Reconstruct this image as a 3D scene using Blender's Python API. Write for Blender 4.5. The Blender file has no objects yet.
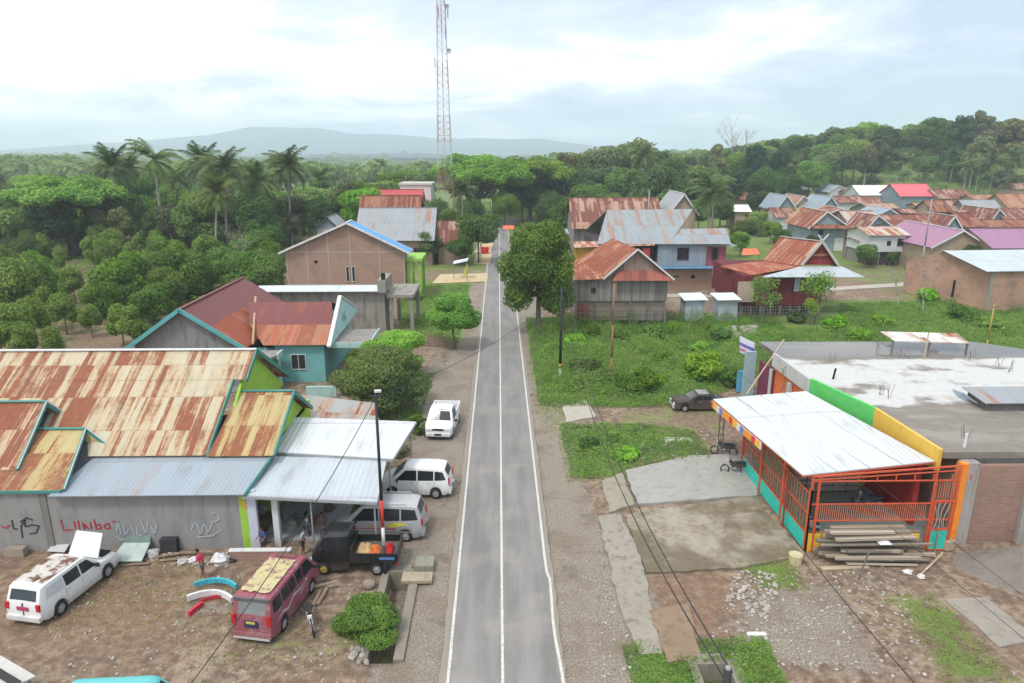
import bpy, bmesh, math, random
import numpy as np
from mathutils import Vector, Matrix
random.seed(7)
R = math.radians
sc = bpy.context.scene
# ------------------------------------------------------------------ camera
F = 700.0; CH = 20.0
PITCH = math.atan(191.5 / F); YAW = math.atan(13.5 * math.cos(PITCH) / F)
cam = bpy.data.objects.new('camera', bpy.data.cameras.new('camera'))
sc.collection.objects.link(cam); sc.camera = cam
cam.location = (0, 0, CH)
cam.rotation_euler = (math.pi / 2 - PITCH, 0, -YAW)
cam.data.sensor_width = 36; cam.data.lens = F / 1024 * 36
cam.data.clip_end = 20000; cam.data.clip_start = 0.3
# ------------------------------------------------------------------ sky and sun
SUN_EL, SUN_AZ = 58, 215          # azimuth clockwise from +Y: behind the camera, a little to the left
w = bpy.data.worlds.new('World'); sc.world = w; w.use_nodes = True
nt = w.node_tree; nt.nodes.clear()
def wn(t, **k):
    n = nt.nodes.new(t)
    for a, b in k.items(): setattr(n, a, b)
    return n
out = wn('ShaderNodeOutputWorld'); bg = wn('ShaderNodeBackground'); bg.inputs[1].default_value = 0.1
sky = wn('ShaderNodeTexSky', sky_type='NISHITA', sun_disc=False, sun_elevation=R(SUN_EL), sun_rotation=R(SUN_AZ))
sky.air_density = 1.0; sky.dust_density = 2.0
tc = wn('ShaderNodeTexCoord'); sep = wn('ShaderNodeSeparateXYZ'); nt.links.new(tc.outputs['Generated'], sep.inputs[0])
def wm(op, a, b=None):
    n = wn('ShaderNodeMath', operation=op)
    for i, v in enumerate((a, b)):
        if v is None: continue
        if isinstance(v, (int, float)): n.inputs[i].default_value = v
        else: nt.links.new(v, n.inputs[i])
    return n.outputs[0]
zc = wm('ADD', wm('MAXIMUM', sep.outputs[2], 0.0), 0.16)
cmb = wn('ShaderNodeCombineXYZ')
nt.links.new(wm('DIVIDE', sep.outputs[0], zc), cmb.inputs[0]); nt.links.new(wm('DIVIDE', sep.outputs[1], zc), cmb.inputs[1])
n1 = wn('ShaderNodeTexNoise'); n1.inputs['Scale'].default_value = 0.85; n1.inputs['Detail'].default_value = 8; n1.inputs['Roughness'].default_value = 0.58
n1.inputs['Distortion'].default_value = 0.4
mp = wn('ShaderNodeMapping'); mp.inputs['Location'].default_value = (3.1, 1.7, 0); nt.links.new(cmb.outputs[0], mp.inputs[0]); nt.links.new(mp.outputs[0], n1.inputs[0])
# whiter to the left, bluish grey bank ahead and right
side = wm('MULTIPLY', sep.outputs[0], -0.22)
val = wm('ADD', n1.outputs[0], side)
val = wm('ADD', val, wm('MULTIPLY', sep.outputs[2], 0.18))
cr = wn('ShaderNodeValToRGB'); nt.links.new(val, cr.inputs[0])
e = cr.color_ramp.elements
e[0].position = 0.37; e[0].color = (0.50, 0.595, 0.735, 1)
e[1].position = 0.62; e[1].color = (1.22, 1.23, 1.25, 1)
m_ = e.new(0.50); m_.color = (0.72, 0.80, 0.915, 1)
sc10 = wn('ShaderNodeVectorMath', operation='SCALE'); sc10.inputs['Scale'].default_value = 8.9; nt.links.new(cr.outputs[0], sc10.inputs[0])
mx = wn('ShaderNodeMix', data_type='RGBA'); mx.inputs[0].default_value = 0.93
nt.links.new(sky.outputs[0], mx.inputs[6]); nt.links.new(sc10.outputs[0], mx.inputs[7])
nt.links.new(mx.outputs[2], bg.inputs[0]); nt.links.new(bg.outputs[0], out.inputs[0])
sl = bpy.data.lights.new('sun', 'SUN'); sl.energy = 1.5; sl.angle = R(10); sl.color = (1.0, 0.96, 0.9)
sun = bpy.data.objects.new('sun', sl); sc.collection.objects.link(sun)
d_ = Vector((math.sin(R(SUN_AZ)) * math.cos(R(SUN_EL)), math.cos(R(SUN_AZ)) * math.cos(R(SUN_EL)), math.sin(R(SUN_EL))))
sun.rotation_euler = d_.to_track_quat('Z', 'Y').to_euler()
sc.view_settings.view_transform = 'Standard'; sc.view_settings.look = 'None'
sc.view_settings.exposure = 0.62; sc.view_settings.gamma = 1.0
sc.view_settings.use_curve_mapping = False
sc.cycles.volume_bounces = 2; sc.cycles.max_bounces = 6; sc.cycles.transparent_max_bounces = 8
# ------------------------------------------------------------------ surveying: where a ray of the photo meets a plane of the place
cp, sp, cy, sy = math.cos(PITCH), math.sin(PITCH), math.cos(YAW), math.sin(YAW)
_f = Vector((sy * cp, cy * cp, -sp)); _r = Vector((cy, -sy, 0)); _u = Vector((sy * sp, cy * sp, cp))
def ray(px, py): return _f + _r * ((px - 512) / F) + _u * ((341.5 - py) / F)
def G(px, py, z=0.0):
    d = ray(px, py); t = (z - CH) / d.z; return Vector((d.x * t, d.y * t, z))
def Y(px, py, y):
    d = ray(px, py); t = y / d.y; return Vector((d.x * t, y, CH + d.z * t))
def V(*a): return Vector(a)
# ------------------------------------------------------------------ linking and tagging
C = sc.collection
def put(o, parent=None):
    C.objects.link(o)
    if parent is not None: o.parent = parent
    return o
def tag(o, label=None, cat=None, group=None, kind=None):
    if label: o['label'] = label
    if cat: o['category'] = cat
    if group: o['group'] = group
    if kind: o['kind'] = kind
    return o
def thing(name, loc, label, cat, group=None, rz=0.0):
    o = bpy.data.objects.new(name, None); o.empty_display_size = 0.3
    o.location = loc; o.rotation_euler = (0, 0, rz); put(o); return tag(o, label, cat, group)
def copy_tree(o, parent=None):
    c = o.copy(); put(c, parent)
    for ch in list(kids.get(o.name, [])):
        copy_tree_child(ch, c)
    return c
kids = {}
def copy_tree_child(o, parent):
    c = o.copy(); C.objects.link(c); c.parent = parent
    for ch in kids.get(o.name, []): copy_tree_child(ch, c)
    return c
def origin(o):
    v = Vector((0, 0, 0))
    while o is not None: v += o.location; o = o.parent
    return v
# ------------------------------------------------------------------ mesh builder
SPLIT = {'wall', 'inner_wall', 'gable', 'plinth', 'concrete_column', 'pilaster', 'cornice', 'porch_slab', 'vent', 'lower_panel', 'post', 'coping', 'bed_wall', 'low_wall', 'front_bumper', 'mirror', 'lower_wall', 'skirt_roof', 'barge_board', 'rebar_stub', 'fork', 'ears', 'eye', 'graffiti_mark'}
class MB:
    def __init__(s): s.v = []; s.f = []; s.uv = []; s.mi = []; s.m = 0
    def face(s, pts, uv=None):
        b = len(s.v); s.v += [Vector(p) for p in pts]; s.f.append(tuple(range(b, b + len(pts)))); s.uv.append(uv); s.mi.append(s.m); return s
    def prism(s, poly, d):
        """closed solid: polygon poly (3-D points) pushed along vector d"""
        poly = [Vector(p) for p in poly]; d = Vector(d)
        n = Vector((0, 0, 0))
        for i in range(len(poly)): n += (poly[i] - poly[0]).cross(poly[(i + 1) % len(poly)] - poly[0])
        if n.dot(d) > 0: poly = poly[::-1]
        q = [p + d for p in poly]
        s.face(poly); s.face(q[::-1])
        for i in range(len(poly)):
            j = (i + 1) % len(poly); s.face([poly[j], poly[i], q[i], q[j]])
        return s
    def slab(s, pts, t=0.05):
        pts = [Vector(p) for p in pts]; n = (pts[1] - pts[0]).cross(pts[2] - pts[0]).normalized()
        if n.z < 0: n = -n
        return s.prism(pts, -n * t)
    def box(s, c, size, rz=0.0, tilt=None):
        c = Vector(c); M = Matrix.Rotation(rz, 3, 'Z')
        if tilt is not None: M = M @ tilt
        x, y, z = size[0] / 2, size[1] / 2, size[2] / 2
        P = [c + M @ Vector((a, b, -z)) for a, b in ((-x, -y), (x, -y), (x, y), (-x, y))]
        return s.prism(P, M @ Vector((0, 0, 2 * z)))
    def bx(s, x0, x1, y0, y1, z0, z1):
        return s.box(((x0 + x1) / 2, (y0 + y1) / 2, (z0 + z1) / 2), (abs(x1 - x0), abs(y1 - y0), abs(z1 - z0)))
    def beam(s, p, q, w=0.06, h=None, up=(0, 0, 1)):
        p, q = Vector(p), Vector(q); h = w if h is None else h; a = (q - p).normalized(); upv = Vector(up)
        if abs(a.dot(upv)) > 0.98: upv = Vector((0, 1, 0))
        sx = a.cross(upv).normalized() * (w / 2); sz = sx.cross(a).normalized() * (h / 2)
        return s.prism([p - sx - sz, p + sx - sz, p + sx + sz, p - sx + sz], q - p)
    def tube(s, pts, rad, n=8, cap=True):
        pts = [Vector(p) for p in pts]; rad = rad if isinstance(rad, (list, tuple)) else [rad] * len(pts); b = len(s.v)
        for i, p in enumerate(pts):
            a = (pts[min(i + 1, len(pts) - 1)] - pts[max(i - 1, 0)]).normalized()
            u = a.cross(Vector((0, 0, 1)) if abs(a.z) < 0.9 else Vector((1, 0, 0))).normalized(); w_ = u.cross(a)
            for k in range(n):
                t = 2 * math.pi * k / n; s.v.append(p + (u * math.cos(t) + w_ * math.sin(t)) * rad[i])
        for i in range(len(pts) - 1):
            for k in range(n):
                k2 = (k + 1) % n
                s.f.append((b + i * n + k, b + i * n + k2, b + (i + 1) * n + k2, b + (i + 1) * n + k)); s.uv.append(None); s.mi.append(s.m)
        if cap:
            s.f.append(tuple(b + k for k in range(n - 1, -1, -1))); s.uv.append(None); s.mi.append(s.m)
            e_ = b + (len(pts) - 1) * n; s.f.append(tuple(e_ + k for k in range(n))); s.uv.append(None); s.mi.append(s.m)
        return s
    def lathe(s, c, prof, axis='Z', n=20):
        """prof: list of (r, h) along axis"""
        b = len(s.v); c = Vector(c)
        for r, h in prof:
            for k in range(n):
                t = 2 * math.pi * k / n; x, y = r * math.cos(t), r * math.sin(t)
                s.v.append(c + (Vector((x, y, h)) if axis == 'Z' else Vector((h, x, y)) if axis == 'X' else Vector((x, h, y))))
        for i in range(len(prof) - 1):
            for k in range(n):
                k2 = (k + 1) % n; s.f.append((b + i * n + k, b + i * n + k2, b + (i + 1) * n + k2, b + (i + 1) * n + k)); s.uv.append(None); s.mi.append(s.m)
        return s
    def blob(s, c, r, seed=0, amp=0.25, nu=10, nv=7):
        rnd = random.Random(seed); b = len(s.v); c = Vector(c); r = Vector(r) if hasattr(r, '__len__') else Vector((r, r, r))
        for j in range(nv + 1):
            ph = math.pi * j / nv
            for i in range(nu):
                th = 2 * math.pi * i / nu; k = 1 + (rnd.random() - 0.5) * 2 * amp * (0.3 if j in (0, nv) else 1)
                s.v.append(c + Vector((r.x * math.sin(ph) * math.cos(th) * k, r.y * math.sin(ph) * math.sin(th) * k, r.z * math.cos(ph) * k)))
        for j in range(nv):
            for i in range(nu):
                i2 = (i + 1) % nu; s.f.append((b + j * nu + i, b + (j + 1) * nu + i, b + (j + 1) * nu + i2, b + j * nu + i2)); s.uv.append(None); s.mi.append(s.m)
        return s
    def mesh(s, name, mat, org=Vector((0, 0, 0)), smooth=False):
        me = bpy.data.meshes.new(name)
        me.from_pydata([tuple(p - org) for p in s.v], [], s.f)
        uvl = me.uv_layers.new(name='UVMap'); li = 0; buf = []
        for f, uv in zip(s.f, s.uv):
            if uv: buf += [c for p in uv for c in p]; continue
            P = [s.v[i] for i in f]; n = Vector((0, 0, 0))
            for i in range(1, len(P) - 1): n += (P[i] - P[0]).cross(P[i + 1] - P[0])
            if n.length < 1e-12: n = Vector((0, 0, 1))
            n.normalize()
            if abs(n.z) > 0.98: t = Vector((1, 0, 0)); b = Vector((0, 1, 0))
            else: t = Vector((0, 0, 1)).cross(n).normalized(); b = n.cross(t)
            for p in P: buf += [p.dot(t), p.dot(b)]
        uvl.data.foreach_set('uv', buf)
        for m in (mat if isinstance(mat, (list, tuple)) else [mat]): me.materials.append(m)
        if any(s.mi): me.polygons.foreach_set('material_index', s.mi)
        if smooth: me.polygons.foreach_set('use_smooth', [True] * len(me.polygons))
        me.validate(); me.update(); return me
    def pieces(s):
        # connected closed pieces of this builder
        par = list(range(len(s.v))); key = {}
        def find(a):
            while par[a] != a: par[a] = par[par[a]]; a = par[a]
            return a
        for i, v in enumerate(s.v):
            k = (round(v.x, 4), round(v.y, 4), round(v.z, 4))
            if k in key: par[find(i)] = find(key[k])
            else: key[k] = i
        for f in s.f:
            for a in f[1:]: par[find(a)] = find(f[0])
        out = {}
        for f, uv, mi in zip(s.f, s.uv, s.mi):
            m = out.setdefault(find(f[0]), MB()); m.m = mi; m.face([s.v[i] for i in f], uv)
        return list(out.values())
    def build(s, name, mat, parent=None, smooth=False, label=None, org=None):
        if name in SPLIT and parent is not None:
            P = s.pieces()
            if 1 < len(P) <= 50:
                for p in P[1:]: p._one(name, mat, parent, smooth, label, org)
                return P[0]._one(name, mat, parent, smooth, label, org)
        return s._one(name, mat, parent, smooth, label, org)
    def _one(s, name, mat, parent=None, smooth=False, label=None, org=None):
        if org is None: org = origin(parent) if parent is not None else Vector((0, 0, 0))
        o = bpy.data.objects.new(name, s.mesh(name, mat, org, smooth)); put(o, parent)
        if parent is not None: kids.setdefault(parent.name, []).append(o)
        if label: o['label'] = label
        return o
    def solo(s, name, mat, label, cat, group=None, smooth=False, loc=None, kind=None):
        """a thing that is one mesh, with its origin at its base"""
        if loc is None:
            xs = [p.x for p in s.v]; ys = [p.y for p in s.v]; loc = Vector(((min(xs) + max(xs)) / 2, (min(ys) + max(ys)) / 2, min(p.z for p in s.v)))
        o = s.build(name, mat, None, smooth, org=Vector(loc)); o.location = loc
        return tag(o, label, cat, group, kind)
# ------------------------------------------------------------------ materials
MATS = {}
class NT:
    def __init__(s, name):
        s.mat = bpy.data.materials.new(name); s.mat.use_nodes = True; s.t = s.mat.node_tree; s.t.nodes.clear()
        s.o = s.t.nodes.new('ShaderNodeOutputMaterial'); s.b = s.t.nodes.new('ShaderNodeBsdfPrincipled'); s.t.links.new(s.b.outputs[0], s.o.inputs[0])
        s.b.inputs['Specular IOR Level'].default_value = 0.3
    def n(s, t, **k):
        x = s.t.nodes.new(t)
        for a, b in k.items(): setattr(x, a, b)
        return x
    def set(s, sock, v):
        if v is None: return
        if hasattr(v, 'is_linked') or isinstance(v, bpy.types.NodeSocket): s.t.links.new(v, sock)
        elif isinstance(v, (tuple, list)) and len(v) == 3 and sock.type == 'RGBA': sock.default_value = (*v, 1)
        else: sock.default_value = v
    def m(s, op, a, b=None, c=None):
        x = s.n('ShaderNodeMath', operation=op)
        for i, v in enumerate((a, b, c)): s.set(x.inputs[i], v)
        return x.outputs[0]
    def ss(s, v, a, b):
        x = s.n('ShaderNodeMapRange', interpolation_type='SMOOTHSTEP'); s.set(x.inputs[0], v); x.inputs[1].default_value = a; x.inputs[2].default_value = b; return x.outputs[0]
    def mix(s, f, a, b, bt='MIX'):
        x = s.n('ShaderNodeMix', data_type='RGBA', blend_type=bt); s.set(x.inputs[0], f); s.set(x.inputs[6], a); s.set(x.inputs[7], b); return x.outputs[2]
    def uv(s): return s.n('ShaderNodeUVMap').outputs[0]
    def obj(s): return s.n('ShaderNodeTexCoord').outputs['Object']
    def pos(s): return s.n('ShaderNodeNewGeometry').outputs['Position']
    def map(s, v, sc=(1, 1, 1), loc=(0, 0, 0)):
        x = s.n('ShaderNodeMapping'); s.t.links.new(v, x.inputs[0]); x.inputs['Scale'].default_value = sc; x.inputs['Location'].default_value = loc; return x.outputs[0]
    def noise(s, v, scale, detail=4, rough=0.55, col=False):
        x = s.n('ShaderNodeTexNoise'); s.t.links.new(v, x.inputs[0]); x.inputs['Scale'].default_value = scale; x.inputs['Detail'].default_value = detail; x.inputs['Roughness'].default_value = rough
        return x.outputs[1 if col else 0]
    def white(s, v, out='Value'):
        x = s.n('ShaderNodeTexWhiteNoise'); s.t.links.new(v, x.inputs[0]); return x.outputs[out]
    def sepv(s, v):
        x = s.n('ShaderNodeSeparateXYZ'); s.t.links.new(v, x.inputs[0]); return x.outputs
    def comb(s, a, b, c=0.0):
        x = s.n('ShaderNodeCombineXYZ')
        for i, v in enumerate((a, b, c)): s.set(x.inputs[i], v)
        return x.outputs[0]
    def bump(s, h, strength=0.3, dist=0.02):
        x = s.n('ShaderNodeBump'); x.inputs['Strength'].default_value = strength; x.inputs['Distance'].default_value = dist; s.t.links.new(h, x.inputs['Height']); s.t.links.new(x.outputs[0], s.b.inputs['Normal'])
    def rnd(s): return s.n('ShaderNodeObjectInfo').outputs['Random']
    def attr(s, name): return s.n('ShaderNodeAttribute', attribute_name=name).outputs['Fac']
    def fin(s, col, rough=0.8, metal=0.0):
        s.set(s.b.inputs['Base Color'], col); s.set(s.b.inputs['Roughness'], rough); s.set(s.b.inputs['Metallic'], metal); return s.mat
def cached(fn):
    def g(*a, **k):
        key = (fn.__name__,) + a + tuple(sorted(k.items()))
        if key not in MATS: MATS[key] = fn(*a, **k)
        return MATS[key]
    return g
@cached
def flat(col, rough=0.6, var=0.12, metal=0.0, scale=2.0, name='paint'):
    t = NT(name); n = t.noise(t.obj(), scale, 5, 0.6); st_ = t.noise(t.map(t.uv(), (1.6, .45, 1)), 1.0, 6, .68); f = t.m('MULTIPLY', t.m('MULTIPLY_ADD', n, 2 * var, 1 - var), t.m('MULTIPLY_ADD', t.ss(st_, .50, .74), -.28, 1.0))
    x = t.n('ShaderNodeVectorMath', operation='SCALE'); x.inputs[0].default_value = col; t.set(x.inputs['Scale'], f)
    return t.fin(x.outputs[0], rough, metal)
@cached
def tin(base=(0.5, 0.5, 0.5), rust=0.5, sheet=0.8, row=1.8, rustc=(0.23, 0.065, 0.03), old=(0.45, 0.24, 0.09), rib=0.19, name='corrugated_metal', bump=0.5, rough=0.55):
    """corrugated sheets laid side by side, each weathered on its own"""
    t = NT(name); u, v, _ = t.sepv(t.uv())
    cell = t.comb(t.m('FLOOR', t.m('DIVIDE', u, sheet)), t.m('FLOOR', t.m('DIVIDE', v, row)), 3.0)
    r1 = t.white(cell); strip = t.white(t.comb(t.m('FLOOR', t.m('DIVIDE', u, sheet * 0.45)), t.m('FLOOR', t.m('DIVIDE', v, row)), 9.0))
    st = t.noise(t.comb(t.m('MULTIPLY', u, 5.0), t.m('MULTIPLY', v, 0.6)), 1.0, 4, 0.6)
    fine = t.noise(t.uv(), 3.5, 6, 0.7)
    big = t.noise(t.uv(), 0.25, 2, 0.5)
    s_ = t.m('ADD', t.m('MULTIPLY', r1, 0.28), t.m('MULTIPLY', strip, 0.30))
    s_ = t.m('ADD', s_, t.m('MULTIPLY', st, 0.55)); s_ = t.m('ADD', s_, t.m('MULTIPLY', fine, 0.3)); s_ = t.m('ADD', s_, t.m('MULTIPLY', big, 0.45))
    th = 1.28 - rust * 0.72
    kr = min(1.0, rust * 5)
    f = t.m('MULTIPLY', t.ss(s_, th - 0.10, th + 0.10), kr)
    f0 = t.m('MULTIPLY', t.ss(s_, th - 0.30, th + 0.02), kr)
    c = t.mix(t.m('MULTIPLY', r1, 0.3), base, tuple(x * 0.72 for x in base))
    c = t.mix(t.m('MULTIPLY', f0, 0.55), c, old)
    rc = t.mix(t.noise(t.uv(), 2.2, 5, 0.7), tuple(x * 0.6 for x in rustc), tuple(min(1, x * 1.6) for x in rustc))
    c = t.mix(f, c, rc)
    seam = t.ss(t.m('FRACT', t.m('DIVIDE', v, row)), 0.05, 0.0)
    c = t.mix(t.m('MULTIPLY', seam, 0.25), c, tuple(x * 0.5 for x in rustc))
    dirt = t.noise(t.comb(t.m('MULTIPLY', u, 1.3), t.m('MULTIPLY', v, 0.3)), 1.0, 5, 0.6)
    c = t.mix(t.m('MULTIPLY', t.ss(dirt, 0.5, 0.75), 0.35), c, (0.12, 0.11, 0.10))
    t.bump(t.m('SINE', t.m('MULTIPLY', u, 2 * math.pi / rib)), bump, 0.02)
    return t.fin(c, t.m('MULTIPLY_ADD', f, 0.3, rough), 0.0)
@cached
def concrete(col=(0.30, 0.29, 0.28), stain=0.5, name='concrete', vert=True):
    t = NT(name); p = t.uv(); a = t.noise(p, 0.7, 6, 0.65); b = t.noise(p, 6, 4, 0.6); u, v, _ = t.sepv(p)
    dr = t.noise(t.comb(t.m('MULTIPLY', u, 2.2), t.m('MULTIPLY', v, 0.35 if vert else 2.0)), 1.0, 5, 0.65)
    c = t.mix(a, tuple(x * 0.75 for x in col), tuple(x * 1.25 for x in col))
    c = t.mix(t.m('MULTIPLY', t.ss(dr, 0.48, 0.72), stain), c, tuple(x * 0.33 for x in col))
    c = t.mix(t.m('MULTIPLY', b, 0.25), c, tuple(x * 0.5 for x in col)); t.bump(b, 0.3, 0.01)
    return t.fin(c, 0.9)
@cached
def brick(a=(0.34, 0.17, 0.11), b=(0.26, 0.15, 0.10), mortar=(0.33, 0.29, 0.25), w_=0.24, h_=0.08, stain=0.4, name='brickwork'):
    t = NT(name); x = t.n('ShaderNodeTexBrick'); t.t.links.new(t.uv(), x.inputs[0]); x.inputs['Color1'].default_value = (*a, 1); x.inputs['Color2'].default_value = (*b, 1)
    x.inputs['Mortar'].default_value = (*mortar, 1); x.inputs['Scale'].default_value = 1; x.inputs['Mortar Size'].default_value = 0.012; x.inputs['Brick Width'].default_value = w_; x.inputs['Row Height'].default_value = h_
    n = t.noise(t.uv(), 0.5, 6, 0.65); c = t.mix(t.m('MULTIPLY', t.ss(n, 0.42, 0.7), stain), x.outputs[0], (0.14, 0.12, 0.10))
    n2 = t.noise(t.uv(), 3.0, 4, 0.7); c = t.mix(t.m('MULTIPLY', t.ss(n2, 0.5, 0.8), 0.35), c, (0.42, 0.33, 0.27)); t.bump(x.outputs[1], -0.3, 0.01)
    return t.fin(c, 0.95)
@cached
def planks(col=(0.2, 0.17, 0.15), w_=0.18, vert=True, var=0.5, name='weathered_planks'):
    t = NT(name); u, v, _ = t.sepv(t.uv()); a, b = (u, v) if vert else (v, u)
    r = t.white(t.comb(t.m('FLOOR', t.m('DIVIDE', a, w_)), 1.0)); st = t.noise(t.comb(t.m('MULTIPLY', a, 9.0), t.m('MULTIPLY', b, 0.7)), 1.0, 5, 0.65)
    f = t.m('ADD', t.m('MULTIPLY', r, 0.6), t.m('MULTIPLY', st, 0.4))
    c = t.mix(f, tuple(x * (1 - var) for x in col), tuple(x * (1 + var) for x in col))
    g = t.ss(t.m('FRACT', t.m('DIVIDE', a, w_)), 0.08, 0.0); c = t.mix(t.m('MULTIPLY', g, 0.7), c, tuple(x * 0.25 for x in col))
    return t.fin(c, 0.9)
@cached
def leaf(c1=(0.035, 0.085, 0.018), c2=(0.10, 0.17, 0.035), tip=None, name='foliage', trans=0.42, vary=True):
    t = NT(name); g = t.white(t.map(t.pos(), (1.3, 1.3, 1.3))); n = t.noise(t.obj(), 0.55, 3, 0.6); r = t.rnd()
    lf = t.attr('lv')
    f = t.m('ADD', t.m('MULTIPLY', lf, 0.55), t.m('MULTIPLY', t.ss(n, 0.35, 0.65), 0.45))
    c = t.mix(f, tuple(x * 2.1 for x in c1), tuple(x * 2.05 for x in c2))
    if tip: c = t.mix(t.m('MULTIPLY', t.ss(lf, 0.72, 0.95), 0.8), c, tip)
    hs = t.n('ShaderNodeHueSaturation'); t.set(hs.inputs['Hue'], t.m('MULTIPLY_ADD', r, 0.04, 0.465)); t.set(hs.inputs['Saturation'], t.m('MULTIPLY_ADD', t.m('FRACT', t.m('MULTIPLY', r, 7.3)), 0.3, 0.9)); t.set(hs.inputs['Value'], t.m('MULTIPLY_ADD', t.m('FRACT', t.m('MULTIPLY', r, 3.7)), 0.6, 0.76)); t.t.links.new(c, hs.inputs['Color'])
    if vary: c = hs.outputs[0]
    t.fin(c, 0.6); tr = t.n('ShaderNodeBsdfTranslucent'); t.t.links.new(c, tr.inputs[0]); ms = t.n('ShaderNodeMixShader'); ms.inputs[0].default_value = trans
    t.t.links.new(t.b.outputs[0], ms.inputs[1]); t.t.links.new(tr.outputs[0], ms.inputs[2]); t.t.links.new(ms.outputs[0], t.o.inputs[0])
    return t.mat
@cached
def glass(col=(0.03, 0.035, 0.04), name='dark_glass'):
    t = NT(name); t.b.inputs['Specular IOR Level'].default_value = 0.4; return t.fin(t.mix(t.noise(t.obj(), 1.5, 2), tuple(x * .4 for x in col), col), 0.1)
@cached
def carpaint(col, wear=0.3, dirt=(0.25, 0.2, 0.15), name='car_paint', rough=0.3, metal=0.0, thr=0.5):
    t = NT(name); n = t.noise(t.obj(), 1.6, 8, 0.72); z = t.sepv(t.obj())[2]
    low = t.m('MULTIPLY', t.ss(z, 0.75, 0.2), t.noise(t.obj(), 3.0, 4, 0.6))
    c = t.mix(t.m('MULTIPLY', t.ss(n, thr, thr + 0.12), wear), col, dirt); c = t.mix(t.m('MULTIPLY', low, 0.7), c, (0.2, 0.15, 0.11))
    t.b.inputs['Coat Weight'].default_value = 0.3 if rough < 0.5 else 0.0
    return t.fin(c, t.m('MULTIPLY_ADD', t.noise(t.obj(), 4, 3), 0.3, rough), metal)
@cached
def bark(col=(0.16, 0.13, 0.10), name='bark'):
    t = NT(name); n = t.noise(t.map(t.obj(), (6, 6, 1.5)), 1.0, 6, 0.7); c = t.mix(n, tuple(x * 0.45 for x in col), tuple(x * 1.5 for x in col)); t.bump(n, 0.6, 0.03); return t.fin(c, 0.95)
WHITE = (0.72, 0.73, 0.73); STEELC = (0.30, 0.31, 0.32)
# ------------------------------------------------------------------ terrain
rs = np.random.RandomState(3)
def vnoise(x, y, s, seed=0):
    x = np.asarray(x, float) / s; y = np.asarray(y, float) / s; xi = np.floor(x).astype(np.int64); yi = np.floor(y).astype(np.int64); xf = x - xi; yf = y - yi
    def h(a, b):
        k = (a * 374761393 + b * 668265263 + seed * 1442695) & 0x7fffffff; k = (k ^ (k >> 13)) * 1274126177 & 0x7fffffff; return ((k ^ (k >> 16)) & 0xffff) / 65535.0
    u = xf * xf * (3 - 2 * xf); v = yf * yf * (3 - 2 * yf)
    return (h(xi, yi) * (1 - u) + h(xi + 1, yi) * u) * (1 - v) + (h(xi, yi + 1) * (1 - u) + h(xi + 1, yi + 1) * u) * v
def fbm(x, y, s, seed=0, o=4): return sum(vnoise(x, y, s / 2 ** i, seed + i) * 0.5 ** (i + 1) for i in range(o)) / (1 - 0.5 ** o)
def sst(v, a, b): t = np.clip((np.asarray(v, float) - a) / (b - a), 0, 1); return t * t * (3 - 2 * t)
def in_poly(x, y, poly):
    r = np.zeros(np.shape(x), bool); n = len(poly)
    for i in range(n):
        x1, y1 = poly[i][:2]; x2, y2 = poly[(i + 1) % n][:2]
        if y1 == y2: continue
        c = ((y1 > y) != (y2 > y)) & (x < (x2 - x1) * (y - y1) / (y2 - y1) + x1); r ^= c
    return r
def pdist(x, y, poly):
    d = np.full(np.shape(x), 1e9); n = len(poly)
    for i in range(n):
        x1, y1 = poly[i][:2]; x2, y2 = poly[(i + 1) % n][:2]; dx, dy = x2 - x1, y2 - y1
        t = np.clip(((x - x1) * dx + (y - y1) * dy) / (dx * dx + dy * dy + 1e-9), 0, 1); d = np.minimum(d, np.hypot(x - x1 - t * dx, y - y1 - t * dy))
    return np.where(in_poly(x, y, poly), d, -d)
def pm(x, y, px, w_=0.8):                      # soft mask of a ground area
    poly = [tuple(G(*p)[:2]) for p in px]; return sst(pdist(x, y, poly), -w_, w_)
def hill(x, y):
    x = np.asarray(x, float); y = np.asarray(y, float)
    h = sst(y, 250, 345) * (5 + 15 * sst(x, 90, 235)) * sst(x, -10, 50)
    far = sst(y, 480, 1100); h = h * (1 - 0.6 * far)
    h = h - 26 * sst(y, 330, 900) * (1 - .35 * sst(x, 100, 400)) + far * fbm(x, y, 420, 11, 3) * 20
    h = h + 10 * sst(y, 260, 620) * sst(-x, 190, 330)
    return h
DIT_L = (-5.55, -4.25, 24.0, 30.2); DIT_R = (7.75, 9.2, 15.0, 23.6)
def ground_z(x, y):
    x = np.asarray(x, float); y = np.asarray(y, float); z = hill(x, y)
    near = 1 - sst(np.hypot(x, y - 40), 100, 160)
    z = z + near * (fbm(x, y, 3.2, 5, 3) - 0.5) * 0.10 * sst(np.abs(x - 0.1), 2.9, 5)
    for a, b, c, d in (DIT_L, DIT_R):
        z = z - 0.95 * ((x > a) & (x < b) & (y > c) & (y < d))
    return z
def gz(x, y): return float(ground_z(x, y))
def axis(lo, hi, st, L, g=1.16):
    a = list(np.arange(lo, hi, st)); d = st; p = hi
    while p < L: p += d; a.append(p); d *= g
    d = st; p = lo; b = []
    while p > -L: p -= d; b.append(p); d *= g
    return np.array(b[::-1] + a)
xs = axis(-42, 46, 0.33, 6400); ys = axis(16, 100, 0.33, 6400)
X_, Y_ = np.meshgrid(xs, ys); Z_ = ground_z(X_, Y_)
nx, ny = len(xs), len(ys)
me = bpy.data.meshes.new('ground')
idx = np.arange(nx * ny).reshape(ny, nx)
q = np.stack([idx[:-1, :-1], idx[:-1, 1:], idx[1:, 1:], idx[1:, :-1]], -1).reshape(-1, 4)
me.vertices.add(nx * ny); me.vertices.foreach_set('co', np.stack([X_, Y_, Z_], -1).ravel())
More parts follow.
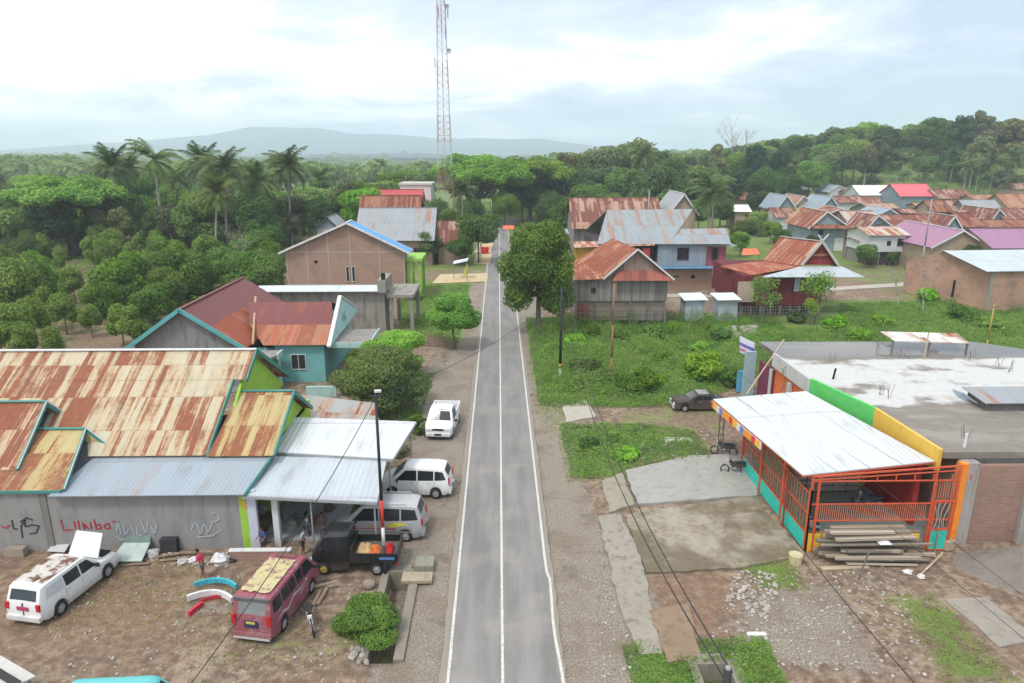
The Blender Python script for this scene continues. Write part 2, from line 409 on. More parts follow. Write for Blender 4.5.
me.loops.add(q.size); me.loops.foreach_set('vertex_index', q.ravel()); me.polygons.add(len(q)); me.polygons.foreach_set('loop_start', np.arange(len(q)) * 4)
me.polygons.foreach_set('use_smooth', [True] * len(q)); me.update(calc_edges=True)
x, y = X_, Y_
fieldR = [(527, 318), (745, 318), (790, 330), (750, 372), (680, 405), (606, 408), (545, 402), (532, 360)]
fieldR2 = [(560, 430), (600, 424), (690, 436), (708, 452), (640, 462), (600, 478), (572, 480)]
grass = np.maximum.reduce([.85 * pm(x, y, fieldR, 2.2), .75 * pm(x, y, fieldR2, 1.8), 0.85 * pm(x, y, [(745, 300), (1024, 300), (1100, 370), (745, 370)]),
    0.8 * pm(x, y, [(400, 280), (472, 280), (462, 345), (400, 330)], 1), pm(x, y, [(640, 655), (770, 640), (790, 700), (630, 700)], 0.4),
    0.55 * pm(x, y, [(735, 562), (790, 560), (810, 590), (760, 590)], 0.5), 0.5 * pm(x, y, [(890, 590), (960, 610), (1020, 683), (940, 683)], 0.8),
    0.42 * pm(x, y, [(620, 405), (740, 405), (720, 452), (600, 430)], 1), 0.5 * pm(x, y, [(385, 380), (420, 375), (425, 440), (400, 450)], 1),
    0.4 * pm(x, y, [(330, 600), (385, 590), (400, 650), (330, 660)], 0.6), 0.38 * pm(x, y, [(230, 640), (330, 625), (330, 665), (210, 665)], 0.8),
    1.0 * pm(x, y, [(-200, 541), (62, 541), (60, 549), (-200, 549)], 0.25),
    sst(y, 95, 130) * np.where(x < -24, 0.5, 0.62), 0.38 * sst(-x, 14, 22) * sst(y, 55, 75), 0.5 * sst(x, 46, 60)])
grass = np.maximum(grass, 0.9 * sst(y, 190, 260))
shoulder = sst(np.abs(x - 0.1), 6.2, 4.3) * sst(np.abs(x - 0.1), 1.5, 2.0) * sst(y, 200, 160)
gravel = np.maximum.reduce([shoulder, 0.85 * pm(x, y, [(440, 350), (420, 380), (410, 440), (440, 560), (400, 575), (450, 690), (455, 400)], 0.8), 0.6 * pm(x, y, [(180, 600), (300, 590), (140, 640), (150, 665)], 1.5),
    0.8 * pm(x, y, [(600, 520), (630, 520), (690, 690), (570, 690)], 0.8), 0.7 * pm(x, y, [(740, 590), (840, 580), (900, 683), (720, 660)], 1.5)])
red = np.maximum.reduce([pm(x, y, [(552, 575), (598, 590), (580, 665), (562, 660)], 0.5), 0.8 * pm(x, y, [(645, 575), (720, 570), (730, 600), (720, 640), (650, 615)], 0.6), 0.7 * pm(x, y, [(0, 555), (200, 560), (190, 640), (0, 650)], 2),
    0.55 * sst(-x, 22, 28) * sst(y, 55, 60)])
for nm, a in (('grass', grass), ('gravel', gravel), ('red', red)):
    at = me.attributes.new(nm, 'FLOAT', 'POINT'); at.data.foreach_set('value', np.clip(a, 0, 1).astype(np.float32).ravel())
t = NT('ground_soil'); p = t.pos()
n1 = t.noise(p, 0.35, 6, 0.6); n2 = t.noise(p, 2.2, 7, 0.68); n3 = t.noise(p, 11, 5, 0.7)
soil = t.mix(t.ss(n2, .3, .7), (0.125, 0.085, 0.060), (0.285, 0.205, 0.145))
soil = t.mix(t.m('MULTIPLY', t.ss(t.m('ADD', t.m('MULTIPLY', n1, .6), t.m('MULTIPLY', n2, .4)), 0.48, 0.6), 0.6), soil, (0.37, 0.295, 0.215)); soil = t.mix(t.m('MULTIPLY', t.ss(n3, .42, .7), .18), soil, (0.12, 0.09, 0.065))
redc = t.mix(n2, (0.14, 0.078, 0.05), (0.27, 0.16, 0.105)); c = t.mix(t.m('MULTIPLY', t.attr('red'), t.ss(n1, 0.25, 0.6)), soil, redc)
grav = t.mix(t.ss(n3, .3, .7), (0.13, 0.11, 0.088), (0.36, 0.31, 0.25)); grav = t.mix(t.m('MULTIPLY', t.ss(n1, .45, .65), .55), grav, (0.17, 0.12, 0.085)); c = t.mix(t.ss(t.m('ADD', t.attr('gravel'), t.m('MULTIPLY', t.m('SUBTRACT', n2, 0.5), 1.1)), 0.32, 0.62), c, grav)
wet = t.m('MULTIPLY', t.ss(t.noise(t.map(p, (1, 1, 1), (40, 3, 0)), 0.5, 5, 0.65), 0.55, 0.68), 0.5); c = t.mix(wet, c, (0.10, 0.078, 0.06))
vo = t.n('ShaderNodeTexVoronoi'); t.t.links.new(p, vo.inputs[0]); vo.inputs['Scale'].default_value = 5.5
peb = t.m('MULTIPLY', t.ss(vo.outputs['Distance'], 0.26, 0.16), t.ss(n2, 0.48, 0.6)); c = t.mix(t.m('MULTIPLY', peb, 0.7), c, t.mix(t.white(vo.outputs['Position']), (0.22, 0.19, 0.16), (0.55, 0.52, 0.47)))
gc = t.mix(n2, (0.065, 0.115, 0.025), (0.18, 0.25, 0.06)); gc = t.mix(t.ss(n1, 0.5, 0.7), gc, (0.21, 0.23, 0.08))
gf = t.ss(t.m('ADD', t.attr('grass'), t.m('MULTIPLY', t.m('SUBTRACT', t.m('ADD', t.m('MULTIPLY', n2, 0.5), t.m('MULTIPLY', n1, 0.5)), 0.5), 1.6)), 0.36, 0.60)
c = t.mix(gf, c, gc); hb = t.m('ADD', n3, t.m('MULTIPLY', n2, 1.5)); t.bump(hb, 0.8, 0.06)
me.materials.append(t.fin(c, 0.95)); ground = put(bpy.data.objects.new('ground', me)); tag(ground, kind='structure')
# mountains far behind
def ridge(prof, yy, depth, seed, name, label, base=-32.0, mat=None, amp=0.10):
    mb = MB(); pts = [Y(px, py, yy) for px, py in prof]; n = 160; x0, x1 = pts[0].x, pts[-1].x; rows = 14; b = []
    xa = np.linspace(x0, x1, n); za = np.interp(xa, [p_.x for p_ in pts], [p_.z for p_ in pts])
    for j in range(rows + 1):
        s_ = j / rows; yj = yy + (s_ - 0.5) * depth * 2
        prf = 1 - abs(s_ - 0.5) * 2; h_ = za * (prf ** 0.8) * (1 + amp * 4 * (fbm(xa, np.full(n, yj), depth * 0.35, seed) - 0.5) * (1 if 0 < j < rows else 0)) * (1 + .16 * (fbm(xa, xa * 0, 260, seed + 3, 4) - .5))
        b.append([V(xa[i], yj, base + max(h_[i] + 32, 0)) for i in range(n)])
    for j in range(rows):
        for i in range(n - 1): mb.face([b[j][i], b[j][i + 1], b[j + 1][i + 1], b[j + 1][i]])
    o = mb.build(name, mat, None, True); tag(o, label, None, None, 'structure'); return o
tm = NT('haze_tinted_forest'); n_ = tm.noise(tm.pos(), 0.006, 8, 0.65); mm = tm.fin(tm.mix(n_, (0.035, 0.065, 0.08), (0.07, 0.11, 0.12)), 1.0)  # forest colours shifted to pale blue, distance haze put into the base colour
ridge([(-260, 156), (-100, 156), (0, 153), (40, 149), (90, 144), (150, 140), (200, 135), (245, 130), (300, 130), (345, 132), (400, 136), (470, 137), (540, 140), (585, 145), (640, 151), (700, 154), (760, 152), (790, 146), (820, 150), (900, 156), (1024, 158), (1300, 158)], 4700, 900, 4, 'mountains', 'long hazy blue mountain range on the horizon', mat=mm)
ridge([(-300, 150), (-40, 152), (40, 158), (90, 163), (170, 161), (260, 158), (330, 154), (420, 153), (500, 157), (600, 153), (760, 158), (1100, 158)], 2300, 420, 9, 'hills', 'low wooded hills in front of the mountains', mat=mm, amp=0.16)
# road
def strip(name, xL, xR, y0, y1, z, mat, step=1.0, jit=0.0, seed=1, label=None):
    mb = MB(); ya = np.arange(y0, y1 + 0.01, step); rr = random.Random(seed); prev = None
    for yy in ya:
        a = (xL(yy) if callable(xL) else xL) + rr.uniform(-jit, jit); b = (xR(yy) if callable(xR) else xR) + rr.uniform(-jit, jit)
        cur = (V(a, yy, z), V(b, yy, z))
        if prev: mb.face([prev[0], prev[1], cur[1], cur[0]])
        prev = cur
    o = mb.build(name, mat); tag(o, label, None, None, 'structure'); return o
bend = lambda y: 0.0 if y < 182 else (y - 182) ** 2 * 0.006
t = NT('asphalt'); p = t.pos(); n1 = t.noise(t.map(p, (1, 0.12, 1)), 1.2, 5, 0.6); n2 = t.noise(p, 24, 4, 0.8); n3 = t.noise(p, 0.3, 5, 0.6)
c = t.mix(t.ss(n1, .3, .7), (0.175, 0.168, 0.16), (0.275, 0.262, 0.25)); c = t.mix(t.m('MULTIPLY', n2, 0.5), c, (0.13, 0.128, 0.125)); c = t.mix(t.m('MULTIPLY', t.ss(n3, 0.45, 0.7), 0.5), c, (0.31, 0.285, 0.25))
u_ = t.sepv(p)[0]; ed = t.ss(t.m('ADD', t.m('ABSOLUTE', t.m('SUBTRACT', u_, 0.08)), t.m('MULTIPLY', t.noise(p, 1.5, 5, 0.7), 0.5)), 2.32, 2.7)
yv = t.sepv(p)[1]; patch = t.m('MULTIPLY', t.m('GREATER_THAN', yv, 42.3), 0.25); c = t.mix(patch, c, (0.165, 0.162, 0.16))
c = t.mix(t.m('MULTIPLY', ed, 0.75), c, (0.27, 0.23, 0.18)); crk = t.n('ShaderNodeTexVoronoi', feature='DISTANCE_TO_EDGE'); t.t.links.new(t.map(p, (0.6, 0.25, 1)), crk.inputs[0])
c = t.mix(t.m('MULTIPLY', t.m('MULTIPLY', t.ss(crk.outputs[0], 0.012, 0.0), t.ss(n3, 0.45, 0.6)), 0.5), c, (0.07, 0.07, 0.07)); t.bump(n2, 0.3, 0.01)
asphalt = t.fin(c, 0.85)
strip('road', lambda y: -2.42 + bend(y), lambda y: 2.55 + bend(y), 4, 215, 0.085, asphalt, 0.5, 0.05, 2, 'narrow straight asphalt road')
t = NT('road_paint'); n = t.noise(t.pos(), 9, 6, 0.75); n2 = t.noise(t.pos(), 0.8, 3); lnm = t.fin(t.mix(t.m('MULTIPLY', t.ss(n, 0.48, 0.66), 0.85), t.mix(n2, (0.50, 0.48, 0.43), (0.60, 0.585, 0.54)), (0.27, 0.25, 0.225)), 0.7)
wob = lambda y: 0.07 * math.sin(y * 0.9) * max(0, (33 - y) / 10) if y < 33 else 0
for xc, wd, sd in ((-2.07, 0.12, 3), (0.06, 0.115, 4), (2.24, 0.12, 5)):
    ex = (lambda y, s_=sd: (wob(y) + (0.10 if y < 30 else 0) if s_ == 5 else 0))
    strip('road_line', lambda y, a=xc, w_=wd, ex=ex: a - w_ / 2 + bend(y) + ex(y), lambda y, a=xc, w_=wd, ex=ex: a + w_ / 2 + bend(y) + ex(y), 4, 205, 0.089, lnm, 0.5, 0.006, sd, {3: 'white line along the left edge of the road', 4: 'white line along the middle of the road', 5: 'white line along the right edge of the road'}[sd])
# side lane in the village
lane_m = concrete((0.42, 0.38, 0.33), 0.3, 'lane_concrete', False)
mb = MB(); L = [Y(520, 0, 101).x, 0]; 
for a, b in (((5.5, 98.5), (30, 97)), ((30, 97), (62, 105)), ((62, 105), (82, 116))):
    d = (V(*b, 0) - V(*a, 0)).normalized(); s_ = V(-d.y, d.x, 0) * 1.2
    mb.face([V(*a, .05) - s_, V(*b, .05) - s_, V(*b, .05) + s_, V(*a, .05) + s_])
mb.build('lane', lane_m)['kind'] = 'structure'
# concrete aprons and pads on the right
t = NT('apron_concrete'); p = t.pos(); n1 = t.noise(p, 0.45, 6, 0.62); n2 = t.noise(p, 3, 6, 0.7); n3 = t.noise(t.map(p, (1, 1, 1), (9, 4, 0)), 0.22, 4, 0.6)
c = t.mix(t.ss(n2, .3, .7), (0.15, 0.125, 0.085), (0.32, 0.275, 0.205)); c = t.mix(t.m('MULTIPLY', t.ss(n1, 0.42, 0.62), .7), c, (0.34, 0.305, 0.25)); c = t.mix(t.m('MULTIPLY', t.ss(n3, 0.44, 0.58), 0.8), c, (0.12, 0.095, 0.06)); t.bump(n2, 0.3, 0.01)
apr = t.fin(c, 0.85); apg = concrete((0.33, 0.325, 0.30), 0.35, 'pad_concrete', False)
def pad(name, px, z, mat, label):
    P0 = [G(*p) for p in px]; rj = random.Random(len(label)); P = []
    for i_, a_ in enumerate(P0):
        b_ = P0[(i_ + 1) % len(P0)]; m_n = max(1, int((b_ - a_).length / .45)); nn = V(-(b_ - a_).y, (b_ - a_).x, 0).normalized()
        for k_ in range(m_n): P.append(a_.lerp(b_, k_ / m_n) + nn * (rj.uniform(-.07, .07) + .02 * math.sin(k_ * .9 + i_)) * (1 if k_ else .3))
    mb = MB(); mb.prism([V(p.x, p.y, -0.1) for p in P], V(0, 0, z + 0.1)); o = mb.build(name, mat); tag(o, label, None, None, 'structure'); return o
pad('pavement', [(626, 516), (751, 497), (806, 556), (733, 570), (646, 574)], 0.10, apr, 'brown stained concrete apron beside the shop grille')
pad('pavement', [(625, 472), (690, 457), (752, 455), (757, 497), (637, 506)], 0.14, apg, 'pale grey concrete pad beyond the apron')
pad('pavement', [(602, 482), (622, 474), (634, 506), (609, 514)], 0.12, concrete((0.30, 0.27, 0.21), 0.5, 'pad_concrete_light', False), 'small tan concrete ramp beside the grey pad')
pad('pavement', [(598, 517), (619, 514), (640, 555), (662, 655), (640, 656), (618, 600)], 0.07, concrete((0.30, 0.27, 0.225), 0.75, 'kerb_concrete', False), 'cracked pale concrete edge strip along the roadside')
pad('pavement', [(650, 612), (688, 606), (702, 660), (668, 665)], 0.12, concrete((0.25, 0.18, 0.12), 0.5, 'clay_concrete', False), 'clay stained concrete cover at the ditch mouth')
pad('pavement', [(563, 408), (588, 402), (596, 418), (566, 424)], 0.16, concrete((0.40, 0.37, 0.31), 0.3, 'slab_concrete', False), 'small square culvert slab by the weeds')
pad('pavement', [(945, 600), (985, 598), (1040, 640), (1000, 648)], 0.06, concrete((0.30, 0.27, 0.23), 0.5, 'grey_spill', False), 'light cement spill at the foot of the sand heap')
# ditches: concrete lining
cm = concrete((0.24, 0.21, 0.17), 0.7, 'ditch_concrete')
for (a, b, c_, d), nm in ((DIT_L, 'narrow concrete ditch beside the leafy bush'), (DIT_R, 'dark ditch opening by the bottom right weeds')):
    mb = MB(); mb.bx(a - 0.22, a + 0.12, c_, d + 0.2, -0.98, 0.10).bx(b - 0.12, b + 0.30, c_, d + 0.2, -0.98, 0.12).bx(a + 0.12, b - 0.12, d - 0.1, d + 0.5, -0.98, 0.13)
    tag(mb.build('drain', cm), nm, None, None, 'structure')
mb = MB(); mb.bx(5.3, 6.9, 48.4, 48.95, 0.0, 0.035); tag(mb.build('drain_mouth', flat((0.02, 0.02, 0.02), 1.0, name='slot_shade')), 'dark slot under the culvert slab', None, None, 'structure')  # black plate on the ground, coloured as the shade inside the slot
# haze: one closed box of even, pale air
mb = MB(); mb.bx(-6600, 6600, -6600, 6600, -48, 215)
hz = bpy.data.materials.new('haze_air'); hz.use_nodes = True; hz.node_tree.nodes.clear()
ho = hz.node_tree.nodes.new('ShaderNodeOutputMaterial'); hv = hz.node_tree.nodes.new('ShaderNodeVolumePrincipled')
hv.inputs['Color'].default_value = (0.78, 0.90, 1.0, 1); hv.inputs['Density'].default_value = 0.00034; hv.inputs['Anisotropy'].default_value = 0.2
hz.node_tree.links.new(hv.outputs[0], ho.inputs['Volume'])
hob = mb.build('haze', hz); hob['kind'] = 'stuff'
# ------------------------------------------------------------------ foliage
def leafmesh(name, ctr, nrm, size, lv, mats, aspect=0.55, seed=0, trunk=None):
    """one mesh of many small pointed leaf sprays"""
    r_ = np.random.RandomState(seed); n = len(ctr)
    nrm = nrm / (np.linalg.norm(nrm, axis=1, keepdims=True) + 1e-9)
    a = np.cross(nrm, r_.normal(size=(n, 3))); a /= np.linalg.norm(a, axis=1, keepdims=True) + 1e-9; b = np.cross(nrm, a)
    s = size[:, None]; fold = nrm * s * 0.18
    P = np.stack([ctr - a * s * 0.5, ctr - b * s * 0.5 * aspect + fold, ctr + a * s * 0.5 - nrm * s * 0.1, ctr + b * s * 0.5 * aspect + fold], 1).reshape(-1, 3)
    me = bpy.data.meshes.new(name); me.vertices.add(4 * n); me.vertices.foreach_set('co', P.ravel())
    me.loops.add(4 * n); me.loops.foreach_set('vertex_index', np.arange(4 * n)); me.polygons.add(n); me.polygons.foreach_set('loop_start', np.arange(n) * 4)
    me.update(calc_edges=True); at = me.attributes.new('lv', 'FLOAT', 'FACE'); at.data.foreach_set('value', lv.astype(np.float32))
    me.materials.append(mats); return me
def cloud(lobes, n, size, seed, inner=0.35, flatten=0.0):
    """leaf positions in and on a set of lobes (x,y,z,rx,ry,rz)"""
    r_ = np.random.RandomState(seed); L = np.array(lobes, float); wgt = (L[:, 3] * L[:, 4] + L[:, 4] * L[:, 5] + L[:, 3] * L[:, 5]); wgt /= wgt.sum()
    k = r_.choice(len(L), n, p=wgt); d = r_.normal(size=(n, 3)); d /= np.linalg.norm(d, axis=1, keepdims=True)
    tuft = r_.normal(size=(len(L), 14, 3)); tuft /= np.linalg.norm(tuft, axis=2, keepdims=True); dots = np.einsum('ni,nji->nj', d, tuft[k]); bmp = np.max(dots, 1)
    rad = np.where(r_.rand(n) < inner, r_.uniform(0.4, 0.85, n), r_.uniform(0.82, 1.04, n)) * (0.74 + 0.30 * sst(bmp, 0.55, 0.98))
    c = L[k, :3] + d * L[k, 3:] * rad[:, None]; nr = d + r_.normal(size=(n, 3)) * 0.55; nr[:, 2] += 0.35 + flatten
    lv = np.clip(0.5 * r_.rand(len(L))[k] + 0.5 * r_.rand(n), 0, 1); return c, nr, size * r_.uniform(0.6, 1.35, n), lv
def lobes_round(n, rx, rz, zc, seed, lr=0.45, shape='round'):
    r_ = random.Random(seed); out = []
    for i in range(n):
        th = i * 2.399 + r_.uniform(-.4, .4); s = r_.uniform(-0.75, 1.0) if shape != 'umbrella' else r_.uniform(0.0, 0.9)
        if shape == 'cone': rr = rx * 0.62 * (1 - (s + 0.75) / 1.75) ** 0.7
        elif shape == 'umbrella': rr = rx * 0.85 * math.sqrt(r_.random())
        else: rr = rx * 0.62 * math.sqrt(max(0, 1 - s * s * 0.8)) * r_.uniform(0.6, 1.1)
        k = lr * r_.uniform(0.75, 1.25); z = zc + rz * 0.66 * s if shape != 'umbrella' else zc + rz * (0.5 - 0.9 * (rr / rx) ** 2) + r_.uniform(-.3, .3) * rz
        if shape == 'umbrella': out.append((rr * math.cos(th), rr * math.sin(th), z, rx * k, rx * k, rx * k * 0.42))
        else: out.append((rr * math.cos(th), rr * math.sin(th), z, rx * k, rx * k, min(rx, rz) * k * 0.9))
    return out
def trunkmesh(name, h, r, lobes, mat, seed, nb=6, lean=0.0):
    rr = random.Random(seed); mb = MB(); top = V(lean * h, rr.uniform(-.03, .03) * h, h)
    mid = V(lean * h * 0.35 + rr.uniform(-.1, .1), rr.uniform(-.1, .1), h * 0.5)
    mb.tube([V(0, 0, -0.3), V(0, 0, 0.15), mid, top], [r * 1.5, r * 1.1, r * 0.8, r * 0.5], 8)
    for l in sorted(lobes, key=lambda l: rr.random())[:nb]:
        q = V(l[0], l[1], l[2]); s_ = mid.lerp(top, rr.uniform(0.1, 0.95)); m_ = s_.lerp(q, 0.5) + V(0, 0, -0.06 * h + rr.uniform(-.1, .1)); mb.tube([s_, m_, q], [r * 0.42, r * 0.28, r * 0.1], 6)
    return mb.mesh(name, mat, smooth=True)
BK = bark(); BKp = bark((0.30, 0.27, 0.23), 'pale_bark')
LF = {'vivid': leaf((0.06, 0.145, 0.024), (0.14, 0.27, 0.045), vary=False), 'dull': leaf((0.03, 0.06, 0.022), (0.085, 0.125, 0.04)), 'road': leaf((0.032, 0.062, 0.014), (0.088, 0.13, 0.026)), 'dark': leaf((0.018, 0.045, 0.014), (0.055, 0.10, 0.028)), 'mid': leaf((0.032, 0.075, 0.018), (0.085, 0.15, 0.035)), 'light': leaf((0.055, 0.12, 0.025), (0.13, 0.22, 0.05)),
      'lime': leaf((0.06, 0.11, 0.02), (0.15, 0.205, 0.04), (0.36, 0.38, 0.08), vary=False), 'olive': leaf((0.055, 0.07, 0.03), (0.13, 0.15, 0.065)), 'bright': leaf((0.06, 0.155, 0.025), (0.15, 0.29, 0.05)),
      'blossom': leaf((0.05, 0.085, 0.03), (0.11, 0.16, 0.05), (0.42, 0.40, 0.22)), 'palm': leaf((0.022, 0.045, 0.015), (0.085, 0.115, 0.04)), 'banana': leaf((0.07, 0.15, 0.03), (0.17, 0.28, 0.06)),
      'bluish': leaf((0.015, 0.04, 0.022), (0.04, 0.075, 0.035))}
KIND = {}
def mk(kind, var, h, rx, rz, n, size, lf, shape='round', nl=14, lr=0.42, trunk_r=0.2, seed=1, inner=0.3, nb=6, bk=None, lean=0):
    KIND[kind] = (h, [])
    for v in range(var):
        zc = h - rz * (1.0 if shape != 'umbrella' else 0.75); lb = lobes_round(nl, rx, rz, zc, seed * 10 + v, lr, shape)
        top = max(l[2] + l[5] for l in lb); lb = [(l[0], l[1], l[2] + (h - top), l[3], l[4], l[5]) for l in lb]
        c, nr, s_, lv = cloud(lb, n, size, seed * 10 + v, inner, 0.6 if shape == 'umbrella' else 0)
        KIND[kind][1].append((trunkmesh('trunk', zc + rz * 0.2, trunk_r, lb, bk or BK, seed * 10 + v, nb, lean), leafmesh('crown', c, nr, s_, lv, LF[lf], 0.6, seed)))
mk('broad', 4, 10, 4.6, 3.8, 7500, 0.5, 'mid', seed=1, nl=18)
mk('broaddark', 4, 12, 4.4, 5.0, 7500, 0.52, 'dark', seed=2, nl=20, trunk_r=0.3)
mk('broadlight', 3, 9.5, 4.4, 3.2, 7500, 0.5, 'light', seed=3, nl=18)
mk('tallolive', 3, 14, 4.2, 5.5, 4300, 0.66, 'olive', seed=4, nl=16, lr=0.36, bk=BKp, trunk_r=0.26)
mk('blossom', 2, 13, 5.2, 4.6, 5000, 0.62, 'blossom', seed=5, nl=22, lr=0.36)
mk('orchard', 3, 5.0, 1.8, 2.45, 4600, 0.27, 'lime', 'cone', seed=6, nl=12, lr=0.5, trunk_r=0.09)
mk('orchardround', 2, 5.2, 2.8, 2.6, 7000, 0.29, 'mid', seed=7, nl=14, lr=0.46, trunk_r=0.13)
mk('rain', 2, 14, 9.0, 3.6, 9500, 0.62, 'light', 'umbrella', seed=8, nl=34, lr=0.26, trunk_r=0.5, nb=12)
mk('tallbluish', 2, 22, 5.0, 8.0, 6000, 0.75, 'bluish', seed=9, nl=22, lr=0.34, trunk_r=0.4)
mk('slim', 2, 15, 2.6, 5.5, 2200, 0.6, 'olive', seed=10, nl=10, lr=0.42, trunk_r=0.16, bk=BKp)
mk('roadside', 1, 12.5, 4.6, 6.9, 46000, 0.30, 'road', seed=19, nl=52, lr=0.33, trunk_r=0.3, nb=9)
mk('garden', 1, 5.6, 2.75, 2.1, 26000, 0.20, 'vivid', seed=12, nl=18, lr=0.40, trunk_r=0.11)
mk('custard', 1, 4.4, 3.6, 2.2, 32000, 0.17, 'dull', seed=13, nl=24, lr=0.34, trunk_r=0.12)
mk('hedgeball', 1, 4.2, 3.0, 1.6, 22000, 0.19, 'bright', seed=14, nl=18, lr=0.38, trunk_r=0.10)
mk('sparse', 2, 7, 2.8, 2.6, 900, 0.34, 'light', seed=15, nl=12, lr=0.36, trunk_r=0.11, nb=12)
# palms
def frond(P, N, S, LVv, c, az, el, L, r_, dr):
    dirh = np.array([math.cos(az), math.sin(az), 0]); n = 34; pts = []; p = np.array(c, float); a = el
    for i in range(n):
        d = dirh * math.cos(a) + np.array([0, 0, math.sin(a)]); p = p + d * L / n; a -= dr / n * (1 + i / n * 0.8); pts.append((p.copy(), d))
    side = np.cross(dirh, [0, 0, 1]); lvf = r_.rand()
    for i, (p, d) in enumerate(pts[3:]):
        ll = L * 0.24 * math.sin(math.pi * (0.12 + 0.86 * (i / (n - 3)))) + 0.12
        for s in (-1, 1):
            v = side * s * 0.75 + d * 0.55 + np.array([0, 0, -0.3 - 0.35 * r_.rand()]); v /= np.linalg.norm(v); wv = d * 0.06 * L / 4.0 + np.array([0, 0, .0])
            P += [p - wv, p + wv, p + v * ll + wv * 0.3, p + v * ll * 0.98 - wv * 0.3]; LVv.append(np.clip(lvf * 0.7 + 0.3 * r_.rand(), 0, 1))
    return [q for q, _ in pts]
def palm(seed, h, L=3.7, nf=30, lean=0.06):
    r_ = np.random.RandomState(seed); P = []; LVv = []; top = np.array([lean * h, 0, h]); mb = MB()
    mb.tube([V(0, 0, -.3), V(0.01 * h, 0, h * 0.3), V(lean * h * 0.6, 0, h * 0.72), V(*top)], [0.26, 0.17, 0.13, 0.13], 8)
    tr = mb.mesh('trunk', BKp, smooth=True); rb = MB()
    for k in range(nf):
        q = frond(P, None, None, LVv, top, k * 2.399 + r_.uniform(-.3, .3), r_.uniform(-0.55, 1.45), L * r_.uniform(0.75, 1.1), r_, r_.uniform(0.6, 1.35))
        rb.tube([V(*top)] + [V(*q[i]) for i in (8, 16, 24, 33)], [0.05, 0.04, 0.03, 0.02, 0.01], 4, False)
    n = len(LVv); P = np.array(P); me = bpy.data.meshes.new('crown'); nb = len(rb.v)
    fs = [tuple(range(4 * i, 4 * i + 4)) for i in range(n)] + [tuple(4 * n + j for j in f) for f in rb.f]
    me.from_pydata([tuple(p) for p in P] + [tuple(v) for v in rb.v], [], fs); at = me.attributes.new('lv', 'FLOAT', 'FACE'); at.data.foreach_set('value', np.array(LVv + [0.5] * len(rb.f), np.float32)); me.materials.append(LF['palm'])
    nuts = MB(); 
    for k in range(7): a = k * 0.9; nuts.blob((top[0] + 0.28 * math.cos(a), 0.28 * math.sin(a), h - 0.35 - 0.12 * (k % 2)), 0.15, k, 0.05, 6, 5)
    return tr, me, nuts.mesh('coconuts', flat((0.16, 0.15, 0.05), name='coconut_husk'), smooth=True)
KIND['palm'] = (12, [palm(1, 10.5), palm(2, 10.5, 4.0, 32, 0.1), palm(3, 10.5, 3.5, 26, 0.02)])
def bare(seed, h, levels=4, r=0.12, spread=0.6):
    rr = random.Random(seed); mb = MB()
    def br(p, d, L, r, lv):
        q = p + d * L; mb.tube([p, p.lerp(q, .5) + V(rr.uniform(-.06, .06), rr.uniform(-.06, .06), 0) * L, q], [r, r * .8, r * .6], 5)
        if lv == 0: return
        for i in range(rr.choice((2, 3, 3))):
            nd = (d + V(rr.uniform(-1, 1), rr.uniform(-1, 1), rr.uniform(-.2, .6)) * spread).normalized(); br(q, nd, L * rr.uniform(.6, .85), r * .58, lv - 1)
    br(V(0, 0, -.2), V(rr.uniform(-.1, .1), rr.uniform(-.1, .1), 1).normalized(), h * 0.36, r, levels); return mb
KIND['bare'] = (8, [(bare(s, 8, 5).mesh('trunk', bark((0.34, 0.31, 0.28), 'dead_bark'), smooth=True), None) for s in (1, 2, 3)])
def banana(seed):
    rr = random.Random(seed); mb = MB(); st = MB(); st.tube([V(0, 0, -.1), V(0, 0, 1.3)], [0.13, 0.08], 7)
    for k in range(8):
        a = k * 2.4 + rr.uniform(-.3, .3); el = rr.uniform(0.5, 1.35); L = rr.uniform(1.3, 1.9); p = V(0, 0, 1.2); prev = None; n = 7
        for i in range(n + 1):
            d = V(math.cos(a) * math.cos(el), math.sin(a) * math.cos(el), math.sin(el)); w_ = 0.24 * math.sin(math.pi * min(1, 0.15 + 0.8 * i / n)); s_ = V(-math.sin(a), math.cos(a), 0) * w_
            cur = (p - s_ + V(0, 0, -.3 * w_), p.copy(), p + s_ + V(0, 0, -.3 * w_))
            if prev: mb.face([prev[0], prev[1], cur[1], cur[0]]); mb.face([prev[1], prev[2], cur[2], cur[1]])
            prev = cur; p = p + d * L / n; el -= 0.28
    return st.mesh('trunk', BKp, smooth=True), mb.mesh('crown', LF['banana'])
KIND['banana'] = (3, [banana(1), banana(2)])
tcount = 0
def tree(kind, x, y, h, label, name='tree', cat='tree', group=None, rz=None, var=None, z=None, wide=1.0):
    global tcount; tcount += 1; rr = random.Random(tcount * 77 + 5); base, vs = KIND[kind]; v = vs[(rr.randrange(len(vs)) if var is None else var) % len(vs)]
    o = thing(name, (x, y, gz(x, y) if z is None else z), label, cat, group, rr.uniform(0, 6.28) if rz is None else rz); s = h / base; o.scale = (s * wide, s * wide, s)
    for nm, m in zip(('trunk', 'crown', 'coconuts'), v):
        if m is not None:
            c = bpy.data.objects.new(nm, m); put(c, o); kids.setdefault(o.name, []).append(c)
    return o
def TC(kind, px, pytop, h, label, **k):
    p = G(px, pytop, h * 0.97 + 0); return tree(kind, p.x, p.y, h, label, **k)
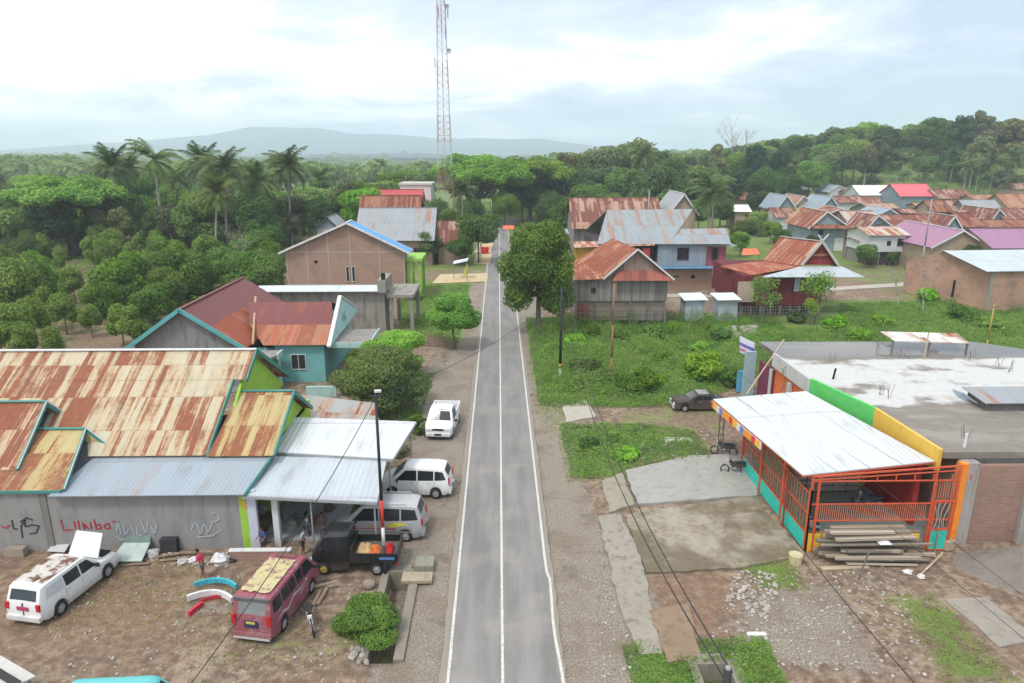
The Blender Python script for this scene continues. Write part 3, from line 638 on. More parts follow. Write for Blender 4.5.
# --- the big tree right of the road and the small garden trees left of it
tree('roadside', 4.4, 76.5, 12.8, 'large dense dark green tree standing at the right edge of the road', name='broadleaf_tree', z=0, var=0)
tree('garden', -4.7, 70.5, 5.9, 'round bright green tree beside the road, behind the bamboo fence', name='broadleaf_tree', z=0)
tree('hedgeball', -9.0, 59.5, 4.6, 'bright green spreading tree behind the darker one by the teal house', name='broadleaf_tree', z=0)
tree('custard', -9.4, 52.5, 5.1, 'spreading dull green tree leaning over the pickup, in front of the teal house', name='broadleaf_tree', z=0)
tree('orchardround', -11.6, 57.5, 3.6, 'small pale green tree against the teal wall', name='broadleaf_tree', z=0)
# left orchard
rr0 = random.Random(33)
gO = 'small light green trees of the orchard'
lo = 'small rounded light green orchard tree on brown soil left of the houses'
for px, pt, h in ((70, 262, 4.6), (42, 283, 4.6), (12, 299, 5.0), (28, 292, 4.8), (60, 288, 4.4), (130, 302, 4.4), (118, 300, 4), (100, 237, 5.2), (114, 235, 5.0), (155, 228, 5.2), (178, 222, 5.6), (165, 246, 4.2), (147, 247, 4.5), (213, 240, 4.8), (38, 232, 5), (4, 300, 5.2),
                  (20, 318, 4), (82, 215, 5), (102, 210, 5), (58, 244, 4.6), (190, 214, 5), (236, 232, 4.4), (262, 214, 5.6), (255, 206, 5.5), (5, 262, 4.5), (137, 233, 4.2), (88, 300, 3.4), (48, 322, 3.6)):
    TC('orchard', px, pt + (5 if pt > 250 else 2), h * 1.12, lo, name='orchard_tree', group=gO, wide=rr0.uniform(.72, 1.0))
for i in range(34):
    px, pt = rr0.uniform(-10, 285), rr0.uniform(212, 262)
    if (50 < px < 112 and pt > 240) or (190 < px < 225 and pt > 245): continue
    TC(rr0.choice(['orchard', 'orchard', 'orchardround']), px, pt, rr0.uniform(5.0, 7.8), wide=rr0.uniform(.7, 1.0), label= 'taller orchard tree at the back of the orchard, before the dense wood', name='orchard_tree', group='taller trees at the back of the orchard')
gD = 'dark round trees among the orchard'
for px, pt, h in ((140, 258, 6.4), (122, 268, 5.6), (160, 270, 5.6), (150, 284, 5.0), (205, 238, 6.0), (222, 248, 6.2), (250, 252, 6.4), (196, 262, 4.8), (262, 238, 6), (235, 262, 5), (20, 268, 5.4), (108, 268, 5.5), (268, 262, 5.0), (100, 282, 4.6)):
    TC('orchardround', px, pt, h, 'dark green rounded tree in the orchard behind the red roofed house', name='broadleaf_tree', group=gD)
p = G(238, 236, 7); tree('bare', p.x, p.y, 7.6, 'leafless grey branchy tree among the dark orchard trees', name='bare_tree')
p = G(20, 282, 0); tree('bare', p.x, p.y, 4.5, 'small pale leafless tree at the left edge of the orchard', name='bare_tree')
for i, (px, py) in enumerate(((199, 300), (226, 300), (232, 306))):
    p = G(px, py, 1.2); tree('banana', p.x, p.y, 3.0, 'small banana plant behind the red roofed house', name='banana_plant', cat='plant', group='banana plants behind the red roofed house')
# wood on the left
rr = random.Random(12)
def scatter(n, fx, fy, kinds, hs, label, group, name='broadleaf_tree', mind=5.0, ok=None):
    ys_ = [fy() for _ in range(1)]; bands_ = (150, 205) if 'left of' in label else (285, 318) if 'hillside' in label else (225, 258) if 'road end' in label else (160, 180)
    done = []; k = 0
    while len(done) < n and k < n * 60:
        k += 1; x_, y_ = fx(), fy()
        if ok and not ok(x_, y_): continue
        if any((a - x_) ** 2 + (b - y_) ** 2 < mind ** 2 for a, b in done): continue
        done.append((x_, y_)); kd = rr.choice(kinds); w_ = {'broad': 'mid green', 'broaddark': 'dark green', 'broadlight': 'bright green', 'tallolive': 'tall greyish olive', 'blossom': 'pale flowering', 'slim': 'slender airy', 'tallbluish': 'tall bluish dark'}[kd]
        ty = Y(0, 0, y_); near = y_ < bands_[0]; mid_ = y_ < bands_[1]; r_w = 'in the front rows' if near else 'in the middle rows' if mid_ else 'in the rear rows'
        tree(kd, x_, y_, rr.uniform(*hs), label.replace('leafy tree', w_ + ' leafy tree ' + r_w) if w_ != 'x' else label, name=name, group=group)
view = lambda x_, y_, m=60: abs((x_ - 0.02 * y_) / y_) < 0.74 + m / max(y_, 1) * 0.1
gL = 'trees of the wood left of the road'
scatter(44, lambda: rr.uniform(-118, -27), lambda: rr.uniform(132, 168), ['broaddark', 'broad', 'broadlight', 'broad', 'tallolive'], (7.5, 12.5), 'leafy tree of the wood left of the road', gL, mind=6.0, ok=lambda a, b: view(a, b) and not (-42 < a < -8 and b < 150))
scatter(60, lambda: rr.uniform(-190, -22), lambda: rr.uniform(165, 262), ['broaddark', 'broad', 'tallolive', 'broadlight', 'broad', 'slim'], (8, 14), 'leafy tree of the wood left of the road', gL, mind=7.5, ok=lambda a, b: view(a, b) and not (-32 < a < -8 and b < 195))
tree('rain', -83, 138, 15.5, 'broad bright green spreading tree at the left edge of the wood', name='broadleaf_tree')
tree('broadlight', -96, 118, 11.5, 'bright green tree at the far left edge of the photo', name='broadleaf_tree')
ORD = ['first', 'second', 'third', 'fourth', 'fifth', 'sixth', 'seventh', 'eighth', 'ninth', 'tenth', 'eleventh', 'twelfth', 'thirteenth', 'fourteenth']
gP = 'coconut palms above the left wood'
for i_, (px, yy, tp) in enumerate(sorted(((105, 150, 153), (126, 165, 155), (155, 143, 143), (196, 160, 151), (222, 135, 152), (288, 150, 150), (255, 145, 168), (240, 170, 162), (12, 175, 185), (278, 175, 166), (318, 185, 172), (212, 120, 180), (178, 170, 168)))):
    tp_ = Y(px, tp, yy); tree('palm', tp_.x - 0.8, yy, tp_.z - 0.6, ORD[i_] + ' coconut palm from the left, rising from the left wood', name='coconut_palm', cat='palm tree', group=gP, rz=rr.uniform(-.8, .8), z=0)
# the road head: umbrella trees, palm, shrubs
tree('rain', -1.5, 196, 17.5, 'large spreading bright green tree closing the far end of the road', name='broadleaf_tree', wide=1.0)
tree('rain', 9, 205, 18.5, 'spreading bright green tree behind and right of the far end of the road', name='broadleaf_tree')
tree('rain', -9, 222, 19.0, 'tall spreading green tree in front of the lattice tower', name='broadleaf_tree')
tree('broad', 1.5, 188, 9, 'rounded green tree just past the far end of the road', name='broadleaf_tree')
tp_ = Y(461, 182, 140); tree('palm', tp_.x, 140, tp_.z, 'coconut palm standing alone beside the far road, left side', name='coconut_palm', cat='palm tree', rz=0, z=0)
gV = 'leafy trees beside the far left roadside'
for px, pt, h in ((470, 200, 8), (455, 222, 7), (440, 228, 6), (460, 236, 5.5), (428, 232, 6), (478, 215, 9), (412, 196, 8), (450, 210, 8), (434, 200, 9)):
    TC('broad', px, pt, h, 'leafy green tree beside the far stretch of road, left side', name='broadleaf_tree', group=gV)
for px, pt, h in ((392, 228, 5.5), (402, 231, 5)): TC('orchardround', px, pt, h, 'dark shrub-like tree poking up right of the brick gable', name='broadleaf_tree', group='dark trees by the brick gable')
gC = 'trees of the wood beyond the road head'
scatter(34, lambda: rr.uniform(-15, 62), lambda: rr.uniform(200, 290), ['broad', 'broaddark', 'broad', 'blossom'], (12, 17), 'leafy tree of the wood beyond the road end', gC, mind=8)
scatter(14, lambda: rr.uniform(9, 40), lambda: rr.uniform(140, 200), ['broaddark', 'broad', 'broad'], (8, 11.5), 'leafy tree behind the long rusty roof', 'trees behind the long rusty roof', mind=8, ok=lambda a, b: a > 11)
# hill wood on the right
gR = 'trees of the hillside wood on the right'
scatter(100, lambda: rr.uniform(42, 290), lambda: rr.uniform(262, 350), ['broaddark', 'broad', 'tallolive', 'broaddark', 'broadlight', 'tallolive', 'broad', 'slim'], (9, 19), 'leafy tree of the hillside wood behind the village', gR, mind=9, ok=lambda a, b: view(a, b) and not (120 < a < 185 and b < 290))
scatter(22, lambda: rr.uniform(40, 120), lambda: rr.uniform(212, 262), ['broaddark', 'broaddark', 'broad', 'tallbluish'], (11, 15), 'leafy tree of the hillside wood behind the village', gR, mind=8, ok=lambda a, b: a < 0.42 * b)
for px, yy, tp, k in ((858, 300, 139, 'blossom'), (838, 296, 146, 'blossom'), (826, 292, 152, 'blossom'), (600, 262, 146, 'blossom'), (622, 268, 144, 'blossom'), (575, 258, 152, 'blossom'), (640, 280, 138, 'tallolive'), (632, 275, 140, 'blossom')):
    q_ = Y(px, tp, yy); tree(k, q_.x, yy, q_.z - gz(q_.x, yy), 'tree with pale blossom on its crown, on the wooded skyline', name='broadleaf_tree', group='pale flowering trees on the skyline')
for px, yy, tp, k, lb in ((966, 300, 115, 'tallbluish', 'tallest dark tree on the right skyline, with an open uneven top'), (757, 262, 144, 'tallbluish', 'dark conical tree beside the bare one on the skyline'), (782, 262, 149, 'tallbluish', 'dark narrow tree on the skyline, right of the conical one'),
                         (1000, 290, 121, 'tallolive', 'tall olive green tree at the right end of the skyline'), (1020, 285, 118, 'tallolive', 'olive green tree cut by the right edge of the photo'), (985, 282, 135, 'tallolive', 'rounded grey green tree below the tallest dark one'), (720, 270, 144, 'slim', 'slender airy tree left of the bare skyline tree'), (568, 215, 152, 'slim', 'slender olive tree left of the blossom crowns')):
    q_ = Y(px, tp, yy); tree(k, q_.x, yy, q_.z - gz(q_.x, yy), lb, name='broadleaf_tree')
for px, yy, tp, s_ in ((748, 290, 127, 1), (738, 300, 140, 2)):
    q_ = Y(px, tp, yy); tree('bare', q_.x, yy, q_.z - gz(q_.x, yy), 'tall leafless tree standing out on the skyline' if s_ == 1 else 'lower leafless tree beside the tall bare one', name='bare_tree', var=s_)
for i_, (px, yy, tp) in enumerate(sorted(((881, 300, 133), (640, 240, 148), (995, 262, 158), (968, 262, 160), (940, 270, 165), (1012, 262, 152), (955, 290, 150), (905, 275, 172), (925, 270, 168), (985, 255, 175), (1005, 250, 178)))):
    q_ = Y(px, tp, yy); tree('palm', q_.x, yy, q_.z - gz(q_.x, yy), ORD[i_] + ' coconut palm from the left on the right hillside', name='coconut_palm', cat='palm tree', group='coconut palms on the right hillside', rz=rr.uniform(-3, 3))
tp_ = Y(718, 176, 128); tree('palm', tp_.x, 128, tp_.z, 'coconut palm behind the long zinc roof, right of the road', name='coconut_palm', cat='palm tree', z=0)
tp_ = Y(712, 185, 122); tree('palm', tp_.x, 122, tp_.z, 'lower coconut palm leaning beside the taller one behind the zinc roof', name='coconut_palm', cat='palm tree', z=0, rz=2)
# village trees
TW_ = {'broad': 'mid green', 'broadlight': 'bright green', 'broaddark': 'dark green', 'sparse': 'thin, sparse'}
for i in range(34):
    px, pt = rr0.uniform(735, 1024), rr0.uniform(186, 250); k = rr0.choice(['broad', 'broadlight', 'broaddark', 'sparse']); TC(k, px, pt, rr0.uniform(3.2, 5.8), TW_[k] + ' leafy tree growing between the village houses', name='broadleaf_tree', group='green trees between the village houses')
gG = 'green trees between the village houses'
for k, px, pt, h in (('broadlight', 760, 212, 6), ('broad', 745, 220, 6.5), ('broadlight', 772, 222, 5), ('broad', 757, 198, 6), ('broadlight', 742, 232, 5), ('broad', 783, 230, 4.5), ('broadlight', 728, 205, 6), ('broad', 700, 200, 8), ('broaddark', 722, 195, 9), ('broaddark', 690, 186, 9), ('broadlight', 662, 184, 9),
                    ('broadlight', 922, 207, 5), ('broadlight', 960, 194, 5), ('broad', 848, 200, 4.5), ('broadlight', 908, 232, 3.2), ('broad', 925, 240, 3), ('broadlight', 870, 252, 2.6), ('broad', 893, 252, 2.6), ('broadlight', 740, 184, 7), ('broad', 775, 182, 7), ('broad', 805, 180, 7), ('broaddark', 760, 176, 9), ('broad', 1008, 235, 5), ('broadlight', 1000, 242, 4.2), ('broadlight', 915, 262, 3), ('broadlight', 858, 208, 4)):
    TC(k, px, pt, h, TW_[k] + ' leafy tree growing between the village houses', name='broadleaf_tree', group=gG)
tree('sparse', 31.2, 80.0, 6.0, 'thin sparse tree in front of the maroon house, by the stone heap', name='broadleaf_tree', z=0, var=0)
tree('sparse', 37.6, 80.5, 6.4, 'leafy young tree in front of the maroon house wall', name='broadleaf_tree', z=0, var=1)
tree('sparse', 36.6, 79.3, 3.4, 'low leafy shrub tree at the foot of the maroon house', name='broadleaf_tree', z=0, var=1)
p = G(922, 315); tree('bare', p.x, p.y, 5.8, 'pale dead tree with forked branches before the brick warehouse', name='bare_tree', var=0, z=0)
p = G(897, 310); tree('bare', p.x, p.y, 5.4, 'pale dead tree standing left of the forked one', name='bare_tree', var=1, z=0)
p = G(948, 300); tree('bare', p.x, p.y, 5.0, 'leafless shrubby tree against the warehouse brick wall', name='bare_tree', var=2, z=0)
# far woods: a mass nobody could count
r_ = np.random.RandomState(5); ctr = []; LVa = []; 
for i in range(7500):
    px, py = r_.uniform(-260, 1290), 150.6 + 38 * r_.rand() ** 1.5; q_ = G(px, py)
    if q_.y > 2600 or q_.y < 300: continue
    if q_.y < 352 and q_.x > 30: continue
    z0 = gz(q_.x, q_.y); s_ = r_.uniform(3.5, 6.5) * (1 + q_.y / 3000); m = 34; d = r_.normal(size=(m, 3)); d /= np.linalg.norm(d, axis=1, keepdims=True); d[:, 2] = np.abs(d[:, 2]) * 0.9 - 0.1
    ctr.append((np.array([q_.x, q_.y, z0 + r_.uniform(5, 10)]) + d * s_, d, np.full(m, s_ * 0.62), np.clip(r_.rand() * 0.75 + 0.25 * r_.rand(m), 0, 1)))
me = leafmesh('far_woods', np.concatenate([c[0] for c in ctr]), np.concatenate([c[1] for c in ctr]) + r_.normal(size=(sum(len(c[0]) for c in ctr), 3)) * 0.3, np.concatenate([c[2] for c in ctr]), np.concatenate([c[3] for c in ctr]), leaf((0.03, 0.06, 0.02), (0.11, 0.15, 0.05)), 0.8, 2)
fw_ = put(bpy.data.objects.new('far_woods', me)); tag(fw_, 'distant woods and orchards stretching to the mountains', 'woods', None, 'stuff')
# understorey of the near woods
ctr = []
for i in range(1500):
    if r_.rand() < 0.5: x_, y_ = r_.uniform(-200, -24), r_.uniform(124, 300)
    else: x_, y_ = r_.uniform(12, 290), r_.uniform(205, 345)
    if x_ > 60 and y_ < 262: continue
    if -45 < x_ < -8 and y_ < 190: continue
    m = 60; d = r_.normal(size=(m, 3)); d /= np.linalg.norm(d, axis=1, keepdims=True); d[:, 2] = np.abs(d[:, 2]); s_ = r_.uniform(1.5, 3.2)
    ctr.append((np.array([x_, y_, gz(x_, y_)]) + d * s_ * [1, 1, .9], d + r_.normal(size=(m, 3)) * 0.4, np.full(m, 0.85), np.clip(r_.rand() * 0.6 + 0.3 * r_.rand(m), 0, 1)))
me = leafmesh('undergrowth', *[np.concatenate([c[i] for c in ctr]) for i in range(4)], LF['mid'], 0.7, 2)
tag(put(bpy.data.objects.new('undergrowth', me)), 'dense leafy undergrowth filling the woods', 'undergrowth', None, 'stuff')
# weeds and grass
def weeds(name, polys, n, hmax, size, lf, label, seed, dens=0.5, avoid=()):
    r_ = np.random.RandomState(seed); out = []
    for px in polys:
        P = [tuple(G(*p)[:2]) for p in px]; A = np.array(P); x0, y0 = A.min(0); x1, y1 = A.max(0); area = (x1 - x0) * (y1 - y0); m = int(n * area); X = r_.uniform(x0, x1, m); Yy = r_.uniform(y0, y1, m)
        dd = pdist(X, Yy, P); nz = fbm(X, Yy, 2.6, seed, 3); nz2 = fbm(X, Yy, 7.0, seed + 5, 3); edge = sst(dd, -1.2, 2.2); keep = (dd > -1.1) & (nz * 0.45 + nz2 * 0.4 + edge * 0.5 + r_.rand(m) * 0.25 > 1.06 - dens)
        X, Yy, nz, edge = X[keep], Yy[keep], nz[keep], edge[keep]; out.append(np.stack([X, Yy, r_.rand(len(X)) * hmax * (0.25 + 1.2 * sst(nz, 0.35, 0.7)) * (0.3 + 0.7 * edge), nz], 1))
    a = np.concatenate(out); n_ = len(a); nr = r_.normal(size=(n_, 3)) * 0.6; nr[:, 2] += 0.8; c = a[:, :3].copy(); c[:, 2] += ground_z(c[:, 0], c[:, 1]) + 0.02
    me = leafmesh(name, c, nr, size * r_.uniform(0.6, 1.5, n_), np.clip(a[:, 3] * 0.9 - 0.1 + 0.4 * r_.rand(n_), 0, 1), lf, 0.45, seed)
    o = put(bpy.data.objects.new(name, me)); tag(o, label, 'weeds', None, 'stuff'); return o
LF['weed'] = leaf((0.035, 0.08, 0.018), (0.135, 0.225, 0.04), (0.22, 0.28, 0.08), vary=False); LF['grass'] = leaf((0.07, 0.12, 0.03), (0.17, 0.23, 0.06))
weeds('weeds', [fieldR], 130, 1.05, 0.17, LF['weed'], 'overgrown plot of green weeds right of the road', 3, 0.74)
weeds('weeds', [fieldR2], 150, 0.65, 0.14, LF['weed'], 'patch of green weeds between the slab and the concrete pad', 4, 0.66)
weeds('weeds', [[(850, 305), (1024, 300), (1100, 365), (900, 350), (840, 335)], [(700, 335), (860, 328), (900, 350), (780, 352)]], 70, 0.6, 0.2, LF['weed'], 'weeds growing below the warehouse and behind the flat roof', 5, 0.64)
weeds('weeds', [[(640, 662), (700, 640), (770, 652), (790, 720), (640, 720)]], 420, 0.4, 0.10, LF['weed'], 'bright weeds around the ditch at the bottom right', 6, 0.72)
weeds('weeds', [[(735, 560), (790, 560), (812, 590), (765, 592)], [(895, 595), (950, 610), (1024, 690), (950, 690)]], 140, 0.12, 0.085, LF['grass'], 'short grass tufts in the rubbly yard', 7, 0.5)
weeds('grass', [[(404, 285), (470, 285), (458, 345), (408, 322)], [(350, 380), (425, 372), (415, 440), (395, 440)]], 40, 0.3, 0.22, LF['weed'], 'grass of the gardens left of the road', 8, 0.62)
weeds('grass', [[(-120, 541), (64, 541), (60, 550), (-120, 550)]], 240, 0.25, 0.13, LF['bright'], 'strip of grass along the foot of the graffiti wall', 9, 0.9)
weeds('grass', [[(150, 560), (340, 620), (330, 668), (190, 668)], [(20, 570), (200, 560), (150, 620), (40, 640)]], 24, 0.05, 0.10, LF['grass'], 'thin grass on the muddy yard', 10, 0.36)
weeds('grass', [[(525, 340), (545, 405), (565, 440), (560, 400), (545, 350)], [(556, 430), (572, 480), (600, 482), (590, 430)]], 40, 0.16, 0.16, LF['grass'], 'grass at the verge of the weedy plot', 11, 0.6)
weeds('grass', [[(0, 250), (270, 240), (270, 320), (0, 340)]], 6, 0.35, 0.35, LF['grass'], 'patchy grass on the orchard soil', 12, 0.5)
# bushes that stand out
def bush(x, y, rx, h, n, size, lf, label, seed, name='bush', nl=14, group=None):
    o = thing(name, (x, y, gz(x, y)), label, 'bush' if name == 'bush' else 'plant', group); lb = lobes_round(nl, rx, h * 0.6, h * 0.45, seed, 0.42); c, nr, s_, lv = cloud(lb, n, size, seed); c[:, 2] = np.abs(c[:, 2]) + 0.02
    me = leafmesh('foliage', c, nr, s_, lv, LF[lf], 0.55, seed); b = put(bpy.data.objects.new('foliage', me), o); st = MB()
    for k in range(6): a = k * 1.05; st.tube([V(0, 0, -.05), V(rx * .25 * math.cos(a), rx * .25 * math.sin(a), h * .3), V(rx * .55 * math.cos(a), rx * .55 * math.sin(a), h * .65)], [0.04, 0.03, 0.012], 5)
    put(bpy.data.objects.new('stem', st.mesh('stem', BK)), o); return o
bush(-5.7, 25.9, 1.55, 1.25, 24000, 0.095, 'weed', 'dense bright green leafy bush beside the ditch', 21)
bush(8.9, 58.4, 1.0, 1.3, 2500, 0.24, 'mid', 'low dark bush at the foot of the black and white pole', 22)
bush(11.6, 57.0, 2.1, 1.9, 6000, 0.25, 'mid', 'rounded dark green bush beside the brown pole', 23)
bush(8.0, 61.6, 1.7, 1.3, 4000, 0.25, 'mid', 'dark green weedy bush between the two poles', 24)
bush(18.3, 60.0, 2.0, 2.6, 6000, 0.30, 'light', 'broad leaved pale green shrub behind the parked saloon', 25)
bush(20.6, 58.0, 1.3, 1.6, 3000, 0.26, 'mid', 'dark shrub close behind the parked saloon', 26)
bush(-6.1, 47.6, 0.55, 1.7, 2500, 0.14, 'light', 'clipped upright green bush beside the white pickup', 27)
bush(-5.4, 47.2, 0.4, 1.0, 900, 0.14, 'olive', 'small reddish plant beside the white pickup', 28, name='garden_plant')
bush(-6.9, 43.8, 0.8, 0.8, 1800, 0.14, 'olive', 'low scrubby plant heap by the awning corner', 29, name='garden_plant')
bush(-13.0, 56.2, 0.6, 0.9, 900, 0.2, 'banana', 'potted plant against the teal wall', 30, name='garden_plant')
for i, (px, py, rx, h) in enumerate(((652, 338, 1.4, 1.3), (720, 340, 1.2, 1.3), (835, 330, 1.5, 1.6), (880, 325, 1.4, 1.2), (960, 318, 2.2, 1.6), (925, 300, 1.6, 1.6), (700, 330, 1.2, 1.2), (620, 342, 1.2, 1.1), (575, 345, 1.3, 1.2), (640, 352, .9, .9), (665, 362, 1.1, 1.0), (655, 385, .9, .8), (600, 392, .8, .7), (575, 390, .9, .8), (700, 352, 1.0, 1.0), (730, 375, .8, .9), (590, 335, 1.2, 1.2), (672, 332, 1.2, 1.1), (555, 352, .8, .8), (590, 448, .8, .7), (625, 458, .9, .7), (612, 440, .6, .5), (795, 322, 1.2, 1.3), (860, 340, 1.3, 1.2), (990, 330, 1.6, 1.3))):
    p = G(px, py); bush(p.x, p.y, rx, h, 1600, 0.3, ('light', 'mid', 'bright')[i % 3], 'weedy bush on rough ground right of the road', 40 + i, group='weedy bushes on the rough ground')
for i, (px, py, rx, h) in enumerate(((433, 238, 2, 2), (450, 250, 2.2, 2), (440, 262, 1.6, 1.5), (462, 262, 1.2, 1.2), (425, 250, 2.2, 2.2), (415, 300, 1.2, 1.1))):
    p = G(px, py); bush(p.x, p.y, rx, h, 1800, 0.3, ('mid', 'bright')[i % 2], 'green garden bush left of the far road', 60 + i, group='garden bushes left of the far road')
# ------------------------------------------------------------------ buildings
GL = glass(); FRW = flat((0.55, 0.55, 0.53), 0.6, name='window_frame_paint'); FRD = flat((0.10, 0.06, 0.04), 0.6, name='dark_frame'); DARK = flat((0.015, 0.015, 0.016), 0.95, name='dark_interior')
WOOD = planks((0.25, 0.19, 0.13), 0.1, name='raw_timber'); WOODG = planks((0.20, 0.185, 0.17), 0.12, name='grey_timber'); TEALTRIM = flat((0.06, 0.24, 0.21), 0.5, 0.2, name='teal_trim')
WTRIM = flat((0.60, 0.61, 0.60), 0.6, 0.15, name='white_trim')
def window(par, face, u, z, w_, h_, at, panes=2, frame=None, glassm=None, label=None):
    """face S: in the plane y=at looking to -y; face E/W: in the plane x=at"""
    frame = frame or FRD; mb = MB(); pb = MB(); t = 0.06
    def b(m, u0, u1, z0, z1, d0, d1):
        if face == 'S': m.bx(u0, u1, at - d1, at - d0, z0, z1)
        elif face == 'E': m.bx(at + d0, at + d1, u0, u1, z0, z1)
        else: m.bx(at - d1, at - d0, u0, u1, z0, z1)
    u0, u1, z0, z1 = u - w_ / 2, u + w_ / 2, z - h_ / 2, z + h_ / 2
    b(mb, u0 - t, u1 + t, z1, z1 + t, 0.002, 0.07); b(mb, u0 - t, u1 + t, z0 - t, z0, 0.002, 0.09); b(mb, u0 - t, u0, z0, z1, 0.002, 0.07); b(mb, u1, u1 + t, z0, z1, 0.002, 0.07)
    for k in range(1, panes): uu = u0 + w_ * k / panes; b(mb, uu - .025, uu + .025, z0, z1, 0.002, 0.06)
    b(pb, u0, u1, z0, z1, 0.003, 0.025); f = mb.build('window', frame, par, label=label); pb.build('pane', glassm or GL, f); return f
def roofpair(par, x0, x1, y0, y1, ze, zr, ax, mat, over=0.5, ovg=0.45, t=0.05, name='roof', barge=None, split=None, zeb=None, off=0.0):
    """two sloping sheets meeting at the ridge; ax='x': ridge runs along x"""
    mats = mat if isinstance(mat, (list, tuple)) else (mat, mat); mb = MB()
    zeb = ze if zeb is None else zeb
    if ax == 'x':
        ym = (y0 + y1) / 2 + off; k1 = (zr - ze) / (ym - y0); k2 = (zr - zeb) / (y1 - ym); a, b = x0 - ovg, x1 + ovg
        P = [V(a, y0 - over, ze - k1 * over), V(b, y0 - over, ze - k1 * over), V(b, ym, zr), V(a, ym, zr)]; Q = [V(b, y1 + over, zeb - k2 * over), V(a, y1 + over, zeb - k2 * over), V(a, ym - .0, zr), V(b, ym, zr)]
        E_ = [(P[0], P[3]), (P[1], P[2]), (Q[1], Q[2]), (Q[0], Q[3])]; rg = (P[3], P[2])
    else:
        xm = (x0 + x1) / 2 + off; k1 = (zr - ze) / (xm - x0); k2 = (zr - zeb) / (x1 - xm); a, b = y0 - ovg, y1 + ovg
        P = [V(x0 - over, b, ze - k1 * over), V(x0 - over, a, ze - k1 * over), V(xm, a, zr), V(xm, b, zr)]; Q = [V(x1 + over, a, zeb - k2 * over), V(x1 + over, b, zeb - k2 * over), V(xm, b, zr), V(xm, a, zr)]
        E_ = [(P[1], P[2]), (P[0], P[3]), (Q[0], Q[3]), (Q[1], Q[2])]; rg = (P[2], P[3])
    mb.slab([p + V(0, 0, .05) for p in P], t); mb.m = 1; mb.slab([p + V(0, 0, .052) for p in Q], t); r = mb.build(name, list(mats), par)
    mb = MB(); mb.beam(rg[0] + V(0, 0, .085), rg[1] + V(0, 0, .085), 0.32, 0.05); mb.build('ridge_cap', barge or mats[0], r)
    if barge:
        mb = MB()
        for p, q in E_: mb.beam(p + V(0, 0, -.03), q + V(0, 0, -.03), 0.07, 0.24)
        mb.build('barge_board', barge, r)
    return r
def walls(par, x0, x1, y0, y1, z0, ze, zr=None, ax='y', mat=None, gmat=None, off=0.0, zeb=None, name='wall'):
    mb = MB(); mb.bx(x0, x1, y0, y1, z0, ze); w_ = mb.build(name, mat, par)
    if zr:
        g = MB(); zeb = ze if zeb is None else zeb
        if ax == 'y':
            xm = (x0 + x1) / 2 + off
            for yy in (y0, y1 - 0.12): g.prism([V(x0, yy, ze + .001), V(x1, yy, zeb + .001), V(xm, yy, zr)], V(0, 0.12, 0))
        else:
            ym = (y0 + y1) / 2 + off
            for xx in (x0, x1 - 0.12): g.prism([V(xx, y0, ze + .001), V(xx, y1, zeb + .001), V(xx, ym, zr)], V(0.12, 0, 0))
        g.build('gable', gmat or mat, par)
    return w_
def house(name, label, x0, x1, y0, y1, ze, zr, ax, wm_, rm, gm=None, over=0.6, ovg=0.5, z0=0.0, stilts=0.0, barge=WTRIM, wins=(), cat='house', group=None, off=0.0, low=None, door=None):
    o = thing(name, ((x0 + x1) / 2, (y0 + y1) / 2, z0), label, cat, group)
    zb = z0 + stilts
    walls(o, x0, x1, y0, y1, zb, ze, zr - 0.02, ax, wm_, gm, off)
    roofpair(o, x0, x1, y0, y1, ze, zr, ax, rm, over, ovg, barge=barge, off=off)
    if stilts > 0:
        nx_ = max(3, int((x1 - x0) / 2.4)); 
        for i in range(nx_ + 1):
            for yy in (y0 + .15, y1 - .15): MB().bx(x0 + .1 + (x1 - x0 - .2) * i / nx_ - .08, x0 + .1 + (x1 - x0 - .2) * i / nx_ + .08, yy - .08, yy + .08, z0 - .3, zb).build('post', WOODG, o)
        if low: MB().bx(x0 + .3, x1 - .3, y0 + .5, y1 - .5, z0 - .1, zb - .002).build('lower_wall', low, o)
    for (u, z, w_, h_) in wins: window(o, 'S', x0 + (x1 - x0) * u, zb + (ze - zb) * z, w_, h_, y0, 2)
    if door: MB().bx(x0 + (x1 - x0) * door[0] - door[1] / 2, x0 + (x1 - x0) * door[0] + door[1] / 2, y0 - 0.06, y0 - 0.003, zb, zb + door[2]).build('door', door[3], o)
    return o
# ---- A. workshop house with the rusty cream roof (left foreground)
cream = tin((0.46, 0.41, 0.30), 0.44, 0.62, 2.45, (0.22, 0.08, 0.042), (0.42, 0.27, 0.12), name='cream_rusting_sheets', bump=.35); yel = tin((0.44, 0.37, 0.18), 0.44, 0.8, 2.6, (0.22, 0.085, 0.042), (0.42, 0.25, 0.09), name='yellow_rusting_sheets')
redr = tin((0.46, 0.40, 0.30), 0.52, 0.7, 2.4, (0.21, 0.075, 0.042), name='heavily_rusted_sheets'); zincb = tin((0.29, 0.34, 0.385), 0.06, 0.9, 3.5, name='blue_grey_zinc', rib=0.22, rough=0.45)
greyw = concrete((0.275, 0.27, 0.26), 0.45, 'grey_rendered_wall'); LIME = flat((0.30, 0.50, 0.06), 0.7, 0.25, name='lime_paint')
A = thing('workshop_house', (-21, 38, 0), 'long low house with rust striped cream roofs, teal trim and a grey graffiti wall', 'house')
YW = 32.55
wl = MB().bx(-44, -13.35, YW, YW + 0.25, -0.1, 3.35).build('wall', greyw, A)
MB().bx(-44, -16.2, 36.3, 41.8, 3.0, 3.85).build('inner_wall', greyw, A)
mbp = MB()
for xx in (Y(47, 520, YW).x, -30.2, -38): mbp.bx(xx - .18, xx + .18, YW - .05, YW - .002, 0, 3.3)
mbp.build('pilaster', concrete((0.19, 0.185, 0.17), 0.6, 'pilaster_concrete'), A)
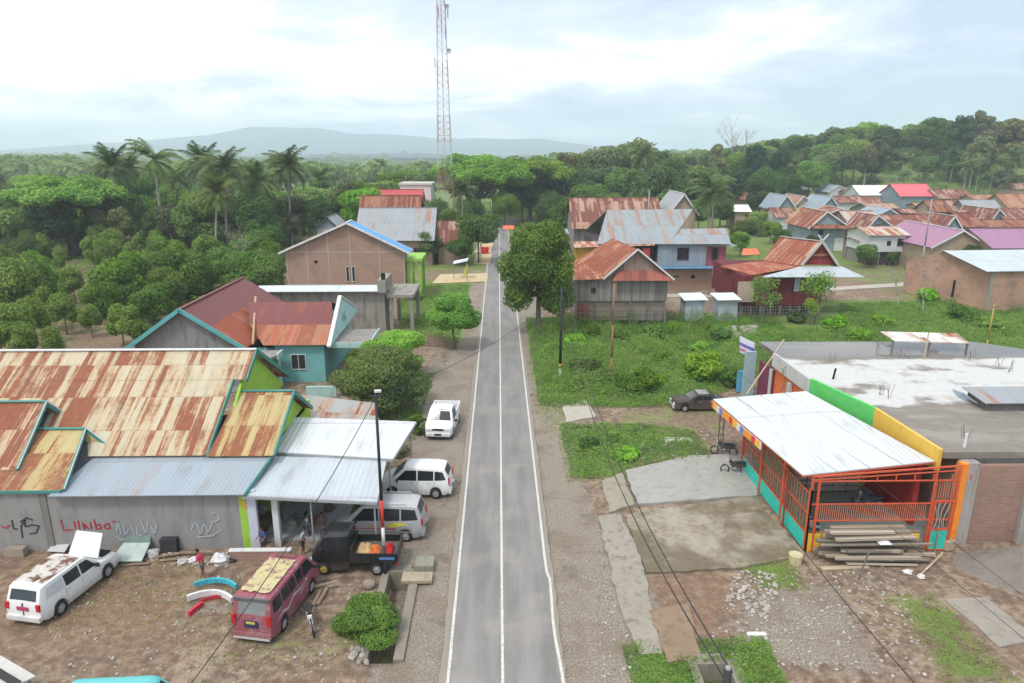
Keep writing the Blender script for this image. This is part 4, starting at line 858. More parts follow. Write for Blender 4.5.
# main roof: lower sheet area and the short upper extension to the right
rf = MB(); rf.slab([V(-44, 35.35, 4.0), V(-15.95, 35.35, 4.0), V(-15.95, 40.1, 6.75), V(-44, 40.1, 6.75)], .05); rf.slab([V(-44, 40.08, 6.76), V(-15.15, 40.08, 6.76), V(-15.15, 42.2, 8.0), V(-44, 42.2, 8.0)], .05)
rf.slab([V(-44, 48.6, 4.2), V(-15.15, 48.6, 4.2), V(-15.15, 42.2, 8.0), V(-44, 42.2, 8.0)], .05); r_A = rf.build('roof', cream, A, label='long cream roof striped with rust')
b_ = MB(); b_.beam((-44, 42.2, 8.05), (-15.15, 42.2, 8.05), 0.3, 0.06); b_.build('ridge_cap', WTRIM, r_A)
b_ = MB(); b_.beam((-15.92, 35.35, 3.96), (-15.92, 40.1, 6.7), .08, .26).beam((-15.12, 40.08, 6.7), (-15.12, 42.25, 7.95), .08, .26).beam((-15.12, 48.6, 4.15), (-15.12, 42.2, 7.95), .08, .26).build('barge_board', TEALTRIM, r_A)
MB().prism([V(-15.5, 36.5, 3.8), V(-15.5, 48, 3.8), V(-15.5, 42.2, 7.85)], V(-0.15, 0, 0)).build('gable', LIME, A, label='lime green gable under the long roof')
MB().bx(-15.9, -12.75, 36.4, 44.5, 0, 3.9).build('side_wall', LIME, A)
MB().prism([V(-12.75, 36.5, 3.9), V(-12.75, 43.3, 3.6), V(-12.75, 40.1, 5.75)], V(-0.15, 0, 0)).build('gable', LIME, A)
rf = MB(); rf.slab([V(-15.9, 35.25, 4.0), V(-12.3, 35.25, 4.0), V(-12.4, 40.1, 6.0), V(-15.6, 40.1, 6.0)], .05).slab([V(-12.35, 43.4, 3.7), V(-15.6, 43.4, 3.7), V(-15.6, 40.1, 6.0), V(-12.4, 40.1, 6.0)], .05); r2 = rf.build('roof', yel, A, label='lower yellowish rusted roof at the right end')
MB().beam((-12.28, 35.25, 3.95), (-12.36, 40.1, 5.95), .08, .24).beam((-12.33, 43.5, 3.62), (-12.36, 40.1, 5.95), .08, .24).beam((-15.6, 40.1, 6.04), (-12.4, 40.1, 6.04), .24, .05).build('barge_board', TEALTRIM, r2)
# two small cross gables
def crossg(rid, fe, be, xl, mat, lbl):
    rf = MB(); a, b, c = V(*rid), V(*fe), V(*be); rf.slab([V(xl, b.y, b.z), b, a, V(xl, a.y, a.z)], .05).slab([c, V(xl, c.y, c.z), V(xl, a.y, a.z), a], .05); r = rf.build('roof', mat, A, label=lbl)
    MB().beam(b + V(.04, 0, -.05), a + V(.04, 0, -.05), .08, .26).beam(c + V(.04, 0, -.05), a + V(.04, 0, -.05), .08, .26).beam(V(xl, a.y, a.z + .05), a + V(0, 0, .05), .22, .05).build('barge_board', TEALTRIM, r)
    MB().beam(b + V(.09, 0, .06), a + V(.09, 0, .06), .03, .08).beam(c + V(.09, 0, .06), a + V(.09, 0, .06), .03, .08).build('edge_strip', WTRIM, r)
    MB().prism([b + V(-.5, .3, -.15), c + V(-.5, -.1, -.15), a + V(-.5, 0, -.2)], V(-.12, 0, 0)).build('gable', flat((0.05, 0.055, 0.06), 0.9, name='gable_shade_board'), A)  # dark board stands for the shade in the open triangle under the ridge
crossg((-25.5, 37.5, 6.35), (-25.0, 33.6, 4.05), (-24.85, 38.7, 4.75), -44, redr, 'upper rusted cross gable roof at the left edge')
crossg((-22.9, 36.4, 5.15), (-22.0, 32.4, 3.5), (-21.3, 36.0, 4.0), -44, yel, 'lower yellow rusted cross gable roof at the left edge')
MB().slab([V(-22.6, 32.1, 3.32), V(-12.85, 32.1, 3.32), V(-12.4, 36.2, 4.0), V(-22.0, 36.2, 4.0)], .05).build('lean_to_roof', zincb, A, label='blue grey zinc lean-to roof above the graffiti wall')
MB().beam((-12.82, 32.1, 3.3), (-12.36, 36.2, 3.95), .07, .2).build('barge_board', TEALTRIM, A)
MB().bx(-44, -22.1, 32.35, 36.3, 3.35, 3.5).build('ceiling_slab', TEALTRIM, A)
# open workshop bays under the white awnings
MB().bx(-13.35, -12.95, YW, YW + .25, 0, 3.3).build('pillar', LIME, A, label='lime green painted pillar')
MB().bx(-12.95, -12.5, YW, YW + .22, 0, 3.3).build('pillar', flat((0.50, 0.52, 0.60), 0.7, name='lilac_paint'), A, label='pale lilac pillar')
MB().bx(-11.75, -11.45, YW + .1, YW + .4, 0, 3.2).build('pillar', WTRIM, A)
MB().bx(-12.5, -7.8, 40.6, 40.85, 0, 3.2).build('back_wall', concrete((0.30, 0.31, 0.33), 0.5, 'workshop_wall'), A)
MB().bx(-12.6, -8.7, 33.2, 40.6, 0, 0.14).build('floor_slab', concrete((0.33, 0.35, 0.37), 0.4, 'workshop_floor', False), A)
MB().bx(-13.6, -10.6, 31.35, 31.6, -0.05, 0.55).build('low_wall', brick((0.36, 0.16, 0.13), (0.26, 0.12, 0.10), stain=0.5, name='red_low_wall'), A, label='low red brick wall with a pale top')
MB().bx(-13.65, -10.55, 31.32, 31.63, 0.552, 0.6).build('coping', WTRIM, A)
MB().bx(-13.2, -12.97, YW - .03, YW - .004, 2.3, 3.2).build('sign_board', flat((0.55, 0.35, 0.06), 0.7, 0.9, scale=6.0, name='faded_mural'), A)
# graffiti
def text(s, size, mat, par, mtx, depth=0.004, name='graffiti', squash=1.0, label=None):
    cu = bpy.data.curves.new('lettering', 'FONT'); cu.body = s; cu.size = size; cu.extrude = depth; cu.align_x = 'LEFT'
    tmp = bpy.data.objects.new('lettering', cu); C.objects.link(tmp); bpy.context.view_layer.update()
    me = bpy.data.meshes.new_from_object(tmp.evaluated_get(bpy.context.evaluated_depsgraph_get())); bpy.data.objects.remove(tmp); bpy.data.curves.remove(cu)
    me.transform(mtx @ Matrix.Diagonal((squash, 1, 1, 1))); me.materials.clear(); me.materials.append(mat); me.transform(Matrix.Translation(-origin(par)))
    o = bpy.data.objects.new(name, me); put(o, par); kids.setdefault(par.name, []).append(o)
    if label: o['label'] = label
    return o
def wallM(x_, z_, tilt=0.0, y_=YW - 0.008): return Matrix.Translation((x_, y_, z_)) @ Matrix.Rotation(math.pi / 2, 4, 'X') @ Matrix.Rotation(tilt, 4, 'Z')
def stroke(mb, pts, r=0.035):
    P = [V(a, YW - 0.03, b) for a, b in pts]
    for p_, q_ in zip(P, P[1:]): mb.beam(p_, q_, 0.02, r * 2, up=(0, 1, 0)) if False else mb.prism([p_ + (q_ - p_).cross(V(0, 1, 0)).normalized() * r, q_ + (q_ - p_).cross(V(0, 1, 0)).normalized() * r, q_ - (q_ - p_).cross(V(0, 1, 0)).normalized() * r, p_ - (q_ - p_).cross(V(0, 1, 0)).normalized() * r], V(0, 0.022, 0))
RP = flat((0.42, 0.03, 0.06), 0.8, 0.3, name='red_spray'); BP = flat((0.04, 0.04, 0.05), 0.8, 0.3, name='black_spray'); WP = flat((0.36, 0.41, 0.46), 0.8, 0.3, name='pale_spray')
def wx(px): return Y(px, 520, YW).x
def wz(py): return Y(100, py, YW).z
g_ = MB()
for ps in ([(61, 519), (62, 530), (71, 529)], [(74, 521), (74, 529)], [(78, 520), (78, 529)], [(82, 522), (83, 529), (84, 524), (87, 529)], [(90, 522), (90, 529)], [(94, 519), (95, 529), (100, 528), (99, 524), (95, 525)], [(103, 525), (105, 529), (109, 528), (108, 523), (103, 525)], [(112, 522), (115, 521)]):
    stroke(g_, [(wx(a), wz(b)) for a, b in ps], 0.03)
g_.build('graffiti', RP, wl, label='red sprayed word')
g_ = MB()
for ps in ([(12, 519), (12, 528), (16, 528)], [(19, 537), (20, 525), (25, 519), (24, 526), (31, 524), (38, 525), (34, 532), (27, 533)], [(20, 521), (27, 517), (33, 519)]): stroke(g_, [(wx(a), wz(b)) for a, b in ps], 0.032)
g_.build('graffiti_mark', BP, wl, label='black sprayed scribble')
g_ = MB()
for ps in ([(0, 525), (4, 527), (9, 524)], ): stroke(g_, [(wx(a), wz(b)) for a, b in ps], 0.03)
g_.build('graffiti_mark', RP, wl)
g_ = MB()
for ps in ([(115, 532), (118, 521), (119, 534)], [(123, 524), (123, 536), (127, 530)], [(131, 525), (132, 536)], [(136, 527), (135, 536), (140, 535)], [(141, 520), (144, 534), (148, 523)], [(150, 526), (153, 535), (156, 525)], [(114, 536), (118, 540), (126, 539)], [(190, 530), (196, 522), (199, 536), (204, 523), (207, 534), (213, 522)], [(195, 538), (210, 537), (222, 530)], [(212, 515), (218, 513), (220, 520), (214, 523)]): stroke(g_, [(wx(a), wz(b)) for a, b in ps], 0.032)
g_.build('graffiti', WP, wl, label='pale blue and white sprayed lettering')
# white awnings
WHT = tin((0.56, 0.585, 0.61), 0.0, 1.0, 8.0, name='white_roof_sheets', rib=0.3, rough=0.4, bump=.5); PGR = tin((0.43, 0.47, 0.51), 0.0, 0.9, 8.0, name='pale_grey_sheets', rib=0.3, rough=0.45)
AW = thing('awning', (-9, 38.5, 0), 'upper white sheet awning over the workshop yard', 'awning')
MB().slab([V(-12.75, 36.6, 3.62), V(-5.95, 35.8, 3.5), V(-5.15, 40.3, 3.9), V(-13.3, 41.0, 4.0)], .06).build('roof', WHT, AW)
MB().beam((-12.75, 36.55, 3.55), (-5.95, 35.75, 3.43), .08, .16).beam((-5.93, 35.8, 3.43), (-5.13, 40.3, 3.82), .06, .14).build('frame', flat(STEELC, .5, name='steel_frame'), AW)
for p in ((-6.2, 36.1), (-5.5, 40.1), (-12.6, 40.7)): MB().tube([V(*p, -.1), V(*p, 3.5)], .05).build('post', flat(STEELC, .5, name='steel_frame'), AW)
MB().bx(-11.2, -7.4, 36.3, 36.33, 3.1, 3.4).build('banner', flat((0.5, 0.4, 0.4), 0.7, 0.8, scale=5.0, name='faded_banner'), AW)
AW2 = thing('awning', (-9.5, 34, 0), 'lower pale grey sheet awning in front of the workshop bay', 'awning')
MB().slab([V(-13.0, 32.25, 3.2), V(-6.15, 31.75, 3.05), V(-6.3, 36.0, 3.4), V(-12.75, 36.3, 3.5)], .06).build('roof', PGR, AW2)
MB().beam((-13.0, 32.2, 3.12), (-6.15, 31.7, 2.97), .06, .14).build('frame', flat(STEELC, .5, name='steel_frame'), AW2)
for p in ((-6.35, 32.0), (-9.6, 32.2)): MB().tube([V(*p, -.1), V(*p, 3.1)], .045).build('post', flat(STEELC, .5, name='steel_frame'), AW2)
LT = thing('shed', (-8.5, 45.5, 0), 'low shed roof of weathered grey sheets behind the white awning', 'shed')
MB().slab([V(-12.6, 41.3, 2.7), V(-7.7, 42.6, 2.3), V(-8.9, 47.2, 2.6), V(-14.4, 48.0, 3.0)], .05).build('roof', tin((0.34, 0.345, 0.34), 0.25, 0.9, 5.0, name='weathered_zinc'), LT)
MB().bx(-12.4, -8.6, 42.6, 42.8, 0, 2.4).bx(-9.1, -8.9, 42.8, 46.8, 0, 2.3).build('wall', greyw, LT)
# ---- B. teal house with maroon roof
maroon = tin((0.175, 0.05, 0.05), 0.12, 0.9, 3.2, (0.30, 0.09, 0.04), (0.25, 0.08, 0.05), name='maroon_sheets'); maror = tin((0.42, 0.25, 0.21), 0.78, 0.6, 4.0, (0.27, 0.07, 0.035), (0.34, 0.12, 0.06), name='maroon_rust_sheets')
TEAL = flat((0.16, 0.40, 0.40), 0.75, 0.15, name='teal_wall_paint'); LTEAL = flat((0.38, 0.56, 0.53), 0.7, 0.15, name='pale_teal_paint')
B = thing('teal_house', (-25, 64, 0), 'teal walled house with a maroon and rust T-shaped roof and grey front gable', 'house')
x0, x1, yf = -31.3, -22.3, 58.0; xm = -26.9; zr = 7.05
walls(B, x0, x1, yf + .5, 73, 0, 4.0, zr - .1, 'y', concrete((0.25, 0.25, 0.25), 0.6, 'grey_gable_render'), concrete((0.25, 0.25, 0.25), 0.6, 'grey_gable_render'), off=xm - (x0 + x1) / 2)
rr_ = MB(); kx = (zr - 4.0) / (xm - x0)
rr_.slab([V(x0 - .8, 73.4, 4.0 - kx * .8), V(x0 - .8, yf - .1, 4.0 - kx * .8), V(xm, yf - .1, zr), V(xm, 73.4, zr)], .05)
rr_.slab([V(x1 + .4, 66.5, 3.75), V(x1 + .4, 73.4, 3.75), V(xm, 73.4, zr), V(xm, 66.5, zr)], .05).slab([V(x1 + .4 - 2.6, yf - .1 , 5.5), V(x1 + .4 - 2.6, 66.5, 5.5), V(xm, 66.5, zr), V(xm, yf - .1, zr)], .05)
r1 = rr_.build('roof', maroon, B, label='dark maroon roof'); MB().slab([V(x1 + .6, yf - .1, 3.62), V(x1 + .6, 66.5, 3.62), V(x1 + .4 - 2.6, 66.5, 5.5), V(x1 + .4 - 2.6, yf - .1, 5.5)], .05).build('roof', maror, B, label='lower roof slope streaked with rust and white')
MB().beam((x0 - .8, yf - .14, 4.0 - kx * .8), (xm, yf - .14, zr), .1, .34).beam((x1 + .6, yf - .14, 3.6), (xm, yf - .14, zr), .1, .34).build('barge_board', flat((0.10, 0.36, 0.36), .6, .15, name='teal_board'), r1)
MB().beam((xm, yf, zr + .07), (xm, 73.4, zr + .07), .3, .06).build('ridge_cap', maroon, r1)
ym_, ye_ = 65.4, 59.2; rr_ = MB(); rr_.slab([V(-22.6, 62.0, 4.72), V(-15.1, 62.0, 4.72), V(-15.9, ym_, 6.1), V(-23.8, ym_, 6.1)], .05).slab([V(-15.6, 71.5, 4.0), V(-23, 71.5, 4.0), V(-23.8, ym_, 6.1), V(-15.9, ym_, 6.1)], .05); r2 = rr_.build('roof', maroon, B, label='upper band of the cross roof')
MB().slab([V(-20.6, ye_, 3.58), V(-15.0, ye_, 3.58), V(-15.1, 62.0, 4.72), V(-22.6, 62.0, 4.72)], .05).build('roof', tin((0.34, 0.09, 0.05), 0.45, 0.75, 4.0, (0.24, 0.085, 0.045), (0.42, 0.25, 0.12), name='orange_rust_sheets'), B, label='lower rust red band of the cross roof')
MB().beam((-23.6, 67.0, 6.3), (-21.2, 58.4, 3.9), .18, .1).build('valley_flashing', tin((0.4, 0.3, 0.2), 0.3, name='flashing'), r1)
MB().bx(-19.8, -15.5, 59.7, 70.5, 0, 3.6).build('wall', TEAL, B, label='teal painted wall')
MB().bx(-22.2, -19.8, 58.4, 60.5, 0, 3.0).build('wall', TEAL, B)
window(B, 'S', -17.8, 1.9, 1.2, 1.3, 59.7, 2, WTRIM)
MB().prism([V(-14.95, 58.9, 3.45), V(-14.95, 72, 3.9), V(-15.3, ym_, 6.6)], V(.22, 0, 0)).build('parapet_gable', LTEAL, B, label='pale triangular parapet with moulding')
MB().beam((-14.85, 58.9, 3.5), (-15.1, ym_, 6.66), .34, .14).beam((-14.85, 72, 3.95), (-15.1, ym_, 6.66), .34, .14).build('coping', WTRIM, B)
g_ = MB(); g_.bx(-14.70, -14.66, 64.6, 65.8, 4.5, 4.62).bx(-14.70, -14.66, 65.1, 65.3, 4.3, 5.3).bx(-14.70, -14.66, 64.8, 65.0, 4.7, 5.1).build('emblem', flat((0.25, 0.38, 0.37), 0.7, name='moulding'), B)
slabm = concrete((0.27, 0.25, 0.23), 0.7, 'porch_slab', False)
MB().bx(-15.3, -11.6, 60.2, 65.5, 3.15, 3.4).build('porch_slab', slabm, B); MB().bx(-15.3, -11.55, 60.1, 60.2, 3.05, 3.5).bx(-11.6, -11.5, 60.2, 65.5, 3.05, 3.5).build('cornice', LTEAL, B)
MB().prism([V(-22.6, 56.6, 2.95), V(-19.4, 56.6, 2.95), V(-18.9, 57.6, 2.95), V(-18.9, 59.1, 2.95), V(-22.6, 59.1, 2.95)], V(0, 0, .2)).build('porch_slab', slabm, B)
MB().bx(-22.7, -19.3, 56.45, 56.6, 2.75, 3.25).bx(-19.0, -18.86, 57.5, 59.1, 2.75, 3.25).build('cornice', LTEAL, B)
for p in ((-20.0, 57.0), (-19.2, 58.7), (-12.0, 60.6), (-12.0, 65.0)): MB().lathe((p[0], p[1], 0), [(.2, 0), (.2, .3), (.14, .4), (.13, 2.6), (.2, 2.75), (.2, 3.1)], n=12).build('column', LTEAL, B)
MB().bx(-16.2, -13.7, 55.8, 56.0, 0, 0.9).build('low_wall', LTEAL, B)
MB().bx(-31, -22.3, 56.9, 58.4, 0, 0.12).build('terrace', slabm, B)
# ---- C. brick gable house with blue roof edge
BR = brick((0.40, 0.22, 0.145), (0.25, 0.15, 0.105), (0.34, 0.28, 0.23), stain=0.35)
Cc = thing('brick_house', (-20.7, 102, 0), 'unplastered brick house with a wide gable, blue edged roof and lime green porch', 'house')
x0, x1, y0 = -29.0, -12.9, 95.5; xm, zr, ze = -20.4, 10.6, 6.9
walls(Cc, x0, x1, y0, 97.6, 0, ze, zr - .05, 'y', BR, BR, off=xm - (x0 + x1) / 2)
r = roofpair(Cc, x0, x1, y0, 97.6, ze, zr, 'y', [tin((.6, .62, .63), 0.05, name='pale_roof'), tin((0.08, 0.32, 0.62), 0.0, 1.0, 6, name='blue_roof_sheets', rough=.4)], 0.8, 0.7, off=xm - (x0 + x1) / 2, barge=WTRIM)
mb = MB()
for xx in (-29.0, -26.2, -23.3, -20.35, -16.4, -13.05): zt = ze + (zr - ze) * max(0, 1 - abs(xx - xm) / (xm - x0 if xx < xm else x1 - xm)) - .15; mb.bx(xx, xx + .14, y0 - .04, y0 - .003, 2.2, zt)
mb.bx(x0, x1, y0 - .035, y0 - .004, 6.55, 6.68).bx(x0, x1, y0 - .035, y0 - .004, 2.05, 2.2); mb.build('concrete_band', concrete((0.42, 0.36, 0.30), 0.2, 'tie_beam'), Cc)
for xx in (-20.75, -19.95): window(Cc, 'S', xx, 3.6, 0.35, 2.0, y0 - .05, 1, WTRIM)
MB().lathe((-25.0, y0 - .06, 5.3), [(0.0, -0.02), (.22, -.02), (.22, .03), (0, .03)], 'Y', 14).build('vent', DARK, Cc)
LG = flat((0.26, 0.46, 0.07), .6, .1, name='lime_porch_paint')
for p in ((-12.5, 96.5), (-11.0, 96.5), (-11.0, 101.5), (-12.5, 101.5)): MB().bx(p[0] - .2, p[0] + .2, p[1] - .2, p[1] + .2, 0, 5.2).build('porch_column', LG, Cc)
MB().bx(-12.85, -10.6, 96, 102, 5.2, 5.6).build('porch_roof', LG, Cc)
# concrete annexe in front, with the pale flat roof strip and open frame
D = thing('concrete_annexe', (-19, 82, 0), 'raw concrete building with a pale sheet roof strip and an open concrete frame', 'building')
rawc = concrete((0.29, 0.27, 0.24), 0.8, 'raw_concrete')
MB().bx(-26.3, -12.9, 77.5, 81.5, 0, 4.7).build('wall', rawc, D); MB().slab([V(-27.2, 76.8, 4.85), V(-12.9, 76.8, 4.85), V(-12.9, 78.6, 5.2), V(-27.2, 78.6, 5.2)], .08).build('roof', tin((0.55, 0.63, 0.65), 0.0, 1.0, 5, name='pale_teal_sheets'), D)
MB().bx(-13.5, -12.6, 76.6, 81.6, 4.7, 6.1).build('parapet', rawc, D); MB().bx(-13.1, -12.7, 77.0, 77.5, 6.1, 6.8).build('chimney_stub', DARK, D)
MB().bx(-12.6, -9.6, 77.2, 84, 4.0, 4.35).build('balcony_slab', rawc, D)
for p in ((-12.2, 77.6), (-9.9, 77.6), (-12.2, 83.5), (-9.9, 83.5)): MB().bx(p[0] - .2, p[0] + .2, p[1] - .2, p[1] + .2, 0, 4.0).build('post', rawc, D)
# ---- D. houses behind
ZN = tin((0.29, 0.315, 0.335), 0.14, 1.1, 6, (0.28, 0.12, 0.07), (0.36, 0.28, 0.22), name='grey_zinc'); RU = tin((0.34, 0.24, 0.22), 0.56, 0.9, 3.0, (0.15, 0.055, 0.042), name='old_rust_sheets'); RUd = tin((0.20, 0.075, 0.06), 0.5, 0.9, 3.0, (0.15, 0.04, 0.03), name='dark_rust_sheets')
BRN = brick((0.30, 0.18, 0.13), (0.24, 0.15, 0.11), stain=0.3, name='brown_brick')
house('house', 'house with a broad grey zinc roof behind the brick gable house', -25.2, -11.9, 125, 138, 5.0, 9.7, 'x', BRN, [ZN, ZN], BRN, barge=None, over=.7, wins=((.8, .5, 1.2, 1.3),))
house('house', 'low rusted roof attached right of the grey zinc roof, by the palm', -11.0, -6.8, 127, 134, 4.2, 7.4, 'x', BRN, [RU, RU], BRN, barge=None)
house('house', 'dark rusty red roof rising left behind the grey zinc roof', -27.5, -16, 140, 150, 6.5, 11.1, 'x', BRN, [RUd, RUd], BRN, barge=None)
house('house', 'small house with a dark gabled roof left behind the brick gable house', -33.5, -29.2, 130, 137, 6.0, 8.2, 'y', concrete((.4, .38, .38), .3, 'plaster'), [flat((.06, .065, .075), .7, name='dark_roof'), ZN], flat((.2, .25, .3), name='blue_board'), barge=flat((.05, .06, .07), .7, name='dark_barge'))
house('house', 'house with a bright crimson roof in front of the white building', -30, -19, 172, 182, 7.0, 10.6, 'x', concrete((.45, .4, .33), .3, 'cream_wall'), [flat((.42, .07, .07), .5, .15, name='crimson_roof'), flat((.42, .07, .07), .5, .15, name='crimson_roof')], barge=None, over=1.2)
o = thing('white_building', (-20, 190, 0), 'tall white block with a flat top behind the crimson roof', 'building'); MB().bx(-25.6, -17.6, 186, 196, 0, 11.2).build('wall', concrete((.62, .6, .58), .15, 'white_wall'), o); MB().bx(-25.9, -17.3, 185.7, 196.3, 11.2, 11.7).build('parapet', concrete((.5, .48, .46), .4, 'parapet_wall'), o); window(o, 'S', -21.5, 9, 1.6, 1.4, 186, 2)
house('house', 'small blue hut between the trees near the far road', -13.4, -10.6, 158, 162, 5.0, 7.0, 'y', flat((.18, .42, .62), .7, name='sky_blue_paint'), [ZN, ZN], barge=None)
# ---- right side of the road
tl = lambda a, y: Y(a, 0, y).x
PL = planks((0.22, 0.205, 0.19), 0.2, name='grey_board_wall'); PLr = planks((0.25, 0.08, 0.06), 0.16, name='red_board_wall'); PLm = planks((0.13, 0.022, 0.028), 0.22, True, 0.35, name='maroon_board_wall'); PLb = planks((0.24, 0.29, 0.33), 0.5, True, 0.12, name='blue_grey_board_wall')
ORR = tin((0.40, 0.20, 0.13), 0.62, 0.7, 1.9, (0.22, 0.065, 0.035), (0.40, 0.19, 0.09), name='orange_rusted_sheets')
# E: weathered house with orange rust roof
E1 = thing('plank_house', (14.4, 84, 0), 'weathered grey plank house with an orange rusted roof and striped gable', 'house')
x0, x1, y0, y1, ze, xm, zr = 8.9, 19.7, 80.3, 90, 5.5, 15.9, 9.05
MB().bx(x0, x1, y0, y1, 2.9, ze).build('wall', PL, E1); MB().bx(x0 + .3, x1 - .2, y0 + .25, y1, .5, 2.89).build('lower_wall', planks((0.24, 0.20, 0.17), 0.2, False, .5, name='patched_boards'), E1)
g = MB(); g.prism([V(12.2, y0 - .1, ze), V(19.7, y0 - .1, ze), V(xm, y0 - .1, zr - .15)], V(0, .1, 0)); g.build('gable', planks((0.30, 0.20, 0.18), 1.2, True, .6, name='striped_gable_sheets'), E1)
rf = MB(); rf.slab([V(12.0, y0 - .6, ze + .15), V(xm, y0 - .6, zr), V(14.6, y1, zr), V(9.6, y1, ze + .6)], .05).slab([V(8.2, y0 - .5, ze - .05), V(12.1, y0 - .6, ze + .15), V(9.7, y1, ze + .6), V(8.2, y1, ze)], .05); r = rf.build('roof', ORR, E1)
MB().slab([V(xm, y0 - .6, zr), V(20.3, y0 - .6, ze + .05), V(20.3, y1, ze + .05), V(14.6, y1, zr)], .05).build('roof', ZN, E1); MB().slab([V(13.0, y0 - .9, ze - .05), V(19.9, y0 - .9, ze - .05), V(19.0, y0 - .15, ze + 1.0), V(13.9, y0 - .15, ze + 1.0)], .04).build('gable_skirt', planks((.3, .1, .08), .9, True, .5, name='skirt_sheets'), E1)
MB().beam((12.0, y0 - .65, ze + .1), (xm, y0 - .65, zr), .08, .2).beam((20.3, y0 - .65, ze), (xm, y0 - .65, zr), .08, .2).build('barge_board', WTRIM, r)
window(E1, 'S', 11.0, 4.2, .5, .5, y0, 1)
for i in range(6): MB().bx(x0 + .1 + i * 2.1, x0 + .25 + i * 2.1, y0 - .02, y0 + .15, -.2, 2.9).build('post', WOODG, E1)
mb = MB()
for i in range(11): mb.beam((x0 + i * 1.0, y0 - .5, 0), (x0 + i * 1.0, y0 - .5, 2.3), .05)
for z in (.9, 1.6, 2.25): mb.beam((x0, y0 - .5, z), (x1, y0 - .5, z), .05)
mb.build('lattice', WOODG, E1)
MB().bx(9.2, 10.5, y0 - .1, y0 - .03, .6, 2.6).build('patch', PLr, E1); MB().bx(15.6, 19.3, y0 + .1, y0 + .24, .5, 1.7).build('patch', WOODG, E1)
# F: long zinc house, blue grey walls on brick
F1 = thing('long_house', (25, 106, 0), 'big two storey house with long zinc roofs, blue grey upper wall and orange brick below', 'house')
ZS = tin((0.26, 0.30, 0.325), 0.30, 0.9, 5.5, (0.27, 0.18, 0.14), (0.30, 0.27, 0.23), name='streaked_zinc'); 
x0, x1 = tl(597, 102), tl(669, 102); MB().bx(x0 + 1, x1, 103, 117, 3.3, 6.8).build('wall', flat((.045, .04, .04), .9, name='dark_boards'), F1)  # near-black boards below the tall left zinc roof
rf = MB(); a, b, c, d = Y(597, 244, 101.5), Y(669, 244, 101.5), Y(693, 209, 110), Y(607, 210, 110); rf.slab([a, b, c, d], .06); rf.slab([V(b.x, 118, b.z), V(a.x, 118, a.z), d, c], .06); rf.build('roof', ZS, F1, label='tall left zinc roof')
a, b, c, d = Y(669, 244, 101.3), Y(731, 244, 101.3), Y(727, 228, 105.5), Y(668, 229, 105.5); rf = MB(); rf.slab([a, b, c, d], .06); rf.slab([V(b.x, 110, b.z), V(a.x, 110, a.z), d, c], .06); rf.build('roof', ZS, F1, label='lower right zinc roof')
xa, xb = tl(672, 102), tl(725, 102); MB().bx(xa, xb, 102, 110, 3.45, 6.75).build('wall', PLb, F1, label='blue grey upper wall'); MB().bx(xb + .003, xb + 3.0, 102.3, 110, 3.45, 6.4).build('wall', planks((.35, .10, .13), .6, True, .2, name='pink_red_boards'), F1, label='pink red boarded end')
MB().slab([V(xb - .2, 101.4, 6.55), V(xb + 4.3, 101.4, 6.5), V(xb + 4.3, 110, 6.7), V(xb - .2, 110, 6.8)], .05).build('end_roof', ZN, F1)
MB().bx(xa - .3, xb + 1.2, 102.25, 110, 0, 3.44).build('lower_wall', brick((.42, .24, .15), (.36, .2, .13), stain=.2, name='orange_brick'), F1, label='orange brick ground floor')
MB().bx(xa - .3, xb + 1.0, 100.8, 102.24, 3.3, 3.42).build('ledge', flat((.12, .3, .5), .6, .3, name='blue_tarp'), F1)
for xx, w_ in ((27.0, 1.6), (31.7, .75)): window(F1, 'S', xx, 5.3, w_, 1.7, 102, 2 if w_ > 1 else 1)
MB().bx(xb - 2, xb - 1.4, 102.2, 102.24, 1.6, 2.1).bx(xa + 2.5, xa + 3.4, 102.2, 102.24, 1.8, 2.0).build('vent', DARK, F1)
MB().bx(tl(647, 101), tl(671, 101), 100.9, 101.0, 3.4, 4.3).build('balcony_rail', flat((.5, .08, .03), .6, .2, name='orange_red_paint'), F1); MB().bx(tl(655, 101.5), tl(663, 101.5), 101.4, 101.5, 4.6, 6.2).build('shutter', flat((.42, .05, .05), .6, name='red_shutter'), F1)
MB().bx(tl(644, 100.8), tl(650, 100.8), 100.7, 100.74, 5.2, 6.2).build('laundry', flat((.6, .15, .35), .8, name='pink_cloth'), F1)
MB().bx(tl(580, 102), tl(611, 102), 101.9, 102.0, 4.6, 6.2).build('balcony_wall', planks((.42, .27, .05), .5, True, .3, name='mustard_boards'), F1); MB().bx(tl(585, 103), tl(605, 103), 102.6, 103.4, .3, 3.6).build('lower_wall', PLr, F1)
MB().slab([V(tl(580, 101), 101, 6.4), V(tl(668, 101), 101, 6.7), V(tl(668, 101), 103, 7.2), V(tl(580, 101), 103, 7.0)], .05).build('eave_sheet', tin((.45, .3, .25), .4, name='brown_eave'), F1)
